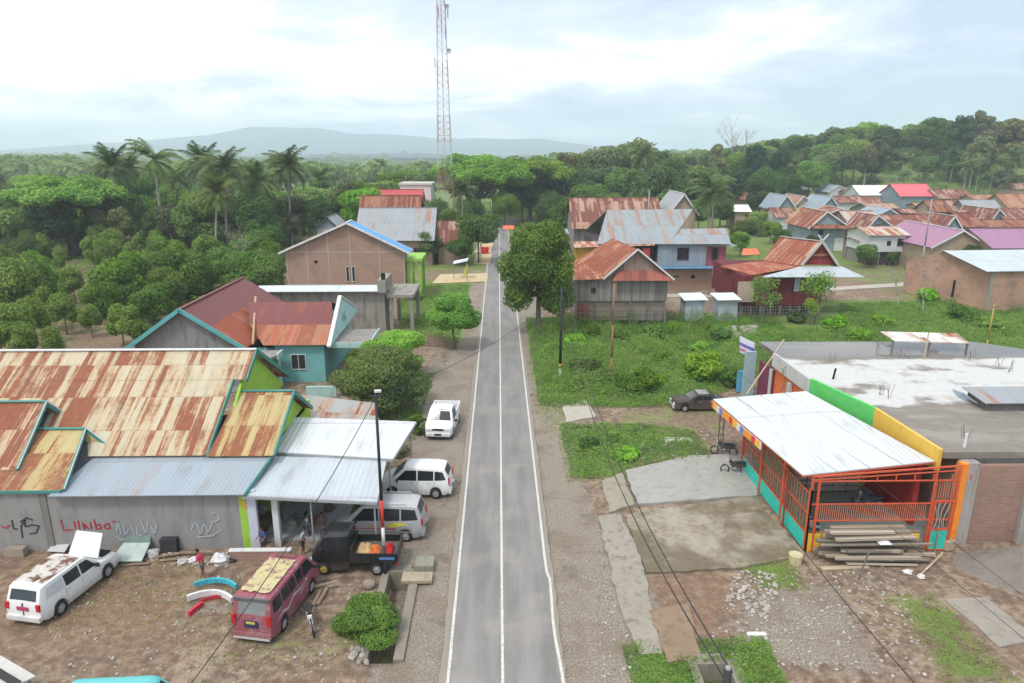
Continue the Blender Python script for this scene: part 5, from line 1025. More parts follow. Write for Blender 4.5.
# F2 rusty roofs behind
house('house', 'long house with a red rusted roof behind the zinc roofed house', 13.2, 28.5, 123, 136, 7.4, 11.6, 'x', PL, [RU, RU], PL, barge=None, over=1.0, stilts=2.5)
MB_ = house('house', 'small tan gabled house at the right end of the red rusted roof', 30.0, 34.6, 124, 134, 9.6, 12.6, 'y', concrete((.38, .3, .22), .3, 'tan_plaster'), [ZN, ZN], barge=WTRIM, over=.5)
for i, (px, yy, z, w_) in enumerate(((560, 118, 6.6, 4.0), (562, 112, 4.5, 3.6), (562, 106, 2.6, 3.4))):
    o = thing('shed', (tl(px, yy), yy, 0), ('topmost lean-to shed left of the red rusted roof', 'middle lean-to shed left of the zinc roofed house', 'lowest lean-to shed left of the zinc roofed house')[i], 'shed'); xx = tl(px, yy)
    MB().slab([V(xx - w_ / 2, yy - 2, z), V(xx + w_ / 2, yy - 2, z + .1), V(xx + w_ / 2, yy + 2, z + .5), V(xx - w_ / 2, yy + 2, z + .4)], .05).build('roof', ZN if i != 1 else RU, o)
    for sx in (-1, 1): MB().bx(xx + sx * w_ * .42 - .07, xx + sx * w_ * .42 + .07, yy - 1.8, yy - 1.66, 0, z).build('post', WOODG, o)
    MB().bx(xx - w_ * .4, xx + w_ * .4, yy + .5, yy + .6, .3, z - .4).build('back_wall', PL, o)
# toilets
for i, (xa, lb) in enumerate(((22.3, 'left blue grey sheet metal cabin with a white roof, beside the plank house'), (26.3, 'right blue grey sheet metal cabin with a white roof, beside the maroon house'))):
    o = thing('cabin', (xa + 1.2, 82.6, 0), lb, 'cabin', 'sheet metal cabins'); MB().bx(xa, xa + 2.3, 81.6, 84.0, .1, 2.75).build('wall', tin((.36, .42, .48), .05, .6, 3, name='blue_grey_cabin_sheet', rib=.15), o)
    MB().slab([V(xa - .3, 81.2, 2.75), V(xa + 2.6, 81.2, 2.8), V(xa + 2.6, 84.4, 3.05), V(xa - .3, 84.4, 3.0)], .06).build('roof', tin((.62, .70, .72), 0, name='white_cabin_roof'), o); MB().bx(xa + .7, xa + 1.5, 81.54, 81.6, .1, 2.0).build('door', flat((.27, .31, .36), .6, name='cabin_door'), o)
# G: maroon stilt house
S1 = thing('stilt_house', (38, 89, 0), 'maroon walled stilt house with a steep rusted roof and crossed gable horns', 'house')
RS = tin((0.50, 0.36, 0.27), 0.60, 0.55, 7.0, (0.24, 0.07, 0.04), (0.36, 0.15, 0.08), name='pinkish_rusted_sheets'); RED = tin((0.32, 0.10, 0.06), 0.55, 0.8, 2.5, (0.27, 0.065, 0.035), name='red_rust_skirt_sheets')
za = G(822, 242, 9.2); yr = 90.5; ap = Y(822, 242, 88.4); apb = Y(780, 237, 99); L0 = Y(801, 266, 88.0); L1 = Y(763, 260, 97.5); Rr = Y(838, 266, 88.4)
rf = MB(); rf.slab([L1, L0, ap, apb], .07); rf.slab([Rr, V(Rr.x, 99, Rr.z), apb, ap], .07); r = rf.build('roof', RS, S1)
MB().beam(L0 + V(0, -.1, .1), ap + V(0, -.1, .1), .14, .3).beam(Rr + V(0, -.1, .1), ap + V(0, -.1, .1), .14, .3).beam(ap + V(0, 0, .12), apb + V(0, 0, .12), .3, .08).build('barge_board', concrete((.45, .42, .38), .3, 'pale_board'), r)
MB().beam(ap + V(-.2, -.1, -.1), ap + V(.7, -.1, 1.0), .1, .14).beam(ap + V(.2, -.1, -.1), ap + V(-.6, -.1, .9), .1, .14).build('gable_horn', WTRIM, r)
MB().prism([L0 + V(.6, .4, .1), Rr + V(-.4, .3, .1), ap + V(0, .4, -.4)], V(0, .15, 0)).build('gable', planks((.20, .03, .03), .7, True, .25, name='crimson_boards'), S1); MB().beam(L0.lerp(ap, .45) + V(.2, .2, 0), Rr.lerp(ap, .45) + V(-.1, .2, 0), .12, .3).build('gable_ledge', RUd, S1)
e1, e2, e3 = Y(720, 266, 91), Y(752, 275, 84.6), Y(801, 268, 87.6); MB().slab([e1, e2, e3 + V(0, .3, .15), L1 + V(0, 0, -.05)], .06).build('skirt_roof', RED, S1, label='red rusted skirt roof on the left')
f1, f2, f3, f4 = Y(760, 277, 83.4), Y(865, 277, 83.6), Y(842, 266.5, 88.0), Y(800, 266.5, 87.8); MB().slab([f1, f2, f3, f4], .06).slab([f2, V(f2.x, 98, f2.z), V(f3.x, 98, f3.z), f3], .06).build('skirt_roof', tin((.42, .47, .50), .05, 1.0, 5, name='pale_zinc_skirt'), S1, label='pale zinc skirt roof along the front')
wa, wb = tl(768, 84.6), tl(857, 84.6); zt = f1.z - .05; MB().bx(wa, wb, 84.6, 97, 1.35, zt).build('wall', PLm, S1); MB().bx(tl(756, 88), wa - .003, 88, 95, 1.2, zt - .9).build('wall', PLm, S1)
MB().bx(tl(763, 84.2), tl(781, 84.2), 84.1, 84.3, 1.9, 4.4).build('mat_screen', concrete((.42, .34, .26), .4, 'woven_mat'), S1); window(S1, 'S', tl(828, 84.6), 4.1, .5, 1.8, 84.6, 1, WTRIM, flat((.35, .42, .48), .6, name='pale_shutter')); window(S1, 'S', tl(842, 84.6), 4.6, .6, .7, 84.6, 1, WTRIM)
mb = MB()
for i in range(38): xx = wa - 3 + (wb - wa + 2.6) * i / 37; mb.bx(xx - .03, xx + .03, 84.0, 84.05, .2, 1.3 + .1 * (i % 3))
for z in (.5, .9, 1.25): mb.bx(wa - 3, wb, 83.97, 84.0, z, z + .07)
mb.build('lattice', WOODG, S1)
for i in range(9): xx = wa + .1 + (wb - wa - .2) * i / 8; MB().bx(xx - .1, xx + .1, 84.7, 84.9, -.2, 1.35).build('post', WOODG, S1)
MB().bx(wa + 1, wb - 1, 86, 96, 0, 1.34).build('lower_wall', flat((.05, .045, .04), .95, name='underfloor_shade'), S1)  # dark box paints the shade behind the lattice, under the floor
# H: village houses, each measured off its eave
pal = {'grey': PL, 'blue': PLb, 'tan': concrete((.36, .28, .20), .3, 'tan_wall'), 'brick': brick((.38, .2, .13), (.32, .17, .12), stain=.35, name='village_brick'), 'white': concrete((.55, .57, .58), .2, 'pale_wall'), 'red': PLr, 'slate': flat((.19, .24, .29), .7, .15, name='slate_paint')}
BG = tin((.26, .33, .39), .05, 1.0, 5, name='slate_blue_sheets'); PK = flat((.62, .12, .14), .5, .12, name='coral_red_roof'); WHR = flat((.78, .78, .77), .5, .08, name='white_roof'); MAG = tin((.33, .17, .27), .05, 1.0, 5, (.3, .14, .18), (.33, .2, .26), name='faded_magenta_sheets'); OR = tin((.32, .18, .14), .45, .9, 3, (.24, .09, .05), name='orange_sheets'); BRT = tin((.36, .24, .19), .3, .9, 4, name='brown_tile_sheets')
def vF(label, ap, lc, rc, ze, wall, roof, gab=None, back=12, stilts=0, wins=((.3, .55, .8, 1.0), (.7, .55, .8, 1.0)), low=None, barge=WTRIM, door=None, ovx=.7, name='house'):
    y0 = G((lc[0] + rc[0]) / 2, (lc[1] + rc[1]) / 2, ze).y; xa, xb = Y(lc[0], lc[1], y0).x, Y(rc[0], rc[1], y0).x; a = Y(ap[0], ap[1], y0); k = ovx
    return house(name, label, xa + k, xb - k, y0 + .5, y0 + .5 + back, ze, a.z - .2, 'y', pal[wall], roof, pal.get(gab, pal[wall]) if isinstance(gab, str) or gab is None else gab, over=k, stilts=stilts, wins=wins, low=low, barge=barge, off=a.x - (xa + xb) / 2, door=door)
def vS(label, xl, xr, pr_, pe, ze, wall, roof, depth=9, stilts=0, wins=((.3, .5, .9, 1.0), (.7, .5, .9, 1.0)), low=None, z0=0.0, barge=None, name='house'):
    y0 = G((xl + xr) / 2, pe, ze).y; xa, xb = Y(xl, pe, y0).x, Y(xr, pe, y0).x; a = Y((xl + xr) / 2, pr_, y0 + depth / 2)
    return house(name, label, xa + .5, xb - .5, y0 + .5, y0 + .5 + depth, ze + .3, a.z, 'x', pal[wall], [roof, roof], None, over=.6, stilts=stilts, wins=wins, low=low, barge=barge, z0=z0)
o = vF('grey boarded stilt house with a dark rust roof and pale blue gable', (828, 210.7), (809, 225.5), (851, 225.5), 5.2, 'blue', [tin((.40, .22, .16), .62, 1.0, 4, (.19, .06, .04), name='brown_rust_sheets'), RUd], 'blue', 12, 0, ((.3, .72, .8, .8),), door=(.84, 1.8, 2.6, flat((.62, .64, .62), .5, name='white_door')))
y0 = o.location.y - 6; a = Y(810, 226, y0); b = Y(853, 226, y0); MB().slab([V(a.x, y0 - 1.6, 4.7), V(b.x, y0 - 1.6, 4.7), V(b.x, y0 - .02, 5.4), V(a.x, y0 - .02, 5.4)], .05).build('skirt_roof', RUd, o); MB().bx(b.x, b.x + 5, y0 + 1.5, y0 + 9, .3, 4.4).build('wall', PL, o)
MB().slab([V(b.x - .3, y0 + .6, 4.5), V(b.x + 5.4, y0 + .6, 4.2), V(b.x + 5.4, y0 + 9, 4.6), V(b.x - .3, y0 + 9, 4.9)], .05).build('skirt_roof', ZN, o)
vF('slate blue gabled roof, leftmost of the far pale blue pair', (787.5, 195), (776, 208), (798, 208), 4.6, 'tan', [BG, BG], 'slate', 12, wins=(), ovx=.5)
vF('brown gabled house between the two slate blue gables', (804.5, 195.5), (795, 204), (816, 204), 5.0, 'tan', [BRT, BRT], 'tan', 12, ovx=.5)
vF('slate blue gabled roof with a long left slope, right of the brown gable', (832, 196), (818, 209), (842, 208), 4.6, 'slate', [BG, BG], 'slate', 12, wins=())
vF('dark red hipped roof tucked beside the slate blue gable', (842, 207.5), (825, 214), (852, 214), 5.0, 'red', [RUd, RUd], 'red', 8, wins=())
vF('grey gabled house below the wood with a red lean-to at its side', (839, 185), (828, 191.5), (855, 191), 5.5, 'white', [BG, BG], 'white', 12, wins=((.35, .6, 1, 1),))
vS('house with a large bright white roof near the wood', 860, 900, 185.5, 195.5, 5.2, 'white', WHR, 12, wins=((.7, .5, 1.4, 1.2),))
vS('house with a large coral red roof beside the white roofed one', 900, 937, 184, 196.5, 5.6, 'slate', PK, 13, wins=())
vS('house with a brown rusted roof right of the coral red roof', 938, 974, 189.5, 199, 5, 'tan', RU, 10, wins=())
vS('long dull red roof in front of the white roofed house', 838, 882, 196.5, 203.5, 4.6, 'white', RU, 8, wins=((.8, .5, 1, 1),))
vS('low brown roof between the white roof and the grey gables', 868, 900, 203.5, 209, 4.6, 'grey', BRT, 7)
vF('grey blue gable standing before the low brown roof', (890.5, 208), (874, 216.5), (904, 215), 4.6, 'blue', [BG, BG], 'blue', 9, wins=())
vS('roof of patched brown sheets in the middle of the village', 932, 950, 200.5, 212, 4.5, 'tan', RUd, 8, wins=())
vS('dark rust red roof left of the wide zinc slope', 950, 970, 200.5, 212, 4.5, 'white', RU, 8, wins=())
vS('wide plain pale zinc roof slope in the middle of the village', 969, 1006, 200, 213.5, 4.5, 'grey', ZN, 9, wins=())
vS('long orange roof in front of the hillside palms', 975, 1014, 195, 200.5, 5, 'tan', OR, 8, wins=())
vS('orange roofed house cut by the right edge of the photo', 1008, 1050, 194, 208.5, 5, 'tan', OR, 11)
vF('rust roofed house with a grey left gable near the right edge', (1000, 208.5), (990, 219), (1012, 219), 4.6, 'slate', [RU, RU], 'slate', 12, wins=())
vS('rust roofed row reaching the right edge of the photo', 1004, 1060, 208.5, 219.5, 4.6, 'grey', RU, 9, wins=())
vS('dark low rust roof behind the magenta roofed house', 982, 1050, 220, 228, 4.4, 'grey', RUd, 7, wins=())
vS('long low house with a roof streaked rust and white', 884, 944, 215, 228.5, 4.5, 'grey', tin((.40, .25, .20), .62, 1.6, 6, (.17, .055, .04), (.33, .16, .10), name='rust_and_pale_sheets'), 10, wins=())
vF('small pale blue gable with white edges on the long streaked roof', (956, 215.5), (942, 229), (966, 228), 4.4, 'blue', [RU, RUd], 'blue', 10, wins=((.5, .5, 1.6, .8),))
vS('dark rusted roof with one pale skylight sheet', 962, 984, 213, 227, 4.6, 'grey', RUd, 8, wins=())
o = vS('stilt house with a low patched roof, pale board wall and dark underfloor', 868, 911, 227, 236.5, 5.2, 'white', tin((.50, .45, .42), .35, 1.2, 5, (.28, .09, .05), name='patched_pale_sheets'), 8, stilts=2.4, wins=((.55, .5, .6, .7), (.85, .55, .9, 1.2)), low=flat((.06, .05, .045), .95, name='stilt_shade_fill'))  # near-black fill between the stilts stands for the shade below the house
vF('small grey blue gable at the left end of the patched stilt house', (879, 214.5), (866, 226), (896, 226), 5.2, 'blue', [RU, BG], 'blue', 8, wins=())
vS('weathered zinc roof slope beside the patched stilt house', 848, 884, 211, 224, 4.6, 'grey', tin((.42, .40, .38), .45, 1.5, 6, (.27, .10, .07), name='half_rusted_zinc'), 9, wins=())
vS('pale zinc lean-to roofs between the gable and the brown brick house', 911, 936, 229, 236, 4.4, 'brick', ZN, 6, wins=())
vF('brown brick gable with a wide faded magenta roof', (964.7, 229.5), (932, 243.5), (991, 249), 4.6, 'tan', [MAG, MAG], 'tan', 16, wins=((.65, .75, .3, 1.2),), ovx=.5)
yy = G(990, 249, 4.6).y; o = vS('magenta roofed wing running to the right edge of the photo', 992, 1075, 229, 249, 4.6, 'tan', MAG, 12, wins=())
vS('small brown hut among the left village trees', 728, 752, 193, 200, 4.6, 'tan', OR, 7, wins=()); vS('small white roofed hut among the left village trees', 734, 752, 205, 212, 4.2, 'tan', WHR, 6, wins=())
vS('red brown roof half hidden by the village trees', 775, 800, 208, 218, 4.6, 'white', RU, 8, wins=())
vS('crimson roof peeping through trees above the red rusted roof', 641, 650, 179, 190, 7, 'tan', flat((.42, .07, .07), .5, .15, name='crimson_roof'), 6, wins=())
o = thing('tarp_shelter', (tl(750, 100), 100, 0), 'small shelter with a bright orange tarpaulin beside the long house', 'shelter'); a, b = Y(742, 255, 99), Y(760, 254, 99); MB().slab([a, b, Y(757, 248.5, 103), Y(743, 248.5, 103)], .04).build('roof', flat((.75, .14, .05), .6, .1, name='orange_tarp'), o)
for p in (a, b): MB().tube([V(p.x, p.y + .2, 0), V(p.x, p.y + .2, p.z)], .06).build('post', WOODG, o)
MB().bx(a.x + .5, b.x - .3, 101, 102, 0, 2.6).build('wall', flat((.4, .45, .47), .7, name='pale_sheet'), o)
for i_, (xl, xr, p0, p1, ze_, wl_, rf_) in enumerate(((858, 880, 238, 243, 3.6, 'grey', RU), (845, 860, 214, 219, 4.2, 'blue', RUd), (918, 936, 203, 208, 4.2, 'tan', BRT), (866, 884, 199, 203, 4.4, 'tan', RUd), (902, 920, 209, 214, 4.2, 'red', RU), (986, 1003, 213, 218, 4.2, 'blue', BG), (905, 925, 217, 221, 4.0, 'grey', BG), (765, 782, 186, 191, 5, 'tan', BRT), (798, 812, 186, 190, 5, 'grey', ZN), (846, 862, 190, 194, 5, 'tan', RU), (1006, 1030, 183, 189, 6, 'tan', RU), (752, 768, 214, 219, 4, 'tan', RUd))):
    vS(('lowest small rusted hut below the patched stilt house', 'dark red hut behind the grey boarded stilt house', 'brown tiled hut between the coral roof and the streaked roof', 'dark rust hut below the white roof', 'small rusted hut with a red wall before the slate gables', 'small slate hut between the rusted rows at the right', 'slate blue hut at the foot of the long streaked roof', 'brown hut at the edge of the wood behind the slate gables', 'grey zinc hut at the edge of the wood', 'rusted hut between the grey gabled house and the white roof', 'rusted roof high at the right edge below the palms', 'dark rusted hut under the left village trees')[i_], xl, xr, p0, p1, ze_, wl_, rf_, 6, wins=((.4, .5, .8, .9),))
# brick warehouse
W = thing('brick_warehouse', (66, 95, 0), 'bare orange brick warehouse with a pale zinc gable roof', 'warehouse')
c0, c1 = V(62.4, 86.6, 0), V(58.9, 99.5, 0); a0 = Y(987, 270, 86.6); l0 = Y(924, 262, 99.0); ap = Y(947, 250.5, 94.0); WB = brick((.50, .25, .15), (.34, .18, .12), (.36, .29, .24), stain=.6, name='warehouse_brick')
zE = a0.z; g = MB(); g.prism([c0, c1, V(c1.x, c1.y, l0.z), V(ap.x, ap.y, ap.z - .1), V(c0.x, c0.y, zE - .05)], V(.25, .07, 0)); g.build('gable', WB, W); MB().prism([c0 + V(.02, 0, 0), c0 + V(30, 2, 0), c0 + V(30, 2.3, 0), c0 + V(.02, .3, 0)], V(0, 0, zE - .1)).build('wall', WB, W)
MB().prism([V(c0.x - .06, c0.y - .06, 0), V(c0.x + .3, c0.y - .04, 0), V(c0.x + .3, c0.y + .3, 0), V(c0.x - .06, c0.y + .3, 0)], V(0, 0, zE - .1)).build('corner_column', rawc, W)
apr_ = ap + V(-.5, 0, 0); rf = MB(); rf.slab([a0 + V(-.3, -.5, -.1), a0 + V(31, 1.5, -.1), ap + V(30, 2, 0), apr_], .06).slab([l0 + V(30, 2.6, -.1), l0 + V(-.3, .4, -.1), apr_, ap + V(30, 2, 0)], .06); rf.build('roof', tin((.48, .54, .57), .04, 1.0, 6, name='clean_zinc'), W)
MB().beam(c0.lerp(c1, .38) + V(-.04, 0, .9), c0.lerp(c1, .38) + V(-.04, 0, 3.2), .28, .08).build('slit_window', DARK, W)
# ---- I. flat roofed shop with green and yellow parapet
SH = thing('shop_building', (31, 44, 0), 'unfinished flat roofed shop with green and yellow parapet and a puddled concrete roof', 'shop')
zt = 5.0; t = NT('roof_slab_concrete'); p = t.pos(); n1 = t.noise(p, 0.22, 6, 0.6); n2 = t.noise(p, 2.0, 6, 0.7); n3 = t.noise(t.map(p, (0.35, 1, 1), (7, 2, 0)), 0.5, 5, 0.6); yv = t.sepv(p)[1]
c = t.mix(n2, (0.125, 0.11, 0.092), (0.26, 0.235, 0.20)); c = t.mix(t.m('MULTIPLY', t.ss(n3, .5, .62), .5), c, (0.30, 0.28, 0.25)); wm_ = t.m('ADD', t.m('MULTIPLY', t.m('SUBTRACT', n1, .5), 3.0), t.m('MULTIPLY', t.m('SUBTRACT', n3, .5), 1.5)); band = t.m('MULTIPLY', t.ss(yv, 37.5, 40.5), t.ss(yv, 50.8, 48.5)); xv = t.sepv(p)[0]
wh = t.ss(t.m('ADD', wm_, t.m('MULTIPLY_ADD', band, 1.5, -1.05)), 0.0, 0.4); c = t.mix(wh, c, t.mix(n2, (0.36, 0.36, 0.35), (0.60, 0.60, 0.58)))
wet = t.m('MULTIPLY', t.ss(yv, 49.0, 50.5), t.ss(t.m('ADD', n1, t.m('MULTIPLY', n3, .3)), .50, .58)); c = t.mix(t.m('MULTIPLY', wet, .55), c, (0.07, 0.055, 0.045)); t.fin(c, t.m('MULTIPLY_ADD', wet, -.85, .9)); t.b.inputs['Specular IOR Level'].default_value = .5; roofc = t.mat
P = [(24.6, 33.6), (62, 33.0), (62, 54.5), (22.3, 57.3), (22.0, 45.5)]; P = [G(937, 464, 4.3) + V(.22, -.1, 0), V(60, 32.6, 0), V(60, 44.5, 0), V(45.0, 48.5, 0), V(38.4, 54.0, 0), V(21.1, 54.4, 0), G(772, 362, 4.3) + V(.22, 0, 0), G(809, 390, 4.3) + V(.22, 0, 0), G(873, 421, 4.3) + V(.22, 0, 0)]
MB().prism([V(q.x, q.y, zt - .35) for q in P], V(0, 0, .35)).build('roof_slab', roofc, SH)
MB().prism([V(23.9, 33.5, 0), V(60, 33.0, 0), V(60, 44.2, 0), V(38, 53.6, 0), V(21.9, 54.0, 0), G(809, 390, 4.3) + V(.8, 0, -4.3), G(873, 421, 4.3) + V(.8, 0, -4.3)], V(0, 0, zt - .355)).build('wall', brick((.30, .15, .10), (.24, .14, .10), stain=.3, name='interior_brick'), SH)
MB().bx(24.55, 60, 32.75, 33.1, zt - 1.0, zt - .36).build('ring_beam', concrete((.10, .10, .10), .6, 'dark_beam_concrete'), SH)  # beam coloured darker than the other concrete
MB().bx(24.52, 27.1, 32.45, 32.74, 0, zt - .62).bx(27.7, 60, 32.4, 32.74, 0, zt - .62).build('wall', brick((.34, .17, .12), (.24, .14, .11), (.30, .26, .22), .28, .10, .25, name='front_brick'), SH, label='rough red brick front wall')
MB().bx(23.7, 24.5, 32.3, 33.0, 0, 4.6).bx(27.12, 27.68, 32.2, 32.74, 0, 3.6).build('concrete_column', concrete((.36, .34, .32), .6, 'column_concrete'), SH)
MB().bx(23.30, 23.62, 31.9, 32.3, .0, 4.75).build('orange_pier', flat((.75, .24, .03), .6, .15, name='orange_paint'), SH)
# parapet running back along the left edge
def wallrun(a, b, z0, z1, t_, mat, par, name, label=None):
    d = (V(*b, 0) - V(*a, 0)).normalized(); n = V(-d.y, d.x, 0) * t_; return MB().prism([V(*a, z0), V(*b, z0), V(*b, z0) + n, V(*a, z0) + n], V(0, 0, z1 - z0)).build(name, mat, par, label=label)
gA = G(937, 464, 4.3); gB = G(873, 421, 4.3); gC = G(809, 390, 4.3); gD = G(772, 362, 4.3)
wallrun(gA[:2], gB[:2], 3.9, 5.12, -.2, flat((.66, .42, .07), .6, .15, name='mustard_paint'), SH, 'parapet', 'mustard yellow parapet'); wallrun(gB[:2], gC[:2], 3.9, 5.12, -.2, flat((.10, .50, .12), .6, .15, name='green_paint'), SH, 'parapet', 'bright green parapet'); wallrun(gC[:2], gD[:2], 4.0, 5.03, -.2, concrete((.5, .5, .48), .4, 'grey_white_fascia'), SH, 'parapet', 'weathered white fascia')
sg = gC + V(.25, 0, 0); sd = gD + V(.25, 0, 0); wallrun(sg[:2], sd[:2], 0, 3.98, -.2, flat((.62, .16, .05), .6, .2, name='orange_shutter'), SH, 'roller_shutter', 'orange roller shutters'); 
for k in (.0, .5, 1.0): q = sg.lerp(sd, k); MB().bx(q.x - .3, q.x - .04, q.y - .2, q.y + .2, 0, 3.7).build('pier', concrete((.5, .5, .48), .4, 'grey_white_fascia'), SH)
q = G(757, 375, 2.0); MB().bx(20.0, 20.9, 54.2, 54.4, .2, 4.2).build('wall', flat((.30, .42, .46), .7, name='pale_blue_panel'), SH); MB().bx(20.95, 21.1, 50.8, 53.6, .4, 3.7).build('door', flat((.16, .03, .07), .6, .5, scale=4., name='dark_red_poster'), SH)
# interior of the open front and its side
MB().bx(16.5, 23.7, 38.6, 38.8, 0, 3.5).build('inner_wall', flat((.55, .36, .10), .7, .2, name='mustard_inner'), SH)
MB().bx(22.3, 22.6, 33.9, 43, 0, 3.8).build('inner_wall', flat((.33, .035, .03), .6, .2, name='dark_red_inner'), SH)
MB().bx(16.2, 23.9, 32.2, 38.5, .0, .22).build('floor_slab', concrete((.20, .24, .23), .4, 'tile_floor', False), SH)
# roof clutter
dm = concrete((.14, .135, .13), .6, 'upstand_concrete'); hA = G(987, 411, zt); MB().bx(hA.x, hA.x + 4.2, hA.y, hA.y + 1.9, zt, zt + .5).build('hatch', dm, SH); MB().slab([V(hA.x - .3, hA.y - .2, zt + .56), V(hA.x + 4.4, hA.y - .2, zt + .56), V(hA.x + 4.4, hA.y + 2.1, zt + .8), V(hA.x - .3, hA.y + 2.1, zt + .8)], .05).build('hatch_cover', ZN, SH)
hB = G(958, 397, zt); MB().slab([V(hB.x, hB.y, zt + .1), V(hA.x - .35, hA.y + .4, zt + .35), V(hA.x - .3, hA.y + 1.8, zt + .5), V(hB.x + .4, hB.y + 1.2, zt + .12)], .04).build('loose_sheet', BG, SH)
rb = MB(); rd = random.Random(4)
for (px, py) in ((783, 375), (784, 392), (882, 395), (890, 398), (832, 362), (966, 438), (1000, 365), (1010, 372), (905, 358), (972, 360), (878, 349)):
    q = G(px, py, zt)
    for k in range(4): rb.tube([V(q.x + rd.uniform(-.25, .25), q.y + rd.uniform(-.25, .25), zt), V(q.x + rd.uniform(-.3, .3), q.y + rd.uniform(-.3, .3), zt + rd.uniform(.5, .9))], .014, 4)
rb.build('rebar_stub', flat((.13, .09, .07), .8, name='rusty_rebar'), SH)
q = G(964, 447, zt); MB().tube([V(q.x, q.y, zt - 1.2), V(q.x + .03, q.y, zt + .75)], .07).build('vent_pipe', WTRIM, SH); q = G(833, 379, zt); MB().tube([V(q.x, q.y, zt), V(q.x + .1, q.y, zt + .75)], .07).build('vent_pipe', DARK, SH)
q0, q1 = G(895, 341, zt + .8), G(970, 343, zt + .8); o = thing('lean_shelter', (q0.lerp(q1, .5).x, q0.y, zt), 'low shelter of pale sheets standing behind the puddled roof', 'shelter'); 
MB().slab([q0, q1, q1 + V(.3, 2.2, .2), q0 + V(0, 2.2, .2)], .06).build('roof', tin((.6, .6, .58), .2, name='pale_old_sheets'), o)
for q in (q0, q1, q0.lerp(q1, .5)): MB().bx(q.x - .06, q.x + .06, q.y + .2, q.y + .32, zt - 4.5, q.z).build('post', WOODG, o)
# awning on the shop
SA = thing('shop_awning', (18.5, 39, 0), 'large white sheet awning reaching out from the shop over its orange grille', 'awning')
a, b, c_, d = G(803, 475, 4.1), G(935, 461, 4.4), G(806, 391, 4.5), G(713, 399, 4.0)
MB().slab([a, b, c_, d], .06).build('roof', WHT, SA); STO = flat((.55, .095, .04), .5, .15, name='orange_red_steel')
mb = MB()
for k in (.25, .5, .75): p_, q_ = a.lerp(b, k), d.lerp(c_, k); mb.beam(p_ + V(0, 0, .02), q_ + V(0, 0, .02), .05, .02)
mb.build('roof_seam', flat((.35, .37, .38), .6, name='seam_metal'), SA)
MB().beam(a + V(0, .04, -.1), b + V(0, .04, -.1), .06, .12).beam(a + V(.04, 0, -.08), d + V(.04, 0, -.08), .05, .1).build('frame', STO, SA)
t = NT('fascia_stripes'); u, v, _ = t.sepv(t.uv()); f = t.white(t.comb(t.m('FLOOR', t.m('DIVIDE', u, 0.7)), 1.0), 'Color'); cc = t.n('ShaderNodeValToRGB'); cc.color_ramp.interpolation = 'CONSTANT'; t.t.links.new(t.m('FRACT', t.m('DIVIDE', u, 3.1)), cc.inputs[0])
for i_, (ps, cl) in enumerate(((0, (.75, .28, .04, 1)), (.35, (.55, .04, .06, 1)), (.5, (.75, .42, .05, 1)), (.7, (.6, .6, .62, 1)), (.85, (.12, .2, .5, 1)))):
    el = cc.color_ramp.elements[i_] if i_ < 2 else cc.color_ramp.elements.new(ps); el.position = ps; el.color = cl
fas = t.fin(cc.outputs[0], .6); fb = d.lerp(a, .62); MB().prism([d + V(-.05, 0, -.1), fb + V(-.05, 0, -.1), fb + V(-.05, 0, -.55), d + V(-.05, 0, -.55)], V(-.04, 0, 0)).build('fascia_sign', fas, SA, label='striped orange, red and blue fascia board')
pst = G(717, 455); mb = MB()
for dx in (0, .3): mb.tube([V(pst.x + dx, pst.y, -.1), V(pst.x + dx, pst.y, 3.9)], .04)
for k in range(7): mb.beam((pst.x, pst.y, .3 + k * .55), (pst.x + .3, pst.y, .55 + k * .55), .03)
mb.build('lattice_post', flat((.12, .12, .12), .6, name='dark_steel'), SA)
# orange grille: front (facing the camera) and left side
FG = thing('grille_fence', (19.5, 32, 0), 'orange steel grille fence with teal lower panels around the shop front', 'fence')
fx0, fx1, fy = 15.7, 23.2, 31.75; TLP = flat((.03, .48, .38), .5, .1, name='turquoise_panel')
mb = MB()
for xx in (fx0, fx0 + .35, 21.93, 23.08): mb.bx(xx - .05, xx + .05, fy - .05, fy + .05, 0, 4.1 + .07 * (xx - fx0))
for z in (1.75, 2.68, 3.95): mb.bx(fx0, fx1, fy - .03, fy + .03, z - .028, z + .028)
mb.beam((fx0, fy, 4.2), (fx1, fy, 4.75), .07, .08).beam((fx0, fy, 4.02), (fx1, fy, 4.5), .05, .05)
for i in range(9): xx = fx0 + .4 + i * .95; mb.beam((xx, fy, 3.95), (xx, fy, 4.3), .05)
mb.build('frame', STO, FG)
mb = MB()
for i in range(52): xx = fx0 + .45 + i * .108; mb.bx(xx - .012, xx + .012, fy - .015, fy + .015, 1.75, 2.68)
for i in range(8): xx = 22.05 + i * .13; mb.bx(xx - .012, xx + .012, fy - .015, fy + .015, 2.95, 3.93)
pass
mb.bx(fx0 + .5, 21.6, fy + .001, fy + .02, 1.08, 1.12)
mb.build('bars', flat((.62, .22, .13), .5, .15, name='pale_orange_steel'), FG)
gt = MB(); gt.bx(22.0, 22.08, fy - .12, fy - .05, .1, 2.9).bx(22.93, 23.01, fy - .12, fy - .05, .1, 2.9).bx(22.09, 22.92, fy - .12, fy - .05, 2.8, 2.9).bx(22.09, 22.92, fy - .12, fy - .05, 1.2, 1.3).bx(22.09, 22.92, fy - .12, fy - .05, .05, .12); g_ = gt.build('gate', STO, FG)
MB().bx(22.09, 22.92, fy - .10, fy - .07, .12, 1.2).build('gate_panel', TLP, g_)
sc_ = MB()
for k in range(4):
    pts = [V(22.18 + k * .18 + .1 * math.sin(t_ * 5 + k), fy - .09, 1.32 + t_ * 1.46) for t_ in np.linspace(0, 1, 9)]; sc_.tube(pts, .016, 5)
sc_.build('scrollwork', flat((.5, .45, .42), .5, name='pale_scroll_steel'), g_)
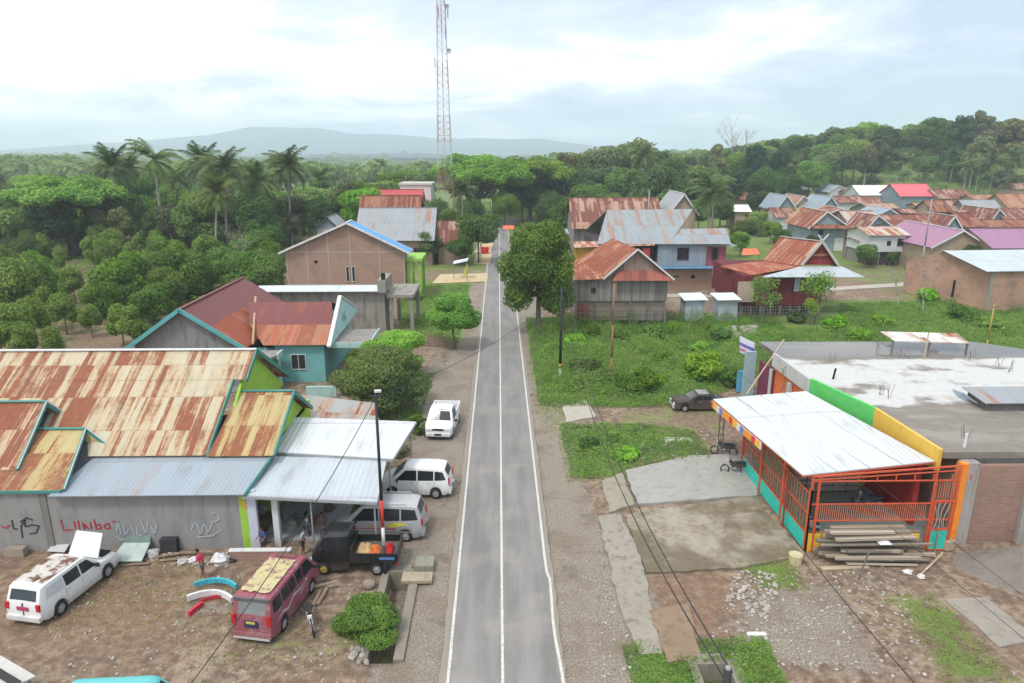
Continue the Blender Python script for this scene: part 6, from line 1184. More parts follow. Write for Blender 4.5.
MB().bx(fx0 + .1, fx0 + 1.0, fy - .03, fy + .15, 0, .95).bx(20.0, 21.6, fy - .0, fy + .15, 0, .9).build('plinth', flat((.68, .42, .04), .6, .15, name='yellow_paint'), FG); MB().bx(fx0 + 1.01, 19.99, fy, fy + .15, 0, .6).build('plinth', TLP, FG)
mb = MB(); sx = fx0 - .02; yb = 41.4
for k in range(4): yy = fy + .02 + (yb - fy) * k / 3; mb.bx(sx - .07, sx + .07, yy - .07, yy + .07, 0, 3.5)
for z in (1.0, 2.1, 3.2): mb.bx(sx - .025, sx + .025, fy, yb, z - .025, z + .025)
for k in range(28): yy = fy + (yb - fy) * (k + .5) / 28; mb.bx(sx - .015, sx + .015, yy - .018, yy + .018, 1.0, 3.2)
mb.build('frame', STO, FG)
mb = MB()
for k in range(3): ya, yb_ = fy + .12 + (yb - fy) * k / 3, fy - .1 + (yb - fy) * (k + 1) / 3; mb.bx(sx - .02, sx + .02, ya, yb_, .08, .96)
mb.build('lower_panel', TLP, FG)
t = NT('green_screen'); t.b.inputs['Alpha'].default_value = 0.45; scr = t.fin((.10, .22, .16), .8); MB().bx(sx + .05, sx + .06, fy + .1, yb - .1, 1.05, 3.15).build('mesh_screen', scr, FG)
MB().bx(sx - .28, sx - .2, 34.0, 34.1, 0, 3.6).build('drain_pipe', flat((.28, .05, .04), .5, name='dark_red_pipe'), FG)
# goods inside the shop
for r_i in range(5):
    for c_i in range(5):
        o = MB().box((17.9 + c_i * .8, 38.0, .45 + r_i * .36), (.74, .5, .30), rd.uniform(-.05, .05)).solo('cement_sack', concrete((.36, .33, .29), .4, 'sack_paper'), 'grey brown sack in the stack behind the shop grille', 'sack', 'sacks stacked behind the shop grille')
        bm = bmesh.new(); bm.from_mesh(o.data); bmesh.ops.bevel(bm, geom=bm.edges[:], offset=.08, segments=2, affect='EDGES'); bm.to_mesh(o.data); bm.free()
# ------------------------------------------------------------------ vehicles (local frame: front = +Y, ground z = 0)
RUB = flat((.025, .025, .026), .9, .2, name='tyre_rubber'); RIM = flat((.35, .35, .36), .4, .2, name='wheel_rim'); CHR = flat((.45, .46, .47), .3, .1, name='chrome'); BLKP = flat((.03, .03, .032), .6, .2, name='black_plastic'); REDL = flat((.45, .02, .02), .3, .1, name='red_lens'); HEADL = flat((.65, .67, .68), .2, .1, name='clear_lens'); UND = flat((.02, .02, .02), .95, name='underbody')
def wheel(par, x, y, r, side, rim=None, w_=.19):
    mb = MB(); mb.lathe((x, y, r), [(r * .6, -w_ / 2), (r * .93, -w_ / 2), (r, -w_ / 2 + .03), (r, w_ / 2 - .03), (r * .93, w_ / 2), (r * .6, w_ / 2)], 'X', 22); w = mb.build('wheel', RUB, par, True)
    rm = MB(); s = side; rm.lathe((x, y, r), [(r * .61, s * (w_ / 2 - .015)), (r * .56, s * (w_ / 2 - .05)), (r * .2, s * (w_ / 2 - .03)), (r * .16, s * (w_ / 2 + .005)), (0.001, s * (w_ / 2 + .005))], 'X', 22)
    for k in range(5): a = k * 2 * math.pi / 5; rm.beam((x + s * (w_ / 2 - .02), y + r * .15 * math.cos(a), r + r * .15 * math.sin(a)), (x + s * (w_ / 2 - .02), y + r * .58 * math.cos(a), r + r * .58 * math.sin(a)), .03, .06, up=(1, 0, 0))
    rm.build('rim', rim or RIM, w)
class Car:
    def __init__(s, L, W, top, belt, zb=.22, wheels=(), rw=.31, tumble=.16, round_=.13):
        s.L, s.W, s.top, s.belt, s.zb, s.wh, s.rw, s.tum, s.rd = L, W, top, belt, zb, wheels, rw, tumble, round_
    def zt(s, y): return float(np.interp(y, [p[0] for p in s.top], [p[1] for p in s.top]))
    def zbelt(s, y): return float(np.interp(y, [p[0] for p in s.belt], [p[1] for p in s.belt]))
    def hw(s, y):
        e = min(1, (s.L / 2 - abs(y)) / .55); return s.W / 2 * (1 - s.rd * (1 - max(0, e)) ** 2)
    def wtop(s, y):
        z, b = s.zt(y), s.zbelt(y); return s.hw(y) - .02 - max(0, z - b) * s.tum
    def xs(s, y, z):
        b = min(s.zbelt(y), s.zt(y) - .08); zt = s.zt(y)
        if z <= b: return s.hw(y)
        return s.hw(y) * .99 - (z - b) / max(.05, zt - .05 - b) * (s.hw(y) * .99 - s.wtop(y))
    def body(s, par, mat, name='body'):
        ys = set(np.linspace(-s.L / 2, s.L / 2, 22)) | {p[0] for p in s.top}
        for w in s.wh:
            for k in np.linspace(-1, 1, 11): ys.add(w + k * (s.rw + .06))
        ys = sorted(y for y in ys if -s.L / 2 <= y <= s.L / 2); ring = []
        for y in ys:
            zb = s.zb + (.12 * max(0, 1 - (s.L / 2 - abs(y)) / .25))
            for w in s.wh:
                d = abs(y - w)
                if d < s.rw + .06: zb = max(zb, s.rw + math.sqrt(max(0, (s.rw + .06) ** 2 - d * d)))
            zt = s.zt(y); b = min(s.zbelt(y), zt - .08); h = s.hw(y); wt = s.wtop(y); zb = min(zb, b - .08)
            half = [(h * .97, zb), (h, zb + .06), (h * 1.005, (zb + b) / 2), (h * .99, b), (wt, zt - .05), (wt - .09, zt), (wt * .45, zt + .018)]
            ring.append([V(a, y, z) for a, z in half] + [V(-a, y, z) for a, z in half[::-1]])
        mb = MB(); n = len(ring[0])
        for r0, r1 in zip(ring, ring[1:]):
            for i in range(n): j = (i + 1) % n; mb.face([r0[i], r1[i], r1[j], r0[j]])
        mb.face(ring[0]); mb.face(ring[-1][::-1]); o = mb.build(name, mat, par, True)
        bm = bmesh.new(); bm.from_mesh(o.data); bmesh.ops.remove_doubles(bm, verts=bm.verts[:], dist=.0005); bmesh.ops.recalc_face_normals(bm, faces=bm.faces[:]); bm.to_mesh(o.data); bm.free(); o.data.set_sharp_from_angle(angle=R(32)); s.o = o; return o
    def side(s, poly, sd, off=.012): return [V(sd * (s.xs(y, z) + off), y, z) for y, z in poly]
    def sidewin(s, par, poly, mat=None, name='side_window', off=.012):
        for sd in (-1, 1):
            m = MB(); Q = [Vector((0, a, b)) for a, b in poly]
            if len(Q) == 4:
                nu, nv = 8, 3
                def at(u, v): q = Q[0].lerp(Q[1], u).lerp(Q[3].lerp(Q[2], u), v); return V(sd * (s.xs(q.y, q.z) + off), q.y, q.z)
                for i in range(nu):
                    for j in range(nv): P = [at(i / nu, j / nv), at((i + 1) / nu, j / nv), at((i + 1) / nu, (j + 1) / nv), at(i / nu, (j + 1) / nv)]; m.face(P if sd > 0 else P[::-1])
            else: P = s.side(poly, sd, off); m.face(P if sd > 0 else P[::-1])
            m.build(name, mat or GL, par)
    def topwin(s, par, y0, y1, k=.9, mat=None, name='windscreen', off=.016):
        m = MB(); n = 4
        for i in range(n):
            a, b = y0 + (y1 - y0) * i / n, y0 + (y1 - y0) * (i + 1) / n; wa, wb = (s.wtop(a) - .09) * k, (s.wtop(b) - .09) * k
            za, zb_ = s.zt(a) + off, s.zt(b) + off; c = .018
            m.face([V(-wa, a, za), V(0, a, za + c), V(0, b, zb_ + c), V(-wb, b, zb_)]); m.face([V(0, a, za + c), V(wa, a, za), V(wb, b, zb_), V(0, b, zb_ + c)])
        m.build(name, mat or GL, par)
    def seams(s, par, ys_, z0=.35, mat=None):
        for y in ys_:
            for sd in (-1, 1):
                m = MB(); b = s.zbelt(y); P = s.side([(y - .008, z0), (y + .008, z0), (y + .008, b), (y - .008, b)], sd, .006 if True else 0); m.face(P if sd > 0 else P[::-1]); m.build('door_gap', mat or BLKP, par)
def fittings(c, o, head=True, tail=True, hz=.62, tz=.75, plate=True, mirrors=None, handles=(), bump=None, grille=True, tailtall=.28):
    L = c.L / 2; w_ = c.hw(L - .02)
    for sd in (-1, 1):
        if head: MB().box((sd * (w_ - .22), L + .0, hz), (.34, .07, .16)).build('headlight', HEADL, o)
        if tail: MB().box((sd * (w_ - .07), -L + .01, tz), (.15, .09, tailtall)).build('tail_light', REDL, o)
    if grille: MB().box((0, L + .005, hz), (w_ * 1.1, .05, .13)).build('grille', BLKP, o)
    if bump:
        MB().box((0, L + .03, .38), (w_ * 1.96, .14, .2)).build('front_bumper', bump, o); MB().box((0, -L - .03, .38), (w_ * 1.96, .14, .2)).build('rear_bumper', bump, o)
    if plate: MB().box((0, L + .11, .42), (.42, .02, .13)).build('number_plate', BLKP, o); MB().box((0, -L - .11, .52), (.42, .02, .13)).build('number_plate', BLKP, o)
    if mirrors is not None:
        for sd in (-1, 1): MB().box((sd * (c.W / 2 + .1), mirrors, c.zbelt(mirrors) + .1), (.17, .09, .15)).build('mirror', BLKP, o)
    for y, z in handles:
        for sd in (-1, 1): MB().box((sd * (c.hw(y) + .012), y, z), (.03, .13, .03)).build('door_handle', CHR, o)
def place(o, x, y, hx, hy, z=None):
    o.location = (x, y, gz(x, y) if z is None else z); o.rotation_euler = (0, 0, math.atan2(-hx, hy)); return o
WP_ = carpaint((.74, .75, .76), .12, (.3, .27, .22)); CLR = glass((.10, .12, .13), 'clearish_glass')
# white pickup facing the camera
o = thing('pickup_truck', (0, 0, 0), 'clean white pickup facing the camera at the left roadside, red lettering on its windscreen', 'pickup truck')
c = Car(4.4, 1.68, [(-2.2, .95), (-.28, .95), (-.22, 1.68), (-.1, 1.74), (.75, 1.74), (.95, 1.66), (1.5, 1.05), (2.05, .92), (2.2, .78)], [(-2.2, .93), (2.2, .93)], wheels=(-1.35, 1.42), tumble=.2); c.body(o, WP_)
MB().bx(-.70, .70, -2.1, -.36, .955, 1.0).build('bed_floor', flat((.28, .28, .28), .6, name='bed_grey'), o); MB().bx(-.83, -.77, -2.2, -.32, .9, 1.28).bx(.77, .83, -2.2, -.32, .9, 1.28).bx(-.77, .77, -2.2, -2.14, .9, 1.28).build('bed_wall', WP_, o)
c.topwin(o, 1.02, 1.46, .96); c.sidewin(o, [(-.15, 1.05), (1.1, 1.05), (.75, 1.6), (-.12, 1.6)]); 
for sx in (-.72, .72): pass
for x_ in (-.75, .75): [wheel(o, x_, y, .31, 1 if x_ > 0 else -1) for y in (-1.35, 1.42)]
fittings(c, o, mirrors=1.15, bump=WP_, hz=.72); c.seams(o, (-.2, 1.25))
for k_, (x_, w_) in enumerate(((-.05, .05), (.03, .03), (.1, .06), (.2, .04), (.27, .03))): MB().box((-x_, .94, 1.70), (w_, .05, .06)).build('windscreen_mark', flat((.45, .1, .1), .6, name='red_marking'), o)
place(o, -4.2, 48.6, -.09, -1, .03); o.scale = (1.2, 1.0, 1.1)
# white MPV
o = thing('people_carrier', (0, 0, 0), 'clean white people carrier parked side-on, rear to the road, behind the silver van', 'car')
c = Car(4.2, 1.66, [(-2.1, .75), (-2.05, 1.2), (-1.8, 1.62), (-1.3, 1.7), (.35, 1.7), (.6, 1.64), (1.35, 1.08), (2.0, .86), (2.1, .62)], [(-2.1, 1.02), (1.3, .96), (2.1, .8)], wheels=(-1.3, 1.32), tumble=.22); c.body(o, WP_)
for poly in ([(-1.92, 1.1), (-1.25, 1.06), (-1.25, 1.54), (-1.72, 1.5)], [(-1.18, 1.06), (-.25, 1.04), (-.25, 1.56), (-1.18, 1.54)], [(-.17, 1.04), (1.12, 1.02), (.5, 1.54), (-.17, 1.56)]): c.sidewin(o, poly)
c.topwin(o, .66, 1.3, .96); c.topwin(o, -1.83, -2.04, .9, name='rear_window')
for x_ in (-.74, .74): [wheel(o, x_, y, .31, 1 if x_ > 0 else -1) for y in (-1.3, 1.32)]
fittings(c, o, mirrors=.95, bump=WP_, handles=((-.9, .92), (.1, .92)), tz=.98, tailtall=.4); c.seams(o, (-1.22, -.21, 1.0)); place(o, -5.05, 38.7, -1, .08); o.scale = (1.08, 1.0, 1.12)
# silver van with graphics
o = thing('van', (0, 0, 0), 'silver people mover with yellow and red flash graphics, nose under the grey awning', 'van')
SIL = carpaint((.42, .43, .44), .15, (.25, .22, .18), metal=.3)
c = Car(4.5, 1.68, [(-2.25, .8), (-2.2, 1.3), (-2.0, 1.75), (-1.6, 1.82), (.6, 1.82), (.85, 1.76), (1.6, 1.15), (2.15, .92), (2.25, .7)], [(-2.25, 1.08), (1.5, 1.02), (2.25, .86)], wheels=(-1.4, 1.45), tumble=.2); c.body(o, SIL)
for poly in ([(-2.05, 1.16), (-1.2, 1.12), (-1.2, 1.66), (-1.9, 1.62)], [(-1.12, 1.12), (-.1, 1.1), (-.1, 1.68), (-1.12, 1.66)], [(-.02, 1.1), (1.34, 1.08), (.72, 1.66), (-.02, 1.68)]): c.sidewin(o, poly)
c.topwin(o, .92, 1.54, .96); c.topwin(o, -2.02, -2.19, .9, name='rear_window')
YEL = flat((.62, .55, .05), .5, .1, name='yellow_flash'); c.sidewin(o, [(-1.55, .92), (-.75, .78), (-.2, .84), (-.8, .98), (-.5, 1.02), (-1.2, 1.03)], YEL, 'graphic', .014); c.sidewin(o, [(.0, .80), (.75, .84), (.2, .92), (-.15, .86)], flat((.6, .3, .08), .5, name='orange_flash'), 'graphic', .014); c.sidewin(o, [(-.9, .66), (1.3, .70), (1.3, .74), (-.9, .73)], flat((.45, .05, .05), .5, name='red_flash'), 'graphic', .014); c.sidewin(o, [(-2.1, .5), (1.9, .5), (1.9, .58), (-2.1, .58)], flat((.2, .21, .22), .5, name='dark_grey_band'), 'graphic', .013)
for x_ in (-.75, .75): [wheel(o, x_, y, .32, 1 if x_ > 0 else -1) for y in (-1.4, 1.45)]
fittings(c, o, mirrors=1.1, bump=SIL, handles=((-.9, .98), (.2, .98)), tz=1.0, tailtall=.34); c.seams(o, (-1.16, -.06, 1.15))
MB().beam((-.62, -1.5, 1.87), (-.62, .4, 1.87), .03).beam((.62, -1.5, 1.87), (.62, .4, 1.87), .03).build('roof_rail', CHR, o); place(o, -6.4, 34.0, -1, .05); o.scale = (1.1, 1.03, 1.12)
# black pickup truck
o = thing('pickup_truck', (0, 0, 0), 'black pickup truck carrying a tan and orange tarpaulin, parked under the painted pole', 'pickup truck')
BK_ = carpaint((.012, .013, .015), .12, (.12, .1, .08)); c = Car(1.75, 1.6, [(-.875, 1.74), (-.8, 1.8), (.1, 1.8), (.28, 1.72), (.7, 1.08), (.875, .9)], [(-.875, 1.12), (.6, 1.05), (.875, .86)], wheels=(.32,), tumble=.16, rw=.29); cab = c.body(o, BK_, 'cab')
c.sidewin(o, [(-.55, 1.2), (.45, 1.16), (.2, 1.6), (-.5, 1.64)]); c.topwin(o, .32, .68, .95)
MB().bx(-.62, .62, -.9, -.885, 1.2, 1.62).build('rear_window', GL, o)
for sd in (-1, 1): MB().box((sd * .6, .88, .72), (.26, .06, .16)).build('headlight', HEADL, o); MB().box((sd * .9, .35, 1.25), (.16, .08, .14)).build('mirror', BLKP, o)
MB().box((0, .9, .45), (1.5, .12, .2)).build('front_bumper', BK_, o)
mb = MB(); mb.bx(-.78, .78, -3.1, -.93, .66, .74); mb.build('bed_floor', flat((.10, .095, .09), .8, .3, name='bed_dark'), o)
for bx_ in ((-.82, -.78), (.78, .82)): MB().bx(bx_[0], bx_[1], -3.1, -.93, .62, 1.06).build('bed_side', BK_, o)
MB().bx(-.78, .78, -3.12, -3.06, .62, 1.06).build('tailgate', BK_, o); MB().bx(-.78, .78, -.99, -.93, .62, 1.3).build('headboard', BK_, o); MB().bx(-.4, .4, -3.0, -.3, .42, .6).build('chassis', UND, o)
MB().bx(.822, .826, -3.0, -2.3, .78, .9).build('sticker', flat((.08, .2, .45), .5, name='blue_sticker'), o); MB().bx(-.826, -.822, -3.0, -2.3, .78, .9).build('sticker', flat((.08, .2, .45), .5, name='blue_sticker'), o); 
for x_ in (-.7, .7): wheel(o, x_, .32, .29, 1 if x_ > 0 else -1, flat((.45, .33, .10), .5, name='yellow_rim')); wheel(o, x_, -2.15, .29, 1 if x_ > 0 else -1)
for sd in (-1, 1): MB().box((sd * .72, -3.14, .55), (.16, .05, .12)).build('tail_light', REDL, o)
place(o, -8.25, 30.95, -1, .03); o.scale = (1.1, 1.05, 1.15)
def cloth(name, c, sx, sy, h, mat, label, seed, cat='tarpaulin'):
    rr = random.Random(seed); mb = MB(); n = 12; g = [[None] * (n + 1) for _ in range(n + 1)]
    for i in range(n + 1):
        for j in range(n + 1):
            a, b = i / n * 2 - 1, j / n * 2 - 1; g[i][j] = V(c[0] + a * sx * (1 + rr.uniform(-.05, .05)), c[1] + b * sy * (1 + rr.uniform(-.05, .05)), c[2] + h * max(0, 1 - max(abs(a), abs(b)) ** 3) * (.65 + .6 * rr.random()))
    for i in range(n):
        for j in range(n): mb.face([g[i][j], g[i + 1][j], g[i + 1][j + 1], g[i][j + 1]])
    mb.face([g[0][0], g[0][n], g[n][n], g[n][0]]); return mb.solo(name, mat, label, cat, smooth=False, loc=V(*c))
cloth('tarpaulin', (-6.75, 31.0, .76), .38, .42, .38, flat((.55, .38, .20), .8, .15, name='tan_tarp'), 'crumpled tan tarpaulin in the black pickup bed, nearer the cab', 1)
cloth('tarpaulin', (-6.2, 30.85, .76), .28, .40, .34, flat((.62, .18, .04), .7, .15, name='orange_tarp2'), 'crumpled orange tarpaulin in the middle of the black pickup bed', 2)
cloth('bag', (-5.5, 30.9, .76), .24, .34, .42, flat((.5, .03, .03), .6, .15, name='red_bag'), 'red and black bag at the tail of the black pickup bed', 3, 'bag')
# white wagon with raised bonnet
o = thing('station_wagon', (0, 0, 0), 'old white station wagon with its bonnet up and a rust blistered roof', 'car')
WO = carpaint((.70, .71, .70), .18, (.28, .2, .14), thr=.56); c = Car(4.35, 1.68, [(-2.175, .8), (-2.13, 1.05), (-1.92, 1.58), (-1.7, 1.64), (.2, 1.64), (.4, 1.58), (.95, 1.08), (1.0, 1.0), (2.0, .86), (2.175, .68)], [(-2.175, .98), (.95, .95), (2.175, .8)], wheels=(-1.3, 1.35), tumble=.2); c.body(o, WO)
for poly in ([(-1.85, 1.06), (-.95, 1.03), (-.95, 1.46), (-1.72, 1.46)], [(-.87, 1.03), (-.1, 1.02), (-.1, 1.48), (-.87, 1.48)], [(-.02, 1.02), (.78, 1.02), (.42, 1.44), (-.02, 1.48)]): c.sidewin(o, poly, GL if poly[0][0] > -1 else flat((.5, .52, .53), .4, name='papered_window'))
c.topwin(o, .46, .92, .95); c.topwin(o, -1.97, -2.12, .92, name='rear_window', mat=glass((.05, .07, .08), 'rear_glass'))
t = NT('rusted_roof_paint'); n = t.noise(t.obj(), 1.7, 7, .65); rusty = t.fin(t.mix(t.ss(n, .46, .56), t.mix(t.noise(t.obj(), 5, 4), (.36, .32, .27), (.62, .60, .56)), (.13, .055, .035)), .7)
m = MB(); ya = [-1.72, -1.1, -.5, .0, .2]
for a, b in zip(ya, ya[1:]): wa, wb = c.wtop(a) - .07, c.wtop(b) - .07; m.face([V(-wa, a, c.zt(a) + .012), V(0, a, c.zt(a) + .03), V(0, b, c.zt(b) + .03), V(-wb, b, c.zt(b) + .012)]); m.face([V(0, a, c.zt(a) + .03), V(wa, a, c.zt(a) + .012), V(wb, b, c.zt(b) + .012), V(0, b, c.zt(b) + .03)])
m.build('roof_panel', rusty, o)
MB().bx(-.62, .62, 1.1, 1.95, .93, .955).build('engine_bay', UND, o)
MB().slab([V(-.70, 1.05, 1.12), V(.70, 1.05, 1.12), V(.62, 1.62, 1.98), V(-.62, 1.62, 1.98)], .04).build('bonnet', WO, o, label='raised white bonnet')
for x_ in (-.75, .75): [wheel(o, x_, y, .31, 1 if x_ > 0 else -1) for y in (-1.3, 1.35)]
fittings(c, o, bump=WO, handles=((-.75, .88), (.1, .88)), tz=.86, plate=False, mirrors=.7); MB().box((.0, -2.2, .78), (.5, .02, .16)).build('number_plate', flat((.4, .05, .12), .6, .5, scale=8., name='pink_plate'), o); c.seams(o, (-.91, -.06, .95)); MB().bx(-.012, .012, -2.2, -2.14, .35, 1.0).build('door_gap', BLKP, o)
place(o, -20.2, 28.85, .2, .98); o.scale = (1.15, 1.08, 1.12)
# maroon minibus
o = thing('minibus', (0, 0, 0), 'dusty maroon minibus with a yellow covered roof, parked on the muddy yard', 'minibus')
MR = carpaint((.27, .075, .10), .6, (.36, .25, .26), name='faded_maroon_paint', rough=.5, thr=.5); c = Car(4.3, 1.64, [(-2.15, .85), (-2.1, 1.15), (-1.95, 1.84), (-1.8, 1.9), (1.0, 1.9), (1.2, 1.84), (1.85, 1.2), (2.1, 1.0), (2.15, .7)], [(-2.15, 1.18), (1.6, 1.12), (2.15, .95)], wheels=(-1.25, 1.3), tumble=.13, round_=.1); c.body(o, MR)
for poly in ([(-1.9, 1.25), (-1.25, 1.22), (-1.25, 1.72), (-1.82, 1.72)], [(-1.15, 1.22), (-.62, 1.22), (-.62, 1.74), (-1.15, 1.74)], [(-.57, 1.22), (-.05, 1.22), (-.05, 1.74), (-.57, 1.74)], [(.03, 1.22), (.55, 1.22), (.55, 1.74), (.03, 1.74)], [(.63, 1.2), (1.55, 1.2), (1.2, 1.7), (.63, 1.74)]): c.sidewin(o, poly)
c.topwin(o, 1.28, 1.8, .95); c.topwin(o, -1.97, -2.09, .84, mat=glass((.30, .32, .32), 'dusty_rear_glass'), name='rear_window'); MB().box((0, -2.0, 1.83), (1.36, .1, .10)).build('spoiler', flat((.12, .11, .11), .5, name='dark_spoiler'), o)
t = NT('yellow_roof_cover'); n = t.noise(t.obj(), 2.5, 7, .7); yc = t.fin(t.mix(t.ss(n, .50, .6), t.mix(t.noise(t.obj(), 9, 3), (.40, .34, .16), (.54, .48, .28)), (.26, .18, .14)), .9)
rdm = random.Random(2); m = MB(); g = [[V(-.56 + 1.12 * i / 8 + rdm.uniform(-.03, .03), -1.72 + 2.35 * j / 12 + rdm.uniform(-.04, .04), 1.935 + rdm.uniform(0, .06)) for j in range(13)] for i in range(9)]
for i in range(8):
    for j in range(12): m.face([g[i][j], g[i + 1][j], g[i + 1][j + 1], g[i][j + 1]])
m.build('roof_cover', yc, o, label='crumbling yellow foam cover on the roof'); MB().bx(-.42, .42, .78, 1.05, 1.93, 1.96).build('roof_hatch', flat((.16, .07, .06), .8, name='hatch_brown'), o)
c.sidewin(o, [(-1.9, .78), (-1.3, .98), (-.9, .84), (-.4, 1.08), (.3, .98), (1.2, 1.06), (.3, .90), (-.4, .98), (-.9, .74), (-1.3, .88)], flat((.50, .46, .50), .5, .1, name='silver_decal'), 'graphic', .014); c.sidewin(o, [(.1, .7), (1.0, .85), (.2, .78)], flat((.50, .46, .50), .5, .1, name='silver_decal'), 'graphic', .014)
for x_ in (-.72, .72): [wheel(o, x_, y, .32, 1 if x_ > 0 else -1) for y in (-1.25, 1.3)]
fittings(c, o, bump=MR, tz=1.0, tailtall=.4, plate=False, mirrors=1.45, handles=((-.3, 1.05), (.75, 1.05))); MB().box((0, -2.19, .86), (.52, .03, .28)).build('plate_recess', flat((.03, .035, .09), .6, name='dark_blue'), o); MB().box((0, -2.21, .93), (.34, .02, .1)).build('number_plate', flat((.5, .42, .1), .6, name='yellow_plate'), o); MB().box((0, -2.24, .28), (1.4, .08, .07)).build('step_bar', CHR, o); c.seams(o, (-1.2, -.01, .59))
place(o, -9.98, 27.5, .185, .98); o.scale = (1.17, 1.06, 1.1)
# dark saloon
o = thing('saloon_car', (0, 0, 0), 'faded dark brown saloon parked on the grass beyond the white awning', 'car')
DB = carpaint((.055, .047, .042), .35, (.13, .12, .11), name='faded_dark_paint', rough=.5); c = Car(4.2, 1.6, [(-2.1, .7), (-2.05, .9), (-1.3, .98), (-.75, 1.36), (.3, 1.38), (.95, .98), (2.0, .86), (2.1, .6)], [(-2.1, .9), (2.1, .84)], wheels=(-1.25, 1.3), tumble=.28); c.body(o, DB)
for poly in ([(-1.0, 1.0), (-.15, .97), (-.15, 1.26), (-.68, 1.25)], [(-.08, .97), (.72, .97), (.32, 1.26), (-.08, 1.27)]): c.sidewin(o, poly)
MB().bx(-.56, .56, -.7, .2, 1.405, 1.41).build('roof_panel', flat((.26, .25, .24), .6, .2, name='pale_grey_roof'), o)  # grey roof panel, paler than the dark body
c.topwin(o, .4, .9, .9, mat=CLR); c.topwin(o, -1.22, -.82, .9, name='rear_window')
for x_ in (-.72, .72): [wheel(o, x_, y, .30, 1 if x_ > 0 else -1) for y in (-1.25, 1.3)]
fittings(c, o, bump=CHR, handles=((-.7, .84), (.1, .84)), tz=.72, mirrors=.6); c.seams(o, (-.12, .85)); place(o, 15.9, 52.5, -1, -.02)
# teal van at the bottom edge, white booth roof at the corner
o = thing('van', (0, 0, 0), 'bright teal van roof just entering the bottom edge of the photo', 'van')
TE = carpaint((.10, .46, .46), .2, (.3, .3, .25), name='teal_paint', rough=.45); c = Car(4.0, 1.6, [(-2.0, .85), (-1.9, 1.75), (-1.7, 1.85), (.9, 1.85), (1.1, 1.78), (1.75, 1.1), (2.0, .85)], [(-2.0, 1.1), (2.0, 1.0)], wheels=(-1.2, 1.3), tumble=.13); c.body(o, TE)
for poly in ([(-1.75, 1.2), (-.6, 1.2), (-.6, 1.66), (-1.7, 1.66)], [(-.5, 1.2), (.4, 1.2), (.4, 1.66), (-.5, 1.66)], [(.5, 1.2), (1.5, 1.15), (1.1, 1.64), (.5, 1.66)]): c.sidewin(o, poly)
c.topwin(o, 1.2, 1.7, .92)
for x_ in (-.72, .72): [wheel(o, x_, y, .31, 1 if x_ > 0 else -1) for y in (-1.2, 1.3)]
fittings(c, o, bump=TE); q = G(132, 674, 1.85); place(o, q.x - .1, q.y - .75, 1, .05)
q = G(14, 662, 2.2); o = thing('booth', (q.x, q.y, 0), 'small booth with a white and black sheet roof at the bottom left corner', 'booth')
q0, q1 = G(0, 655, 2.2), G(36, 676, 2.2); dv = (q1 - q0).normalized(); nv = V(dv.y, -dv.x, 0); a0 = q0 - dv * 1.5
MB().slab([a0, q1, q1 + nv * 1.6 + V(0, 0, .3), a0 + nv * 1.6 + V(0, 0, .3)], .05).build('roof', concrete((.55, .53, .50), .3, 'old_white_sheet', False), o); MB().slab([a0 + nv * .45 + V(0, 0, .14), q1 + nv * .45 + V(0, 0, .14), q1 + nv * .75 + V(0, 0, .2), a0 + nv * .75 + V(0, 0, .2)], .02).build('roof_strip', BLKP, o)
for q in (a0.lerp(q1, .05), a0.lerp(q1, .95)):
    for k in (.15, 1.4): MB().beam(q + nv * k + V(0, 0, -.05), V(q.x, q.y, -.1) + nv * k, .07).build('post', WOODG, o)
# motorbikes
def motorbike(label, x, y, hx, hy, col, lean=.12):
    o = thing('motorbike', (0, 0, 0), label, 'motorbike'); pt = carpaint(col, .2, (.2, .17, .14))
    for yy in (.62, -.6):
        w_ = MB().lathe((0, yy, .29), [(.22, -.04), (.28, -.04), (.295, 0), (.28, .04), (.22, .04), (.22, -.04)], 'X', 20).build('wheel', RUB, o, True); r = MB()
        for k in range(6): a = k * math.pi / 3; r.beam((0, yy, .29), (0, yy + .22 * math.cos(a), .29 + .22 * math.sin(a)), .02, .02, up=(1, 0, 0))
        r.build('spokes', RIM, w_)
    MB().beam((.05, .62, .29), (.05, .40, .92), .04).beam((-.05, .62, .29), (-.05, .40, .92), .04).build('fork', CHR, o); MB().tube([V(-.32, .28, 1.0), V(0, .38, .95), V(.32, .28, 1.0)], .018, 6).build('handlebar', BLKP, o)
    MB().prism([V(-.07, .45, .85), V(-.07, .2, .45), V(-.07, -.2, .4), V(-.07, -.75, .68), V(-.07, -.8, .78), V(-.07, 0, .72), V(-.07, .3, .9)], V(.14, 0, 0)).build('body', pt, o); MB().blob((0, -.3, .8), (.13, .42, .07), 3, .05, 10, 6).build('seat', BLKP, o, True); MB().blob((0, 0, .36), (.13, .2, .15), 4, .15, 8, 6).build('engine', flat((.2, .2, .21), .4, name='engine_metal'), o)
    MB().box((0, .48, .9), (.16, .08, .14)).build('headlight', HEADL, o); MB().tube([V(.12, .0, .3), V(.14, -.7, .38)], .04, 8).build('exhaust', CHR, o); MB().blob((0, .62, .57), (.06, .18, .05), 5, .02, 8, 5).build('mudguard', pt, o, True)
    for s in (-1, 1): MB().beam((s * .3, .28, 1.0), (s * .36, .26, 1.16), .015).box((s * .36, .26, 1.18), (.1, .02, .06)).build('mirror', BLKP, o)
    place(o, x, y, hx, hy); o.rotation_euler.y = lean; return o
motorbike('motorbike leaning by the front wheel of the maroon minibus', -8.15, 26.2, .35, -1, (.10, .02, .03)); motorbike('motorbike parked under the white awning, farther from the camera', 15.2, 43.6, -1, .3, (.05, .05, .05)); motorbike('motorbike parked beside the grille, nearer the camera', 15.0, 40.7, -1, .2, (.05, .03, .03)); motorbike('dark motorbike behind the shop grille among the goods', 21.3, 36.2, -1, .3, (.05, .07, .12))
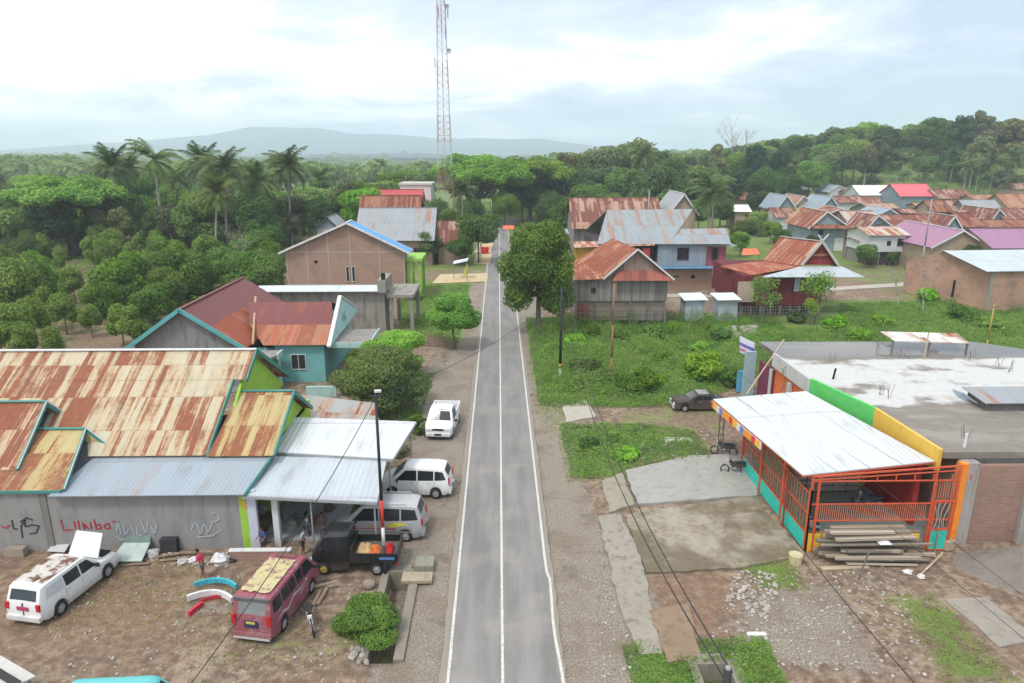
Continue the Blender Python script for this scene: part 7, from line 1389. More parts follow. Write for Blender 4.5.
motorbike('white and blue motorbike just inside the shop grille', 16.7, 33.6, -.2, 1, (.5, .55, .6)); motorbike('dark motorbike under the grey workshop awning', -10.4, 34.3, .3, -1, (.03, .03, .03))
# ------------------------------------------------------------------ people
def skin(name, J, E_, mat, sub=1):
    me = bpy.data.meshes.new(name); me.from_pydata([j[:3] for j in J], E_, []); ob = bpy.data.objects.new(name, me); C.objects.link(ob)
    m = ob.modifiers.new('s', 'SKIN'); 
    for i, j in enumerate(J): me.skin_vertices[0].data[i].radius = (j[3], j[4] if len(j) > 4 else j[3])
    me.skin_vertices[0].data[0].use_root = True; ob.modifiers.new('d', 'SUBSURF').levels = sub; ob.modifiers['d'].render_levels = sub
    bpy.context.view_layer.update(); r = bpy.data.meshes.new_from_object(ob.evaluated_get(bpy.context.evaluated_depsgraph_get())); bpy.data.objects.remove(ob)
    r.materials.clear(); r.materials.append(mat); r.polygons.foreach_set('use_smooth', [True] * len(r.polygons)); return r
SKN = flat((.22, .11, .065), .6, .1, name='skin'); HAIR = flat((.012, .01, .01), .8, name='black_hair')
def person(label, x, y, hx, hy, shirt, pants, h=1.62, lean=0.0, arms='walk', z=None, step=.0, group=None):
    o = thing('person', (0, 0, 0), label, 'person', group); s = h / 1.7; ln = lean
    def tp(y_, z_): zz = z_ - .92; return (y_ + zz * math.sin(ln), .92 + zz * math.cos(ln)) if zz > 0 else (y_, z_)
    J = [(0, 0, .92, .12, .1)]; E_ = []
    def add(p, x_, y_, z_, r, r2=None): yy, zz = tp(y_, z_); J.append((x_ * s, yy * s, zz * s, r * s, (r2 or r) * s)); E_.append((p, len(J) - 1)); return len(J) - 1
    J[0] = (0, 0, .92 * s, .13 * s, .1 * s)
    w = add(0, 0, 0, 1.08, .115, .09); ch = add(w, 0, 0, 1.3, .14, .1); nk = add(ch, 0, 0, 1.46, .05); hd = add(nk, 0, .01, 1.54, .07, .075); hd2 = add(hd, 0, .015, 1.64, .072, .088); add(hd2, 0, .0, 1.69, .045, .06)
    for sd in (-1, 1):
        st = step * sd; k1 = add(0, sd * .09, st * .1, .86, .085); k2 = add(k1, sd * .1, st * .35 + .02, .48, .058); k3 = add(k2, sd * .1, st * .55 - abs(step) * .05, .08, .036); add(k3, sd * .11, st * .55 + .14, .03, .03)
        sh = add(ch, sd * .17, 0, 1.38, .055); sw = -st * .6
        el = add(sh, sd * .21, sw * .3 + (.05 if arms == 'work' else 0), 1.12, .04); wr = add(el, sd * .2, sw * .7 + (.22 if arms == 'work' else .06), .90 if arms != 'work' else 1.05, .027); pa = add(wr, sd * .2, sw * .8 + (.28 if arms == 'work' else .08), .82 if arms != 'work' else 1.02, .028, .018)
        for k in range(4): add(pa, sd * .2 + (k - 1.5) * .016, sw * .85 + (.34 if arms == 'work' else .09), (.74 - .01 * abs(k - 1.5)) if arms != 'work' else .98, .009)
        add(pa, sd * .17, sw * .85 + (.31 if arms == 'work' else .12), .79 if arms != 'work' else 1.01, .009)
    b = put(bpy.data.objects.new('body', skin('body', J, E_, SKN, 2)), o); kids.setdefault(o.name, []).append(b)
    def q3(x_, y_, z_): yy, zz = tp(y_, z_); return (x_ * s, yy * s, zz * s)
    K = [(*q3(0, 0, .93), .15 * s, .115 * s), (*q3(0, 0, 1.1), .135 * s, .11 * s), (*q3(0, 0, 1.3), .16 * s, .12 * s), (*q3(0, 0, 1.43), .085 * s, .075 * s)]; EE = [(0, 1), (1, 2), (2, 3)]
    for sd in (-1, 1): sw = -step * sd * .6; K += [(*q3(sd * .17, 0, 1.37), .075 * s), (*q3(sd * .205, sw * .25, 1.16), .06 * s)]; n = len(K); EE += [(2, n - 2), (n - 2, n - 1)]
    put(bpy.data.objects.new('shirt', skin('shirt', K, EE, shirt, 2)), o)
    K = [(0, 0, .93 * s, .145 * s, .115 * s)]; EE = []
    for sd in (-1, 1): st = step * sd; K += [(sd * .09 * s, st * .1 * s, .84 * s, .10 * s), (sd * .1 * s, (st * .3 + .02) * s, .55 * s, .085 * s)]; n = len(K); EE += [(0, n - 2), (n - 2, n - 1)]
    put(bpy.data.objects.new('trousers', skin('trousers', K, EE, pants, 2)), o)
    hm = MB(); hm.blob(q3(0, -.012, 1.665), (.085 * s, .098 * s, .075 * s), 3, .04, 12, 8); hm.build('hair', HAIR, o, True)
    f = MB(); 
    for sd in (-1, 1): f.blob(q3(sd * .03, .098, 1.62), (.011 * s, .006 * s, .007 * s), 1, 0, 6, 4)
    f.blob(q3(0, .098, 1.555), (.024 * s, .006 * s, .006 * s), 1, 0, 6, 4); f.build('face', flat((.03, .012, .01), .5, name='eyes_mouth'), o)
    f = MB(); f.blob(q3(0, .102, 1.59), (.013 * s, .018 * s, .02 * s), 1, 0, 6, 4)
    for sd in (-1, 1): f.blob(q3(sd * .075, .01, 1.605), (.012 * s, .02 * s, .03 * s), 1, 0, 6, 4)
    f.build('nose_and_ears', SKN, o); place(o, x, y, hx, hy, z); return o
p = G(204, 579); person('person in a red and white shirt and dark shorts walking across the yard', p.x, p.y, -1, .2, flat((.55, .06, .12), .8, .2, name='red_shirt'), flat((.07, .08, .11), .8, name='dark_shorts'), 1.6, .25, 'work', step=.32)
person('person in a dark blue shirt behind the low red brick wall', -12.1, 32.0, -.5, -1, flat((.04, .07, .20), .8, name='navy_shirt'), flat((.05, .05, .06), .8, name='dark_trousers'), 1.6, .1, 'work')
person('person in a pale grey shirt working beside the black pickup cab', -10.1, 31.9, 1, -.2, flat((.35, .37, .40), .8, name='grey_shirt'), flat((.07, .07, .08), .8, name='charcoal_trousers'), 1.6, .3, 'work'); person('person in a dark shirt standing deeper under the grey awning', -9.4, 33.2, .3, -1, flat((.10, .09, .09), .8, name='black_shirt'), flat((.12, .13, .18), .8, name='blue_trousers'), 1.65, .05)
# ------------------------------------------------------------------ poles and wires
def pole(label, x, y, bands, r, name='utility_pole', extra=None):
    o = thing(name, (x, y, gz(x, y)), label, 'pole'); H_ = bands[-1][1]
    for i, (z0, z1, m) in enumerate(bands): MB().tube([V(x, y, z0 - (.3 if i == 0 else 0)), V(x, y, z1)], [r * (1.15 - .3 * max(z0, 0) / H_), r * (1.15 - .3 * z1 / H_)], 12).build('shaft' if i == 0 else 'painted_band' if i < len(bands) - 1 else 'upper_shaft', m, o, True)
    return o
BLK = flat((.035, .035, .038), .7, name='black_pole_paint'); RDP = flat((.55, .05, .035), .6, name='red_pole_paint'); WTP = flat((.62, .61, .58), .6, name='white_pole_paint'); ORP = flat((.6, .22, .06), .6, name='orange_pole_paint')
zz = lambda py: Y(384, py, 30.05).z
o = pole('black utility pole with red and white bands beside the black pickup', -5.62, 30.05, [(0, zz(545), BLK), (zz(545), zz(527), WTP), (zz(527), zz(500), RDP), (zz(500), 9.4, BLK)], .075)
MB().beam((-5.9, 30.05, 9.25), (-5.3, 30.05, 9.25), .06).build('crossarm', BLK, o); MB().box((-5.5, 30.0, 9.5), (.3, .14, .1)).build('street_lamp_head', WTRIM, o)
o = pole('black utility pole with a white and orange foot in the weedy plot', 5.54, 61.0, [(0, .75, WTP), (.75, 1.2, ORP), (1.2, 8.3, BLK)], .12); MB().beam((5.0, 61, 8.0), (6.1, 61, 8.0), .08).build('crossarm', BLK, o)
pole('slender rust brown steel pole in the weedy plot', 10.1, 60.3, [(0, 2, flat((.26, .12, .08), .8, .2, name='brown_pole_rust')), (2, 5, flat((.28, .13, .09), .8, .2, name='brown_pole_rust')), (5, 8.7, flat((.30, .15, .10), .8, .2, name='brown_pole_rust'))], .085)
q = G(728, 669, 8.6); o = pole('black utility pole whose top shows at the bottom edge of the photo', q.x, q.y, [(0, 3, BLK), (3, 6, BLK), (6, 8.6, BLK)], .11); MB().blob((q.x, q.y, 8.62), .07, 2, .05).build('cap', flat((.3, .3, .3), .6, name='grey_cap'), o); nearP = V(q.x, q.y, 8.4)
q = Y(894, 305, 78); pole('thin mustard bamboo pole behind the flat roofed shop', q.x, 62, [(0, 3, flat((.42, .30, .08), .8, name='bamboo_yellow')), (3, 6, flat((.42, .30, .08), .8, name='bamboo_yellow')), (6, Y(894, 305, 62).z, flat((.42, .30, .08), .8, name='bamboo_yellow'))], .07, 'bamboo_pole')
for px, yy, zt_, lb in ((490, 160, 9, 'distant utility pole at the left side of the far road'), (478, 128, 8.5, 'utility pole beside the yellow drying mats'), (659, 120, 13.6, 'thin pale pole rising above the red rusted roof'), (963, 105, 13, 'thin aerial pole above the brick warehouse')):
    x_ = Y(px, 0, yy).x; pole(lb, x_, yy, [(0, 3, WTP), (3, 6, flat((.3, .3, .3), .7, name='grey_pole')), (6, zt_, flat((.3, .3, .3), .7, name='grey_pole'))], .1)
def wire(a, b, sag, label, r=.02, n=26):
    a, b = Vector(a), Vector(b); pts = [a.lerp(b, i / n) + V(0, 0, -4 * sag * (i / n) * (1 - i / n)) for i in range(n + 1)]
    return MB().tube(pts, r, 5).solo('overhead_wire', flat((.035, .035, .037), .7, name='cable_black'), label, 'wire', loc=a)
A0 = V(-5.62, 30.05, 9.2); B0 = V(5.54, 61, 8.0); B1 = V(6.0, 61, 8.0)
wire(A0, Y(186, 690, 17.5), .5, 'overhead wire running from the painted pole to the bottom left', .018); wire(A0, Y(560, 292, 61), .9, 'overhead wire crossing the road between the two black poles', .016)
wire(B0, nearP + V(-.1, 0, 0), 2.9, 'left strand of the cable pair over the concrete apron', .022); wire(B1, nearP + V(.1, 0, .1), 2.6, 'right strand of the cable pair over the concrete apron', .022)
wire(Y(700, 358, 52), Y(1040, 652, 20), .25, 'thin wire over the white shop awning, left one', .012); wire(Y(722, 358, 52), Y(1045, 612, 22), .2, 'thin wire over the white shop awning, right one', .012); wire(Y(786, 528, 33), Y(922, 692, 19.5), .12, 'thick black cable over the rubble at the bottom right', .024); wire(B0, (14.6, 43.6, 4.0), .4, 'service wire to the corner of the white shop awning', .012); wire((5.54, 61, 7.8), Y(478, 218, 128), 1.5, 'long thin wire following the road into the distance', .02)
# lattice tower
o = thing('lattice_tower', (-15.9, 214, 0), 'tall red and white lattice mast rising above the trees at the end of the road', 'tower'); TR = flat((.42, .17, .15), .6, .1, name='tower_red'); TW = flat((.48, .50, .53), .6, .1, name='tower_white')
cxx, cyy = -15.9, 214; Ht = 74
def tw(z): return 2.35 - 1.55 * z / Ht
for i in range(10):
    za, zb_ = Ht * i / 10, Ht * (i + 1) / 10; mb = MB(); n = 4
    for s0 in range(n):
        z0, z1 = za + (zb_ - za) * s0 / n, za + (zb_ - za) * (s0 + 1) / n; w0, w1 = tw(z0), tw(z1); c0 = [V(cxx + a * w0, cyy + b * w0, z0) for a, b in ((-1, -1), (1, -1), (1, 1), (-1, 1))]; c1 = [V(cxx + a * w1, cyy + b * w1, z1) for a, b in ((-1, -1), (1, -1), (1, 1), (-1, 1))]
        for k in range(4): mb.beam(c0[k], c1[k], .12); mb.beam(c0[k], c1[(k + 1) % 4], .045); mb.beam(c0[(k + 1) % 4], c1[k], .045); mb.beam(c1[k], c1[(k + 1) % 4], .05)
    mb.beam((cxx, cyy, za), (cxx, cyy, zb_), .2, .2); mb.build('mast_section', TR if i % 2 else TW, o)
for k, (a, z) in enumerate(((0, 57), (2, 57.5), (4, 56), (1, 52), (3, 44), (5, 60))):
    ca, sa = math.cos(a * 1.05), math.sin(a * 1.05); r_a = tw(z) + .7; MB().bx(cxx + r_a * ca - .17, cxx + r_a * ca + .17, cyy + r_a * sa - .15, cyy + r_a * sa + .15, z - 1.3, z + 1.3).build('panel_antenna', TW, o)
for z in (58.5, 47): MB().lathe((cxx + tw(z) + .6, cyy - .8, z), [(0, .2), (.45, .1), (.7, -.1)], 'Y', 16).build('dish_antenna', TW, o)
# ------------------------------------------------------------------ yard clutter
def bumper(px0, px1, py0, py1, mat, label, z, arch=.5, t_=.09):
    a, b = G(px0, py0), G(px1, py1); m = a.lerp(b, .5) + V(0, arch, 0); pts = []
    for i in range(13): t_i = i / 12; pts.append(a * (1 - t_i) ** 2 + (m * 2 - (a + b) / 2) * 2 * t_i * (1 - t_i) + b * t_i ** 2 + V(0, 0, z))
    mb = MB()
    for p_, q_ in zip(pts, pts[1:]): mb.beam(p_, q_, t_ * 1.2, t_ * 2.6)
    return mb.solo('bumper', mat, label, 'bumper')
TURQ = flat((.06, .40, .50), .4, .15, name='turquoise_plastic')
bumper(195, 237, 590, 592, TURQ, 'turquoise car bumper lying on the yard, behind the white one', .28, .45); bumper(188, 233, 603, 605, flat((.62, .62, .62), .4, .2, name='white_plastic'), 'white car bumper lying on the yard', .25, .5, .11); bumper(189, 203, 617, 606, flat((.55, .03, .06), .4, .15, name='red_plastic'), 'short red bumper piece on the yard', .12, .05, .1); bumper(200, 222, 604, 599, flat((.40, .05, .06), .5, .2, name='dull_red_plastic'), 'dull red bumper lying inside the white one', .12, .12, .07)
q = G(130, 562); o = thing('car_shell', (q.x, q.y, 0), 'pale green cut-off car front shell lying by the graffiti wall', 'car part'); GS = flat((.42, .50, .46), .5, .25, name='pale_green_paint')
MB().slab([V(q.x - .85, q.y - .3, .25), V(q.x + .75, q.y - .3, .25), V(q.x + .65, q.y + .9, .55), V(q.x - .7, q.y + .9, .55)], .08).build('panel', GS, o); MB().slab([V(q.x - .7, q.y + .9, .56), V(q.x + .65, q.y + .9, .56), V(q.x + .55, q.y + 1.35, 1.0), V(q.x - .6, q.y + 1.35, 1.0)], .04).build('windscreen', glass((.12, .2, .17), 'greenish_glass'), o); MB().bx(q.x - .65, q.x + .6, q.y + 1.36, q.y + 1.5, .0, 1.02).build('roof_stub', flat((.08, .08, .08), .7, name='sooty_metal'), o)
q = G(57, 553); MB().slab([V(q.x - .5, q.y, .1), V(q.x + .45, q.y - .1, .1), V(q.x + .7, q.y + .8, .8), V(q.x - .1, q.y + .9, .8)], .05).solo('loose_panel', flat((.40, .41, .42), .45, .15, name='silver_paint'), 'silver grey loose panel leaning behind the white station wagon', 'panel')
q = G(12, 557); MB().bx(q.x - .4, q.x + .6, q.y, q.y + .4, 0, .42).solo('stone_block', concrete((.30, .26, .20), .5, 'old_block'), 'short concrete block standing in the grass by the wall', 'block')
def lump(name, px, py, r, mat, label, cat, seed, amp=.3, group=None, zoff=.6):
    p = G(px, py); r = V(*r); mb = MB(); mb.blob((p.x, p.y, r.z * zoff + gz(p.x, p.y)), r, seed, amp, 12, 9); o = mb.solo(name, mat, label, cat, group, smooth=True); o.data.set_sharp_from_angle(angle=R(35)); return o
WS = flat((.60, .60, .60), .7, .15, name='white_plastic_sack'); SACK = flat((.45, .44, .42), .8, .2, name='grey_sack')
q = G(169, 553); MB().bx(q.x - .42, q.x + .42, q.y, q.y + .45, 0, .75).solo('crate', flat((.04, .04, .045), .6, .3, name='black_crate'), 'black open crate standing against the graffiti wall', 'crate')
lump('sack', 221, 563, (.42, .3, .32), WS, 'white plastic sack at the right end of the junk row', 'sack', 3); lump('sack', 195, 562, (.34, .22, .16), WS, 'low white plastic sack in the middle of the junk row', 'sack', 4); lump('sack', 183, 563, (.3, .2, .14), SACK, 'grey sack left of the white ones in the junk row', 'sack', 5)
lump('sack', 153, 556, (.3, .25, .22), SACK, 'dull sack between the car shell and the black crate', 'sack', 6); lump('tyre_heap', 232, 561, (.26, .2, .12), BLKP, 'dark scrap lump at the end of the junk row', 'scrap', 7)
for i, (a, b, z) in enumerate((((157, 559), (182, 556), .12), ((160, 562), (190, 560), .08), ((182, 556), (215, 556), .2), ((115, 567), (150, 565), .06))):
    p, q = G(*a), G(*b); MB().beam(V(p.x, p.y, z), V(q.x, q.y, z + .06), .14, .05).solo('plank', WOOD, ('upper short plank beside the black crate', 'lower short plank before the black crate', 'plank behind the white sacks', 'plank under the pale green car shell')[i], 'plank')
for i, (a, b, z) in enumerate((((313, 606), (322, 590), .05), ((318, 606), (327, 591), .1), ((315, 592), (336, 589), .3))):
    p, q = G(*a), G(*b); MB().beam(V(p.x, p.y, z), V(q.x, q.y, z + .1), .16, .04).solo('plank', WOOD, ('tan plank on the ground right of the minibus', 'second tan plank right of the minibus, nearer the ditch', 'dark plank lying across the tan ones right of the minibus')[i], 'plank')
lump('concrete_stump', 369, 587, (.32, .28, .26), concrete((.28, .24, .19), .5, 'stump_concrete'), 'rounded concrete stump behind the leafy bush', 'stump', 8, .12); p = G(424, 573); MB().bx(p.x - .45, p.x + .45, p.y, p.y + .9, 0, .38).solo('stone_block', concrete((.26, .25, .19), .7, 'mossy_block'), 'mossy concrete block at the head of the ditch', 'block'); p = G(417, 586); MB().bx(p.x - .75, p.x + .7, p.y, p.y + .75, .13, .28).solo('concrete_slab', concrete((.36, .30, .22), .5, 'tan_slab'), 'tan concrete slab bridging the head of the ditch', 'slab')
rk = random.Random(9); RK = concrete((.38, .35, .31), .4, 'rubble_stone', False)
for i in range(16): lump('stone', rk.uniform(352, 377), rk.uniform(650, 668), (rk.uniform(.08, .16),) * 2 + (rk.uniform(.08, .14),), RK, 'pale stone in the small heap below the leafy bush', 'stone', 20 + i, .35, 'stones heaped below the leafy bush')
for i in range(36): lump('stone', rk.uniform(733, 757), rk.uniform(328, 338), (rk.uniform(.2, .4),) * 2 + (rk.uniform(.15, .3),), RK, 'pale stone in the heap in front of the maroon stilt house', 'stone', 60 + i, .35, 'stones heaped in front of the maroon stilt house')
lump('barrel_scrap', 303, 571, (.3, .3, .3), flat((.3, .28, .27), .7, name='scrap_metal'), 'scrap lump under the awning by the pickup cab', 'scrap', 10)
for i, (px, py, c_) in enumerate(((252, 508, (.3, .3, .32)), (262, 512, (.4, .4, .4)), (286, 520, (.25, .24, .24)), (292, 530, (.35, .33, .3)), (300, 520, (.2, .2, .2)), (330, 512, (.14, .12, .1)), (318, 524, (.3, .1, .08)))):
    p = G(px, py); lump('engine_part', px, py, (.35, .3, .3), flat(c_, .6, .3, name='greasy_metal'), 'greasy engine part among the scrap under the grey awning', 'engine part', 30 + i, .3, 'engine parts under the grey awning')
# sheets stacked inside the workshop bay
q = V(-11.0, 38.6, .14); MB().bx(-12.2, -9.9, 37.4, 37.7, .14, 1.0).solo('bench', flat((.30, .46, .08), .6, .2, name='lime_bench'), 'lime green bench in the open workshop bay', 'bench')
for k in range(4): MB().tube([V(-12.0, 37.9 + k * .25, 1.1 + .05 * k), V(-9.9, 38.3 + k * .25, 1.5)], .14, 8).solo('rolled_sheet', flat((.33, .30, .30), .6, .2, name='grey_roll'), 'grey roll lying over the lime green bench', 'roll', 'rolls on the lime green bench')
MB().bx(-15.6, -15.3, 56.3, 56.6, 0, .7).solo('water_drum', flat((.04, .12, .32), .5, name='blue_drum'), 'blue drum beside the teal house wall', 'drum')
# small fence, blocks, mats, flag along the left roadside
q0, q1 = G(423, 346), G(457, 349); o = thing('picket_fence', (q0.x, q0.y, 0), 'brown bamboo picket fence in front of the small garden tree', 'fence'); d = (q1 - q0); mb = MB(); rk = random.Random(5)
for i in range(34): p = q0 + d * (i / 33); mb.beam(p, p + V(rk.uniform(-.04, .04), 0, rk.uniform(1.2, 1.5)), .06, .03)
mb.build('pickets', flat((.22, .15, .09), .9, .4, name='old_bamboo'), o); MB().beam(q0 + V(0, -.05, .5), q1 + V(0, -.05, .5), .05).beam(q0 + V(0, -.05, 1.0), q1 + V(0, -.05, 1.0), .05).build('rail', WOODG, o)
q0, q1 = G(405, 300), G(440, 296); o = thing('picket_fence', (q0.x, q0.y, 0), 'low stick fence across the garden behind the annexe', 'fence'); d = q1 - q0; mb = MB()
for i in range(30): p = q0 + d * (i / 29); mb.beam(p, p + V(rk.uniform(-.06, .06), 0, rk.uniform(.9, 1.3)), .06, .03)
mb.build('pickets', flat((.20, .17, .13), .9, .4, name='grey_sticks'), o)
GRAIN = flat((.50, .39, .23), .9, .12, name='drying_grain')
for px, lb in (([(432, 284), (487, 282), (488, 274), (440, 275)], 'wide tan mat of drying grain beside the far road'), ([(473, 265), (490, 264), (492, 254), (476, 255)], 'smaller tan mat of drying grain farther up the road'), ([(474, 253), (491, 253), (493, 243), (480, 243)], 'farthest strip of drying grain by the red barrel')):
    P = [G(*p) for p in px]; MB().prism([V(p.x, p.y, .05) for p in P], V(0, 0, .07)).solo('drying_mat', GRAIN, lb, 'mat')
q = G(485, 254); MB().lathe((q.x, q.y, .1), [(0, 0), (.7, 0), (.75, .6), (.7, 1.3), (0, 1.3)], n=16).solo('barrel', flat((.6, .03, .03), .5, name='red_barrel'), 'bright red barrel at the far left roadside', 'barrel', smooth=False)
q = G(467, 282); o = thing('flag_pole', (q.x, q.y, 0), 'yellow flag hanging from a short pole by the drying mat', 'flag'); MB().tube([q, q + V(0, 0, 3.0)], .04).build('pole', WOODG, o); MB().prism([q + V(0, 0, 2.9), q + V(-.6, 0, 1.2), q + V(.05, 0, .7), q + V(.2, 0, 2.6)], V(0, .04, 0)).build('cloth', flat((.6, .48, .08), .8, .2, name='yellow_cloth'), o)
a = G(453, 264, 2.6); o = thing('stall_roof', (a.x, a.y, 0), 'small stall with a pale tilted sheet roof by the far road', 'stall'); MB().slab([a, a + V(2.3, 0, .5), a + V(2.4, 2, .7), a + V(0, 2, .2)], .05).build('roof', WHT, o)
for dx, dz in ((.1, 0), (2.2, .45)): MB().tube([V(a.x + dx, a.y + .1, 0), V(a.x + dx, a.y + .1, 2.6 + dz)], .05).build('post', WOODG, o)
a = G(503, 229, 2.4); o = thing('stall_roof', (a.x, a.y, 0), 'small stall with an orange canopy at the very end of the road', 'stall'); MB().slab([a, a + V(2.6, 0, 0), a + V(2.6, 2, .6), a + V(0, 2, .6)], .05).build('roof', flat((.7, .13, .04), .6, name='orange_canopy'), o)
for dx in (.1, 2.5): MB().tube([V(a.x + dx, a.y + .1, 0), V(a.x + dx, a.y + .1, 2.4)], .05).build('post', WOODG, o)
# right yard: timber, sand, sacks, banner, bamboo
rk = random.Random(8)
for i in range(5): 
    px = 818 + i * 29; p = G(px, 557 - rk.uniform(0, 2)); MB().beam(V(p.x, p.y, 0), V(p.x + rk.uniform(-.05, .05), p.y, 1.35), .07).solo('trestle_post', WOODG, 'short grey post holding up the timber pile before the grille', 'post', 'posts holding the timber pile')
TIM = [planks((.22, .19, .16), .1, False, name='old_timber'), planks((.34, .27, .19), .1, False, name='tan_timber'), planks((.17, .14, .12), .1, False, name='dark_timber'), planks((.40, .34, .27), .1, False, name='pale_timber')]
pi = 0
for z_, n_, xa0, xb0 in ((.12, 4, 16.9, 21.3), (.40, 4, 15.9, 21.7), (.70, 4, 16.6, 21.0), (1.08, 4, 15.9, 21.2), (1.35, 3, 16.3, 20.8), (1.6, 3, 16.2, 20.5)):
    for k in range(n_):
        xa = xa0 + rk.uniform(-.2, .9); xb = xb0 + rk.uniform(-1.6, .4); yy = 30.35 + k * .27 + z_ * .25 + rk.uniform(-.06, .06); zz_ = z_ + rk.uniform(-.05, .07); pi += 1
        MB().beam(V(xa, yy, zz_), V(xb, yy + rk.uniform(-.15, .15), zz_ + rk.uniform(-.10, .10)), rk.uniform(.12, .26), rk.uniform(.04, .14)).solo('plank', TIM[rk.randrange(4)], 'long weathered plank in the timber pile before the grille', 'plank', 'long planks piled before the grille')
for i, (a, b, z0, z1, lb) in enumerate(((( 821, 569), (868, 567), .04, .04, 'clean pale plank lying flat before the timber pile'), ((833, 553), (905, 549), .18, .18, 'tan plank at the foot of the timber pile'), ((858, 580), (856, 570), 0, 1.5, 'upright stick standing before the timber pile'), ((872, 582), (872, 572), 0, .9, 'shorter upright stick before the timber pile'), ((918, 578), (941, 562), .05, .5, 'pale pole leaning beside the sand heap'), ((850, 570), (880, 586), .05, .03, 'thin stick on the ground below the flat plank'), ((852, 564), (893, 566), .3, .32, 'thin rail across the upright sticks'))):
    p, q = G(*a), G(*b); w_ = .28 if i < 2 else .07; MB().beam(V(p.x, p.y, z0), V(q.x, q.y if i not in (2, 3) else p.y, z1), w_, .045).solo('plank' if i < 2 else 'stick', planks((.45, .36, .25), .1, False, name='fresh_timber') if i in (0, 1, 4) else WOODG, lb, 'plank' if i < 2 else 'stick')
cloth('sack', (G(868, 549).x, 30.65, 1.15), .32, .24, .1, WS, 'white sack draped over the timber pile', 4, 'sack'); lump('sack', 907, 573, (.24, .16, .1), WS, 'white plastic scrap at the foot of the leaning pole', 'scrap', 40); lump('sack', 921, 578, (.2, .14, .12), WS, 'second white plastic scrap nearer the camera', 'scrap', 41); lump('sack', 915, 561, (.18, .14, .1), flat((.55, .5, .05), .6, name='yellow_plastic'), 'bright yellow plastic scrap near the gate', 'scrap', 42)
q = G(795, 563); MB().lathe((q.x, q.y, .0), [(0, 0), (.30, 0), (.34, .5), (.30, .52), (0, .48)], n=18).solo('bucket', flat((.50, .44, .27), .6, .1, name='cream_bucket'), 'cream bucket at the corner of the grille', 'bucket')
p = G(757, 634); cloth('sheet', (p.x, p.y, .02), .42, .12, .06, WS, 'long white plastic scrap lying on the rubble', 6, 'scrap'); p = G(678, 440); cloth('sheet', (p.x, p.y, .03), 1.0, .35, .1, flat((.55, .53, .48), .8, .2, name='pale_plaster'), 'pale patch of plaster waste on the far yard', 7, 'scrap')
cen = [G(1000, 575), G(965, 570), G(1030, 585)]; mb = MB(); n = 60; x0, x1, y0, y1 = 22.0, 31.5, 26.6, 32.6
gx = np.linspace(x0, x1, n); gy = np.linspace(y0, y1, n); GX, GY = np.meshgrid(gx, gy); dd = np.hypot((GX - 27.8) / 4.9, (GY - 29.6) / 2.5); HH = 1.7 * (1 - sst(dd, .0, 1.0)) + .35 * np.maximum(0, 1 - np.hypot((GX - 25) / 2.5, (GY - 30.3) / 1.6)) ** 1; HH = HH * (.85 + .35 * fbm(GX, GY, 1.3, 3, 4)) + (fbm(GX, GY, .8, 8, 3) - .5) * .55 * (HH > .1) - .03
for j in range(n - 1):
    for i in range(n - 1):
        if max(HH[j, i], HH[j + 1, i + 1], HH[j, i + 1], HH[j + 1, i]) > -.02: mb.face([V(gx[i], gy[j], HH[j, i]), V(gx[i + 1], gy[j], HH[j, i + 1]), V(gx[i + 1], gy[j + 1], HH[j + 1, i + 1]), V(gx[i], gy[j + 1], HH[j + 1, i])])
t = NT('building_sand'); n1 = t.noise(t.pos(), 1.2, 6, .65); n2 = t.noise(t.pos(), 14, 5, .7); t.bump(t.m('ADD', n2, t.m('MULTIPLY', n1, 2.0)), .9, .12); o = mb.build('sand_heap', t.fin(t.mix(t.m('ADD', t.m('MULTIPLY', n1, .6), t.m('MULTIPLY', n2, .4)), (.17, .15, .128), (.33, .295, .255)), .95), None, True, org=V(27.8, 29.6, 0)); o.location = (27.8, 29.6, 0); tag(o, 'wide heap of grey building sand before the brick wall', 'sand heap')
p = G(950, 553); MB().box((p.x, p.y + .2, .35), (.5, .3, .5), .3).solo('stone_block', concrete((.42, .33, .24), .4, 'tan_block'), 'tan block on the edge of the sand heap', 'block')
a, b = G(746, 395, 4.0), Y(784, 339.5, 50.5); MB().tube([a, b], .05).solo('bamboo_pole', flat((.42, .33, .2), .8, .2, name='dry_bamboo'), 'long bamboo pole leaning up from the awning towards the banner', 'bamboo pole')
a = Y(921, 376, 49.0); b = Y(927, 343, 49.5); MB().tube([V(a.x, a.y, 4.5), V(b.x, b.y, 7.0)], .04).solo('bamboo_pole', flat((.42, .33, .2), .8, .2, name='dry_bamboo'), 'short bamboo stick standing on the flat roof', 'bamboo pole')
o = thing('banner', (21.4, 55.5, 0), 'white, blue and purple banner board at the far corner of the shop', 'banner'); q0, q1, q2, q3_ = Y(740, 336, 55.8), Y(755, 343, 55.0), Y(754.5, 358, 55.0), Y(740, 352, 55.8); MB().prism([q0, q1, q2, q3_], V(-.05, -.08, 0)).build('board', flat((.60, .62, .70), .6, .15, name='banner_white'), o)
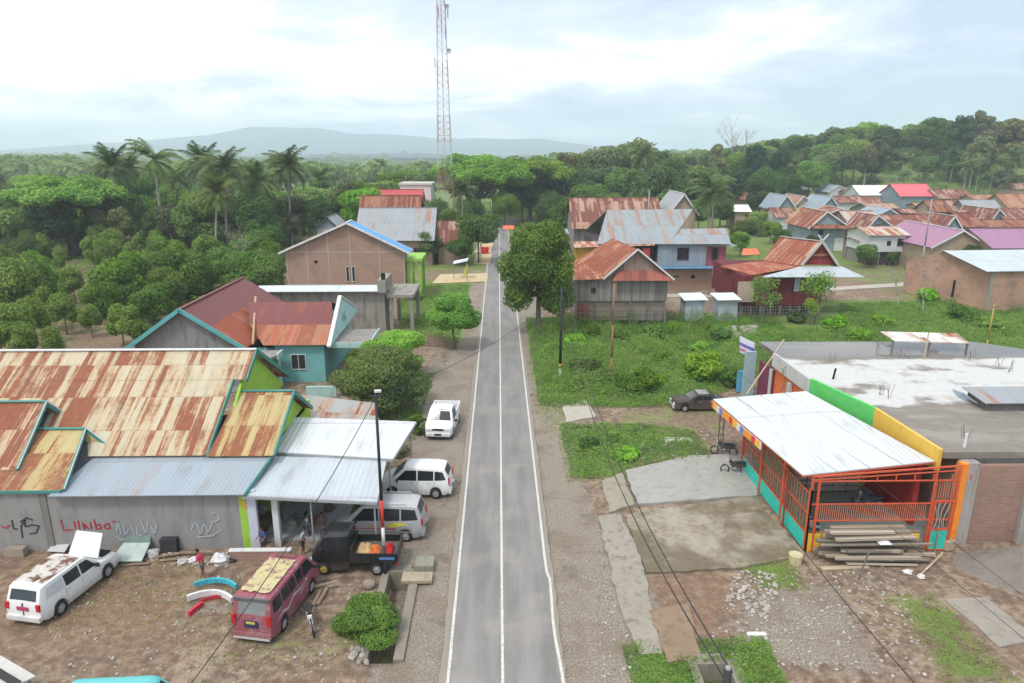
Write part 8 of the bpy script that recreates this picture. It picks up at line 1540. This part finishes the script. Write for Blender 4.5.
MB().prism([q0.lerp(q3_, .35) + V(-.06, -.09, 0), q1.lerp(q2, .35) + V(-.06, -.09, 0), q1.lerp(q2, .55) + V(-.06, -.09, 0), q0.lerp(q3_, .55) + V(-.06, -.09, 0)], V(-.01, -.01, 0)).build('banner_stripe', flat((.15, .13, .40), .6, .3, name='violet_print'), o); MB().prism([q0.lerp(q3_, .7) + V(-.06, -.09, 0), q1.lerp(q2, .7) + V(-.06, -.09, 0), q1.lerp(q2, .85) + V(-.06, -.09, 0), q0.lerp(q3_, .85) + V(-.06, -.09, 0)], V(-.01, -.01, 0)).build('banner_stripe', flat((.5, .15, .25), .6, .3, name='pink_print'), o)
MB().tube([V(q2.x, q2.y + .1, 0), V(q1.x, q1.y + .1, q1.z)], .05).build('post', WOODG, o); q = G(741, 382, 1.0); MB().bx(q.x - .35, q.x + .35, q.y, q.y + .1, .1, 2.0).solo('sign_board', flat((.12, .35, .55), .6, .4, name='blue_sign'), 'small blue sign board beside the far end of the shop', 'sign')
# rubble nobody could count
r_ = np.random.RandomState(11); mb = MB(); rp = []
for px, n_, s0 in (([(735, 575), (900, 570), (940, 683), (700, 660)], 520, .05), ([(740, 570), (780, 575), (770, 620), (720, 610)], 160, .08), ([(600, 580), (640, 580), (640, 683), (600, 683)], 60, .05), ([(30, 560), (420, 590), (330, 683), (60, 683)], 240, .045), ([(625, 440), (720, 430), (700, 455), (640, 460)], 90, .07), ([(545, 400), (600, 430), (600, 470), (560, 480)], 60, .07), ([(100, 552), (240, 552), (240, 568), (100, 568)], 120, .06)):
    P = [tuple(G(*p)[:2]) for p in px]; A_ = np.array(P); k = 0
    while k < n_:
        x_, y_ = r_.uniform(A_[:, 0].min(), A_[:, 0].max()), r_.uniform(A_[:, 1].min(), A_[:, 1].max())
        if not in_poly(np.array([x_]), np.array([y_]), P)[0]: continue
        s_ = s0 * r_.uniform(.4, 1.8); mb.blob((x_, y_, gz(x_, y_) + s_ * .3), (s_, s_ * r_.uniform(.6, 1.2), s_ * .6), int(r_.randint(1e6)), .35, 5, 4); k += 1
t = NT('loose_rubble'); g = t.white(t.map(t.pos(), (3, 3, 3))); v_ = t.noise(t.pos(), 1.7, 2); ob = mb.build('rubble', t.fin(t.mix(v_, (.20, .17, .14), (.52, .49, .45)), .9)); tag(ob, 'loose stones and rubble scattered over the yards', 'rubble', None, 'stuff')
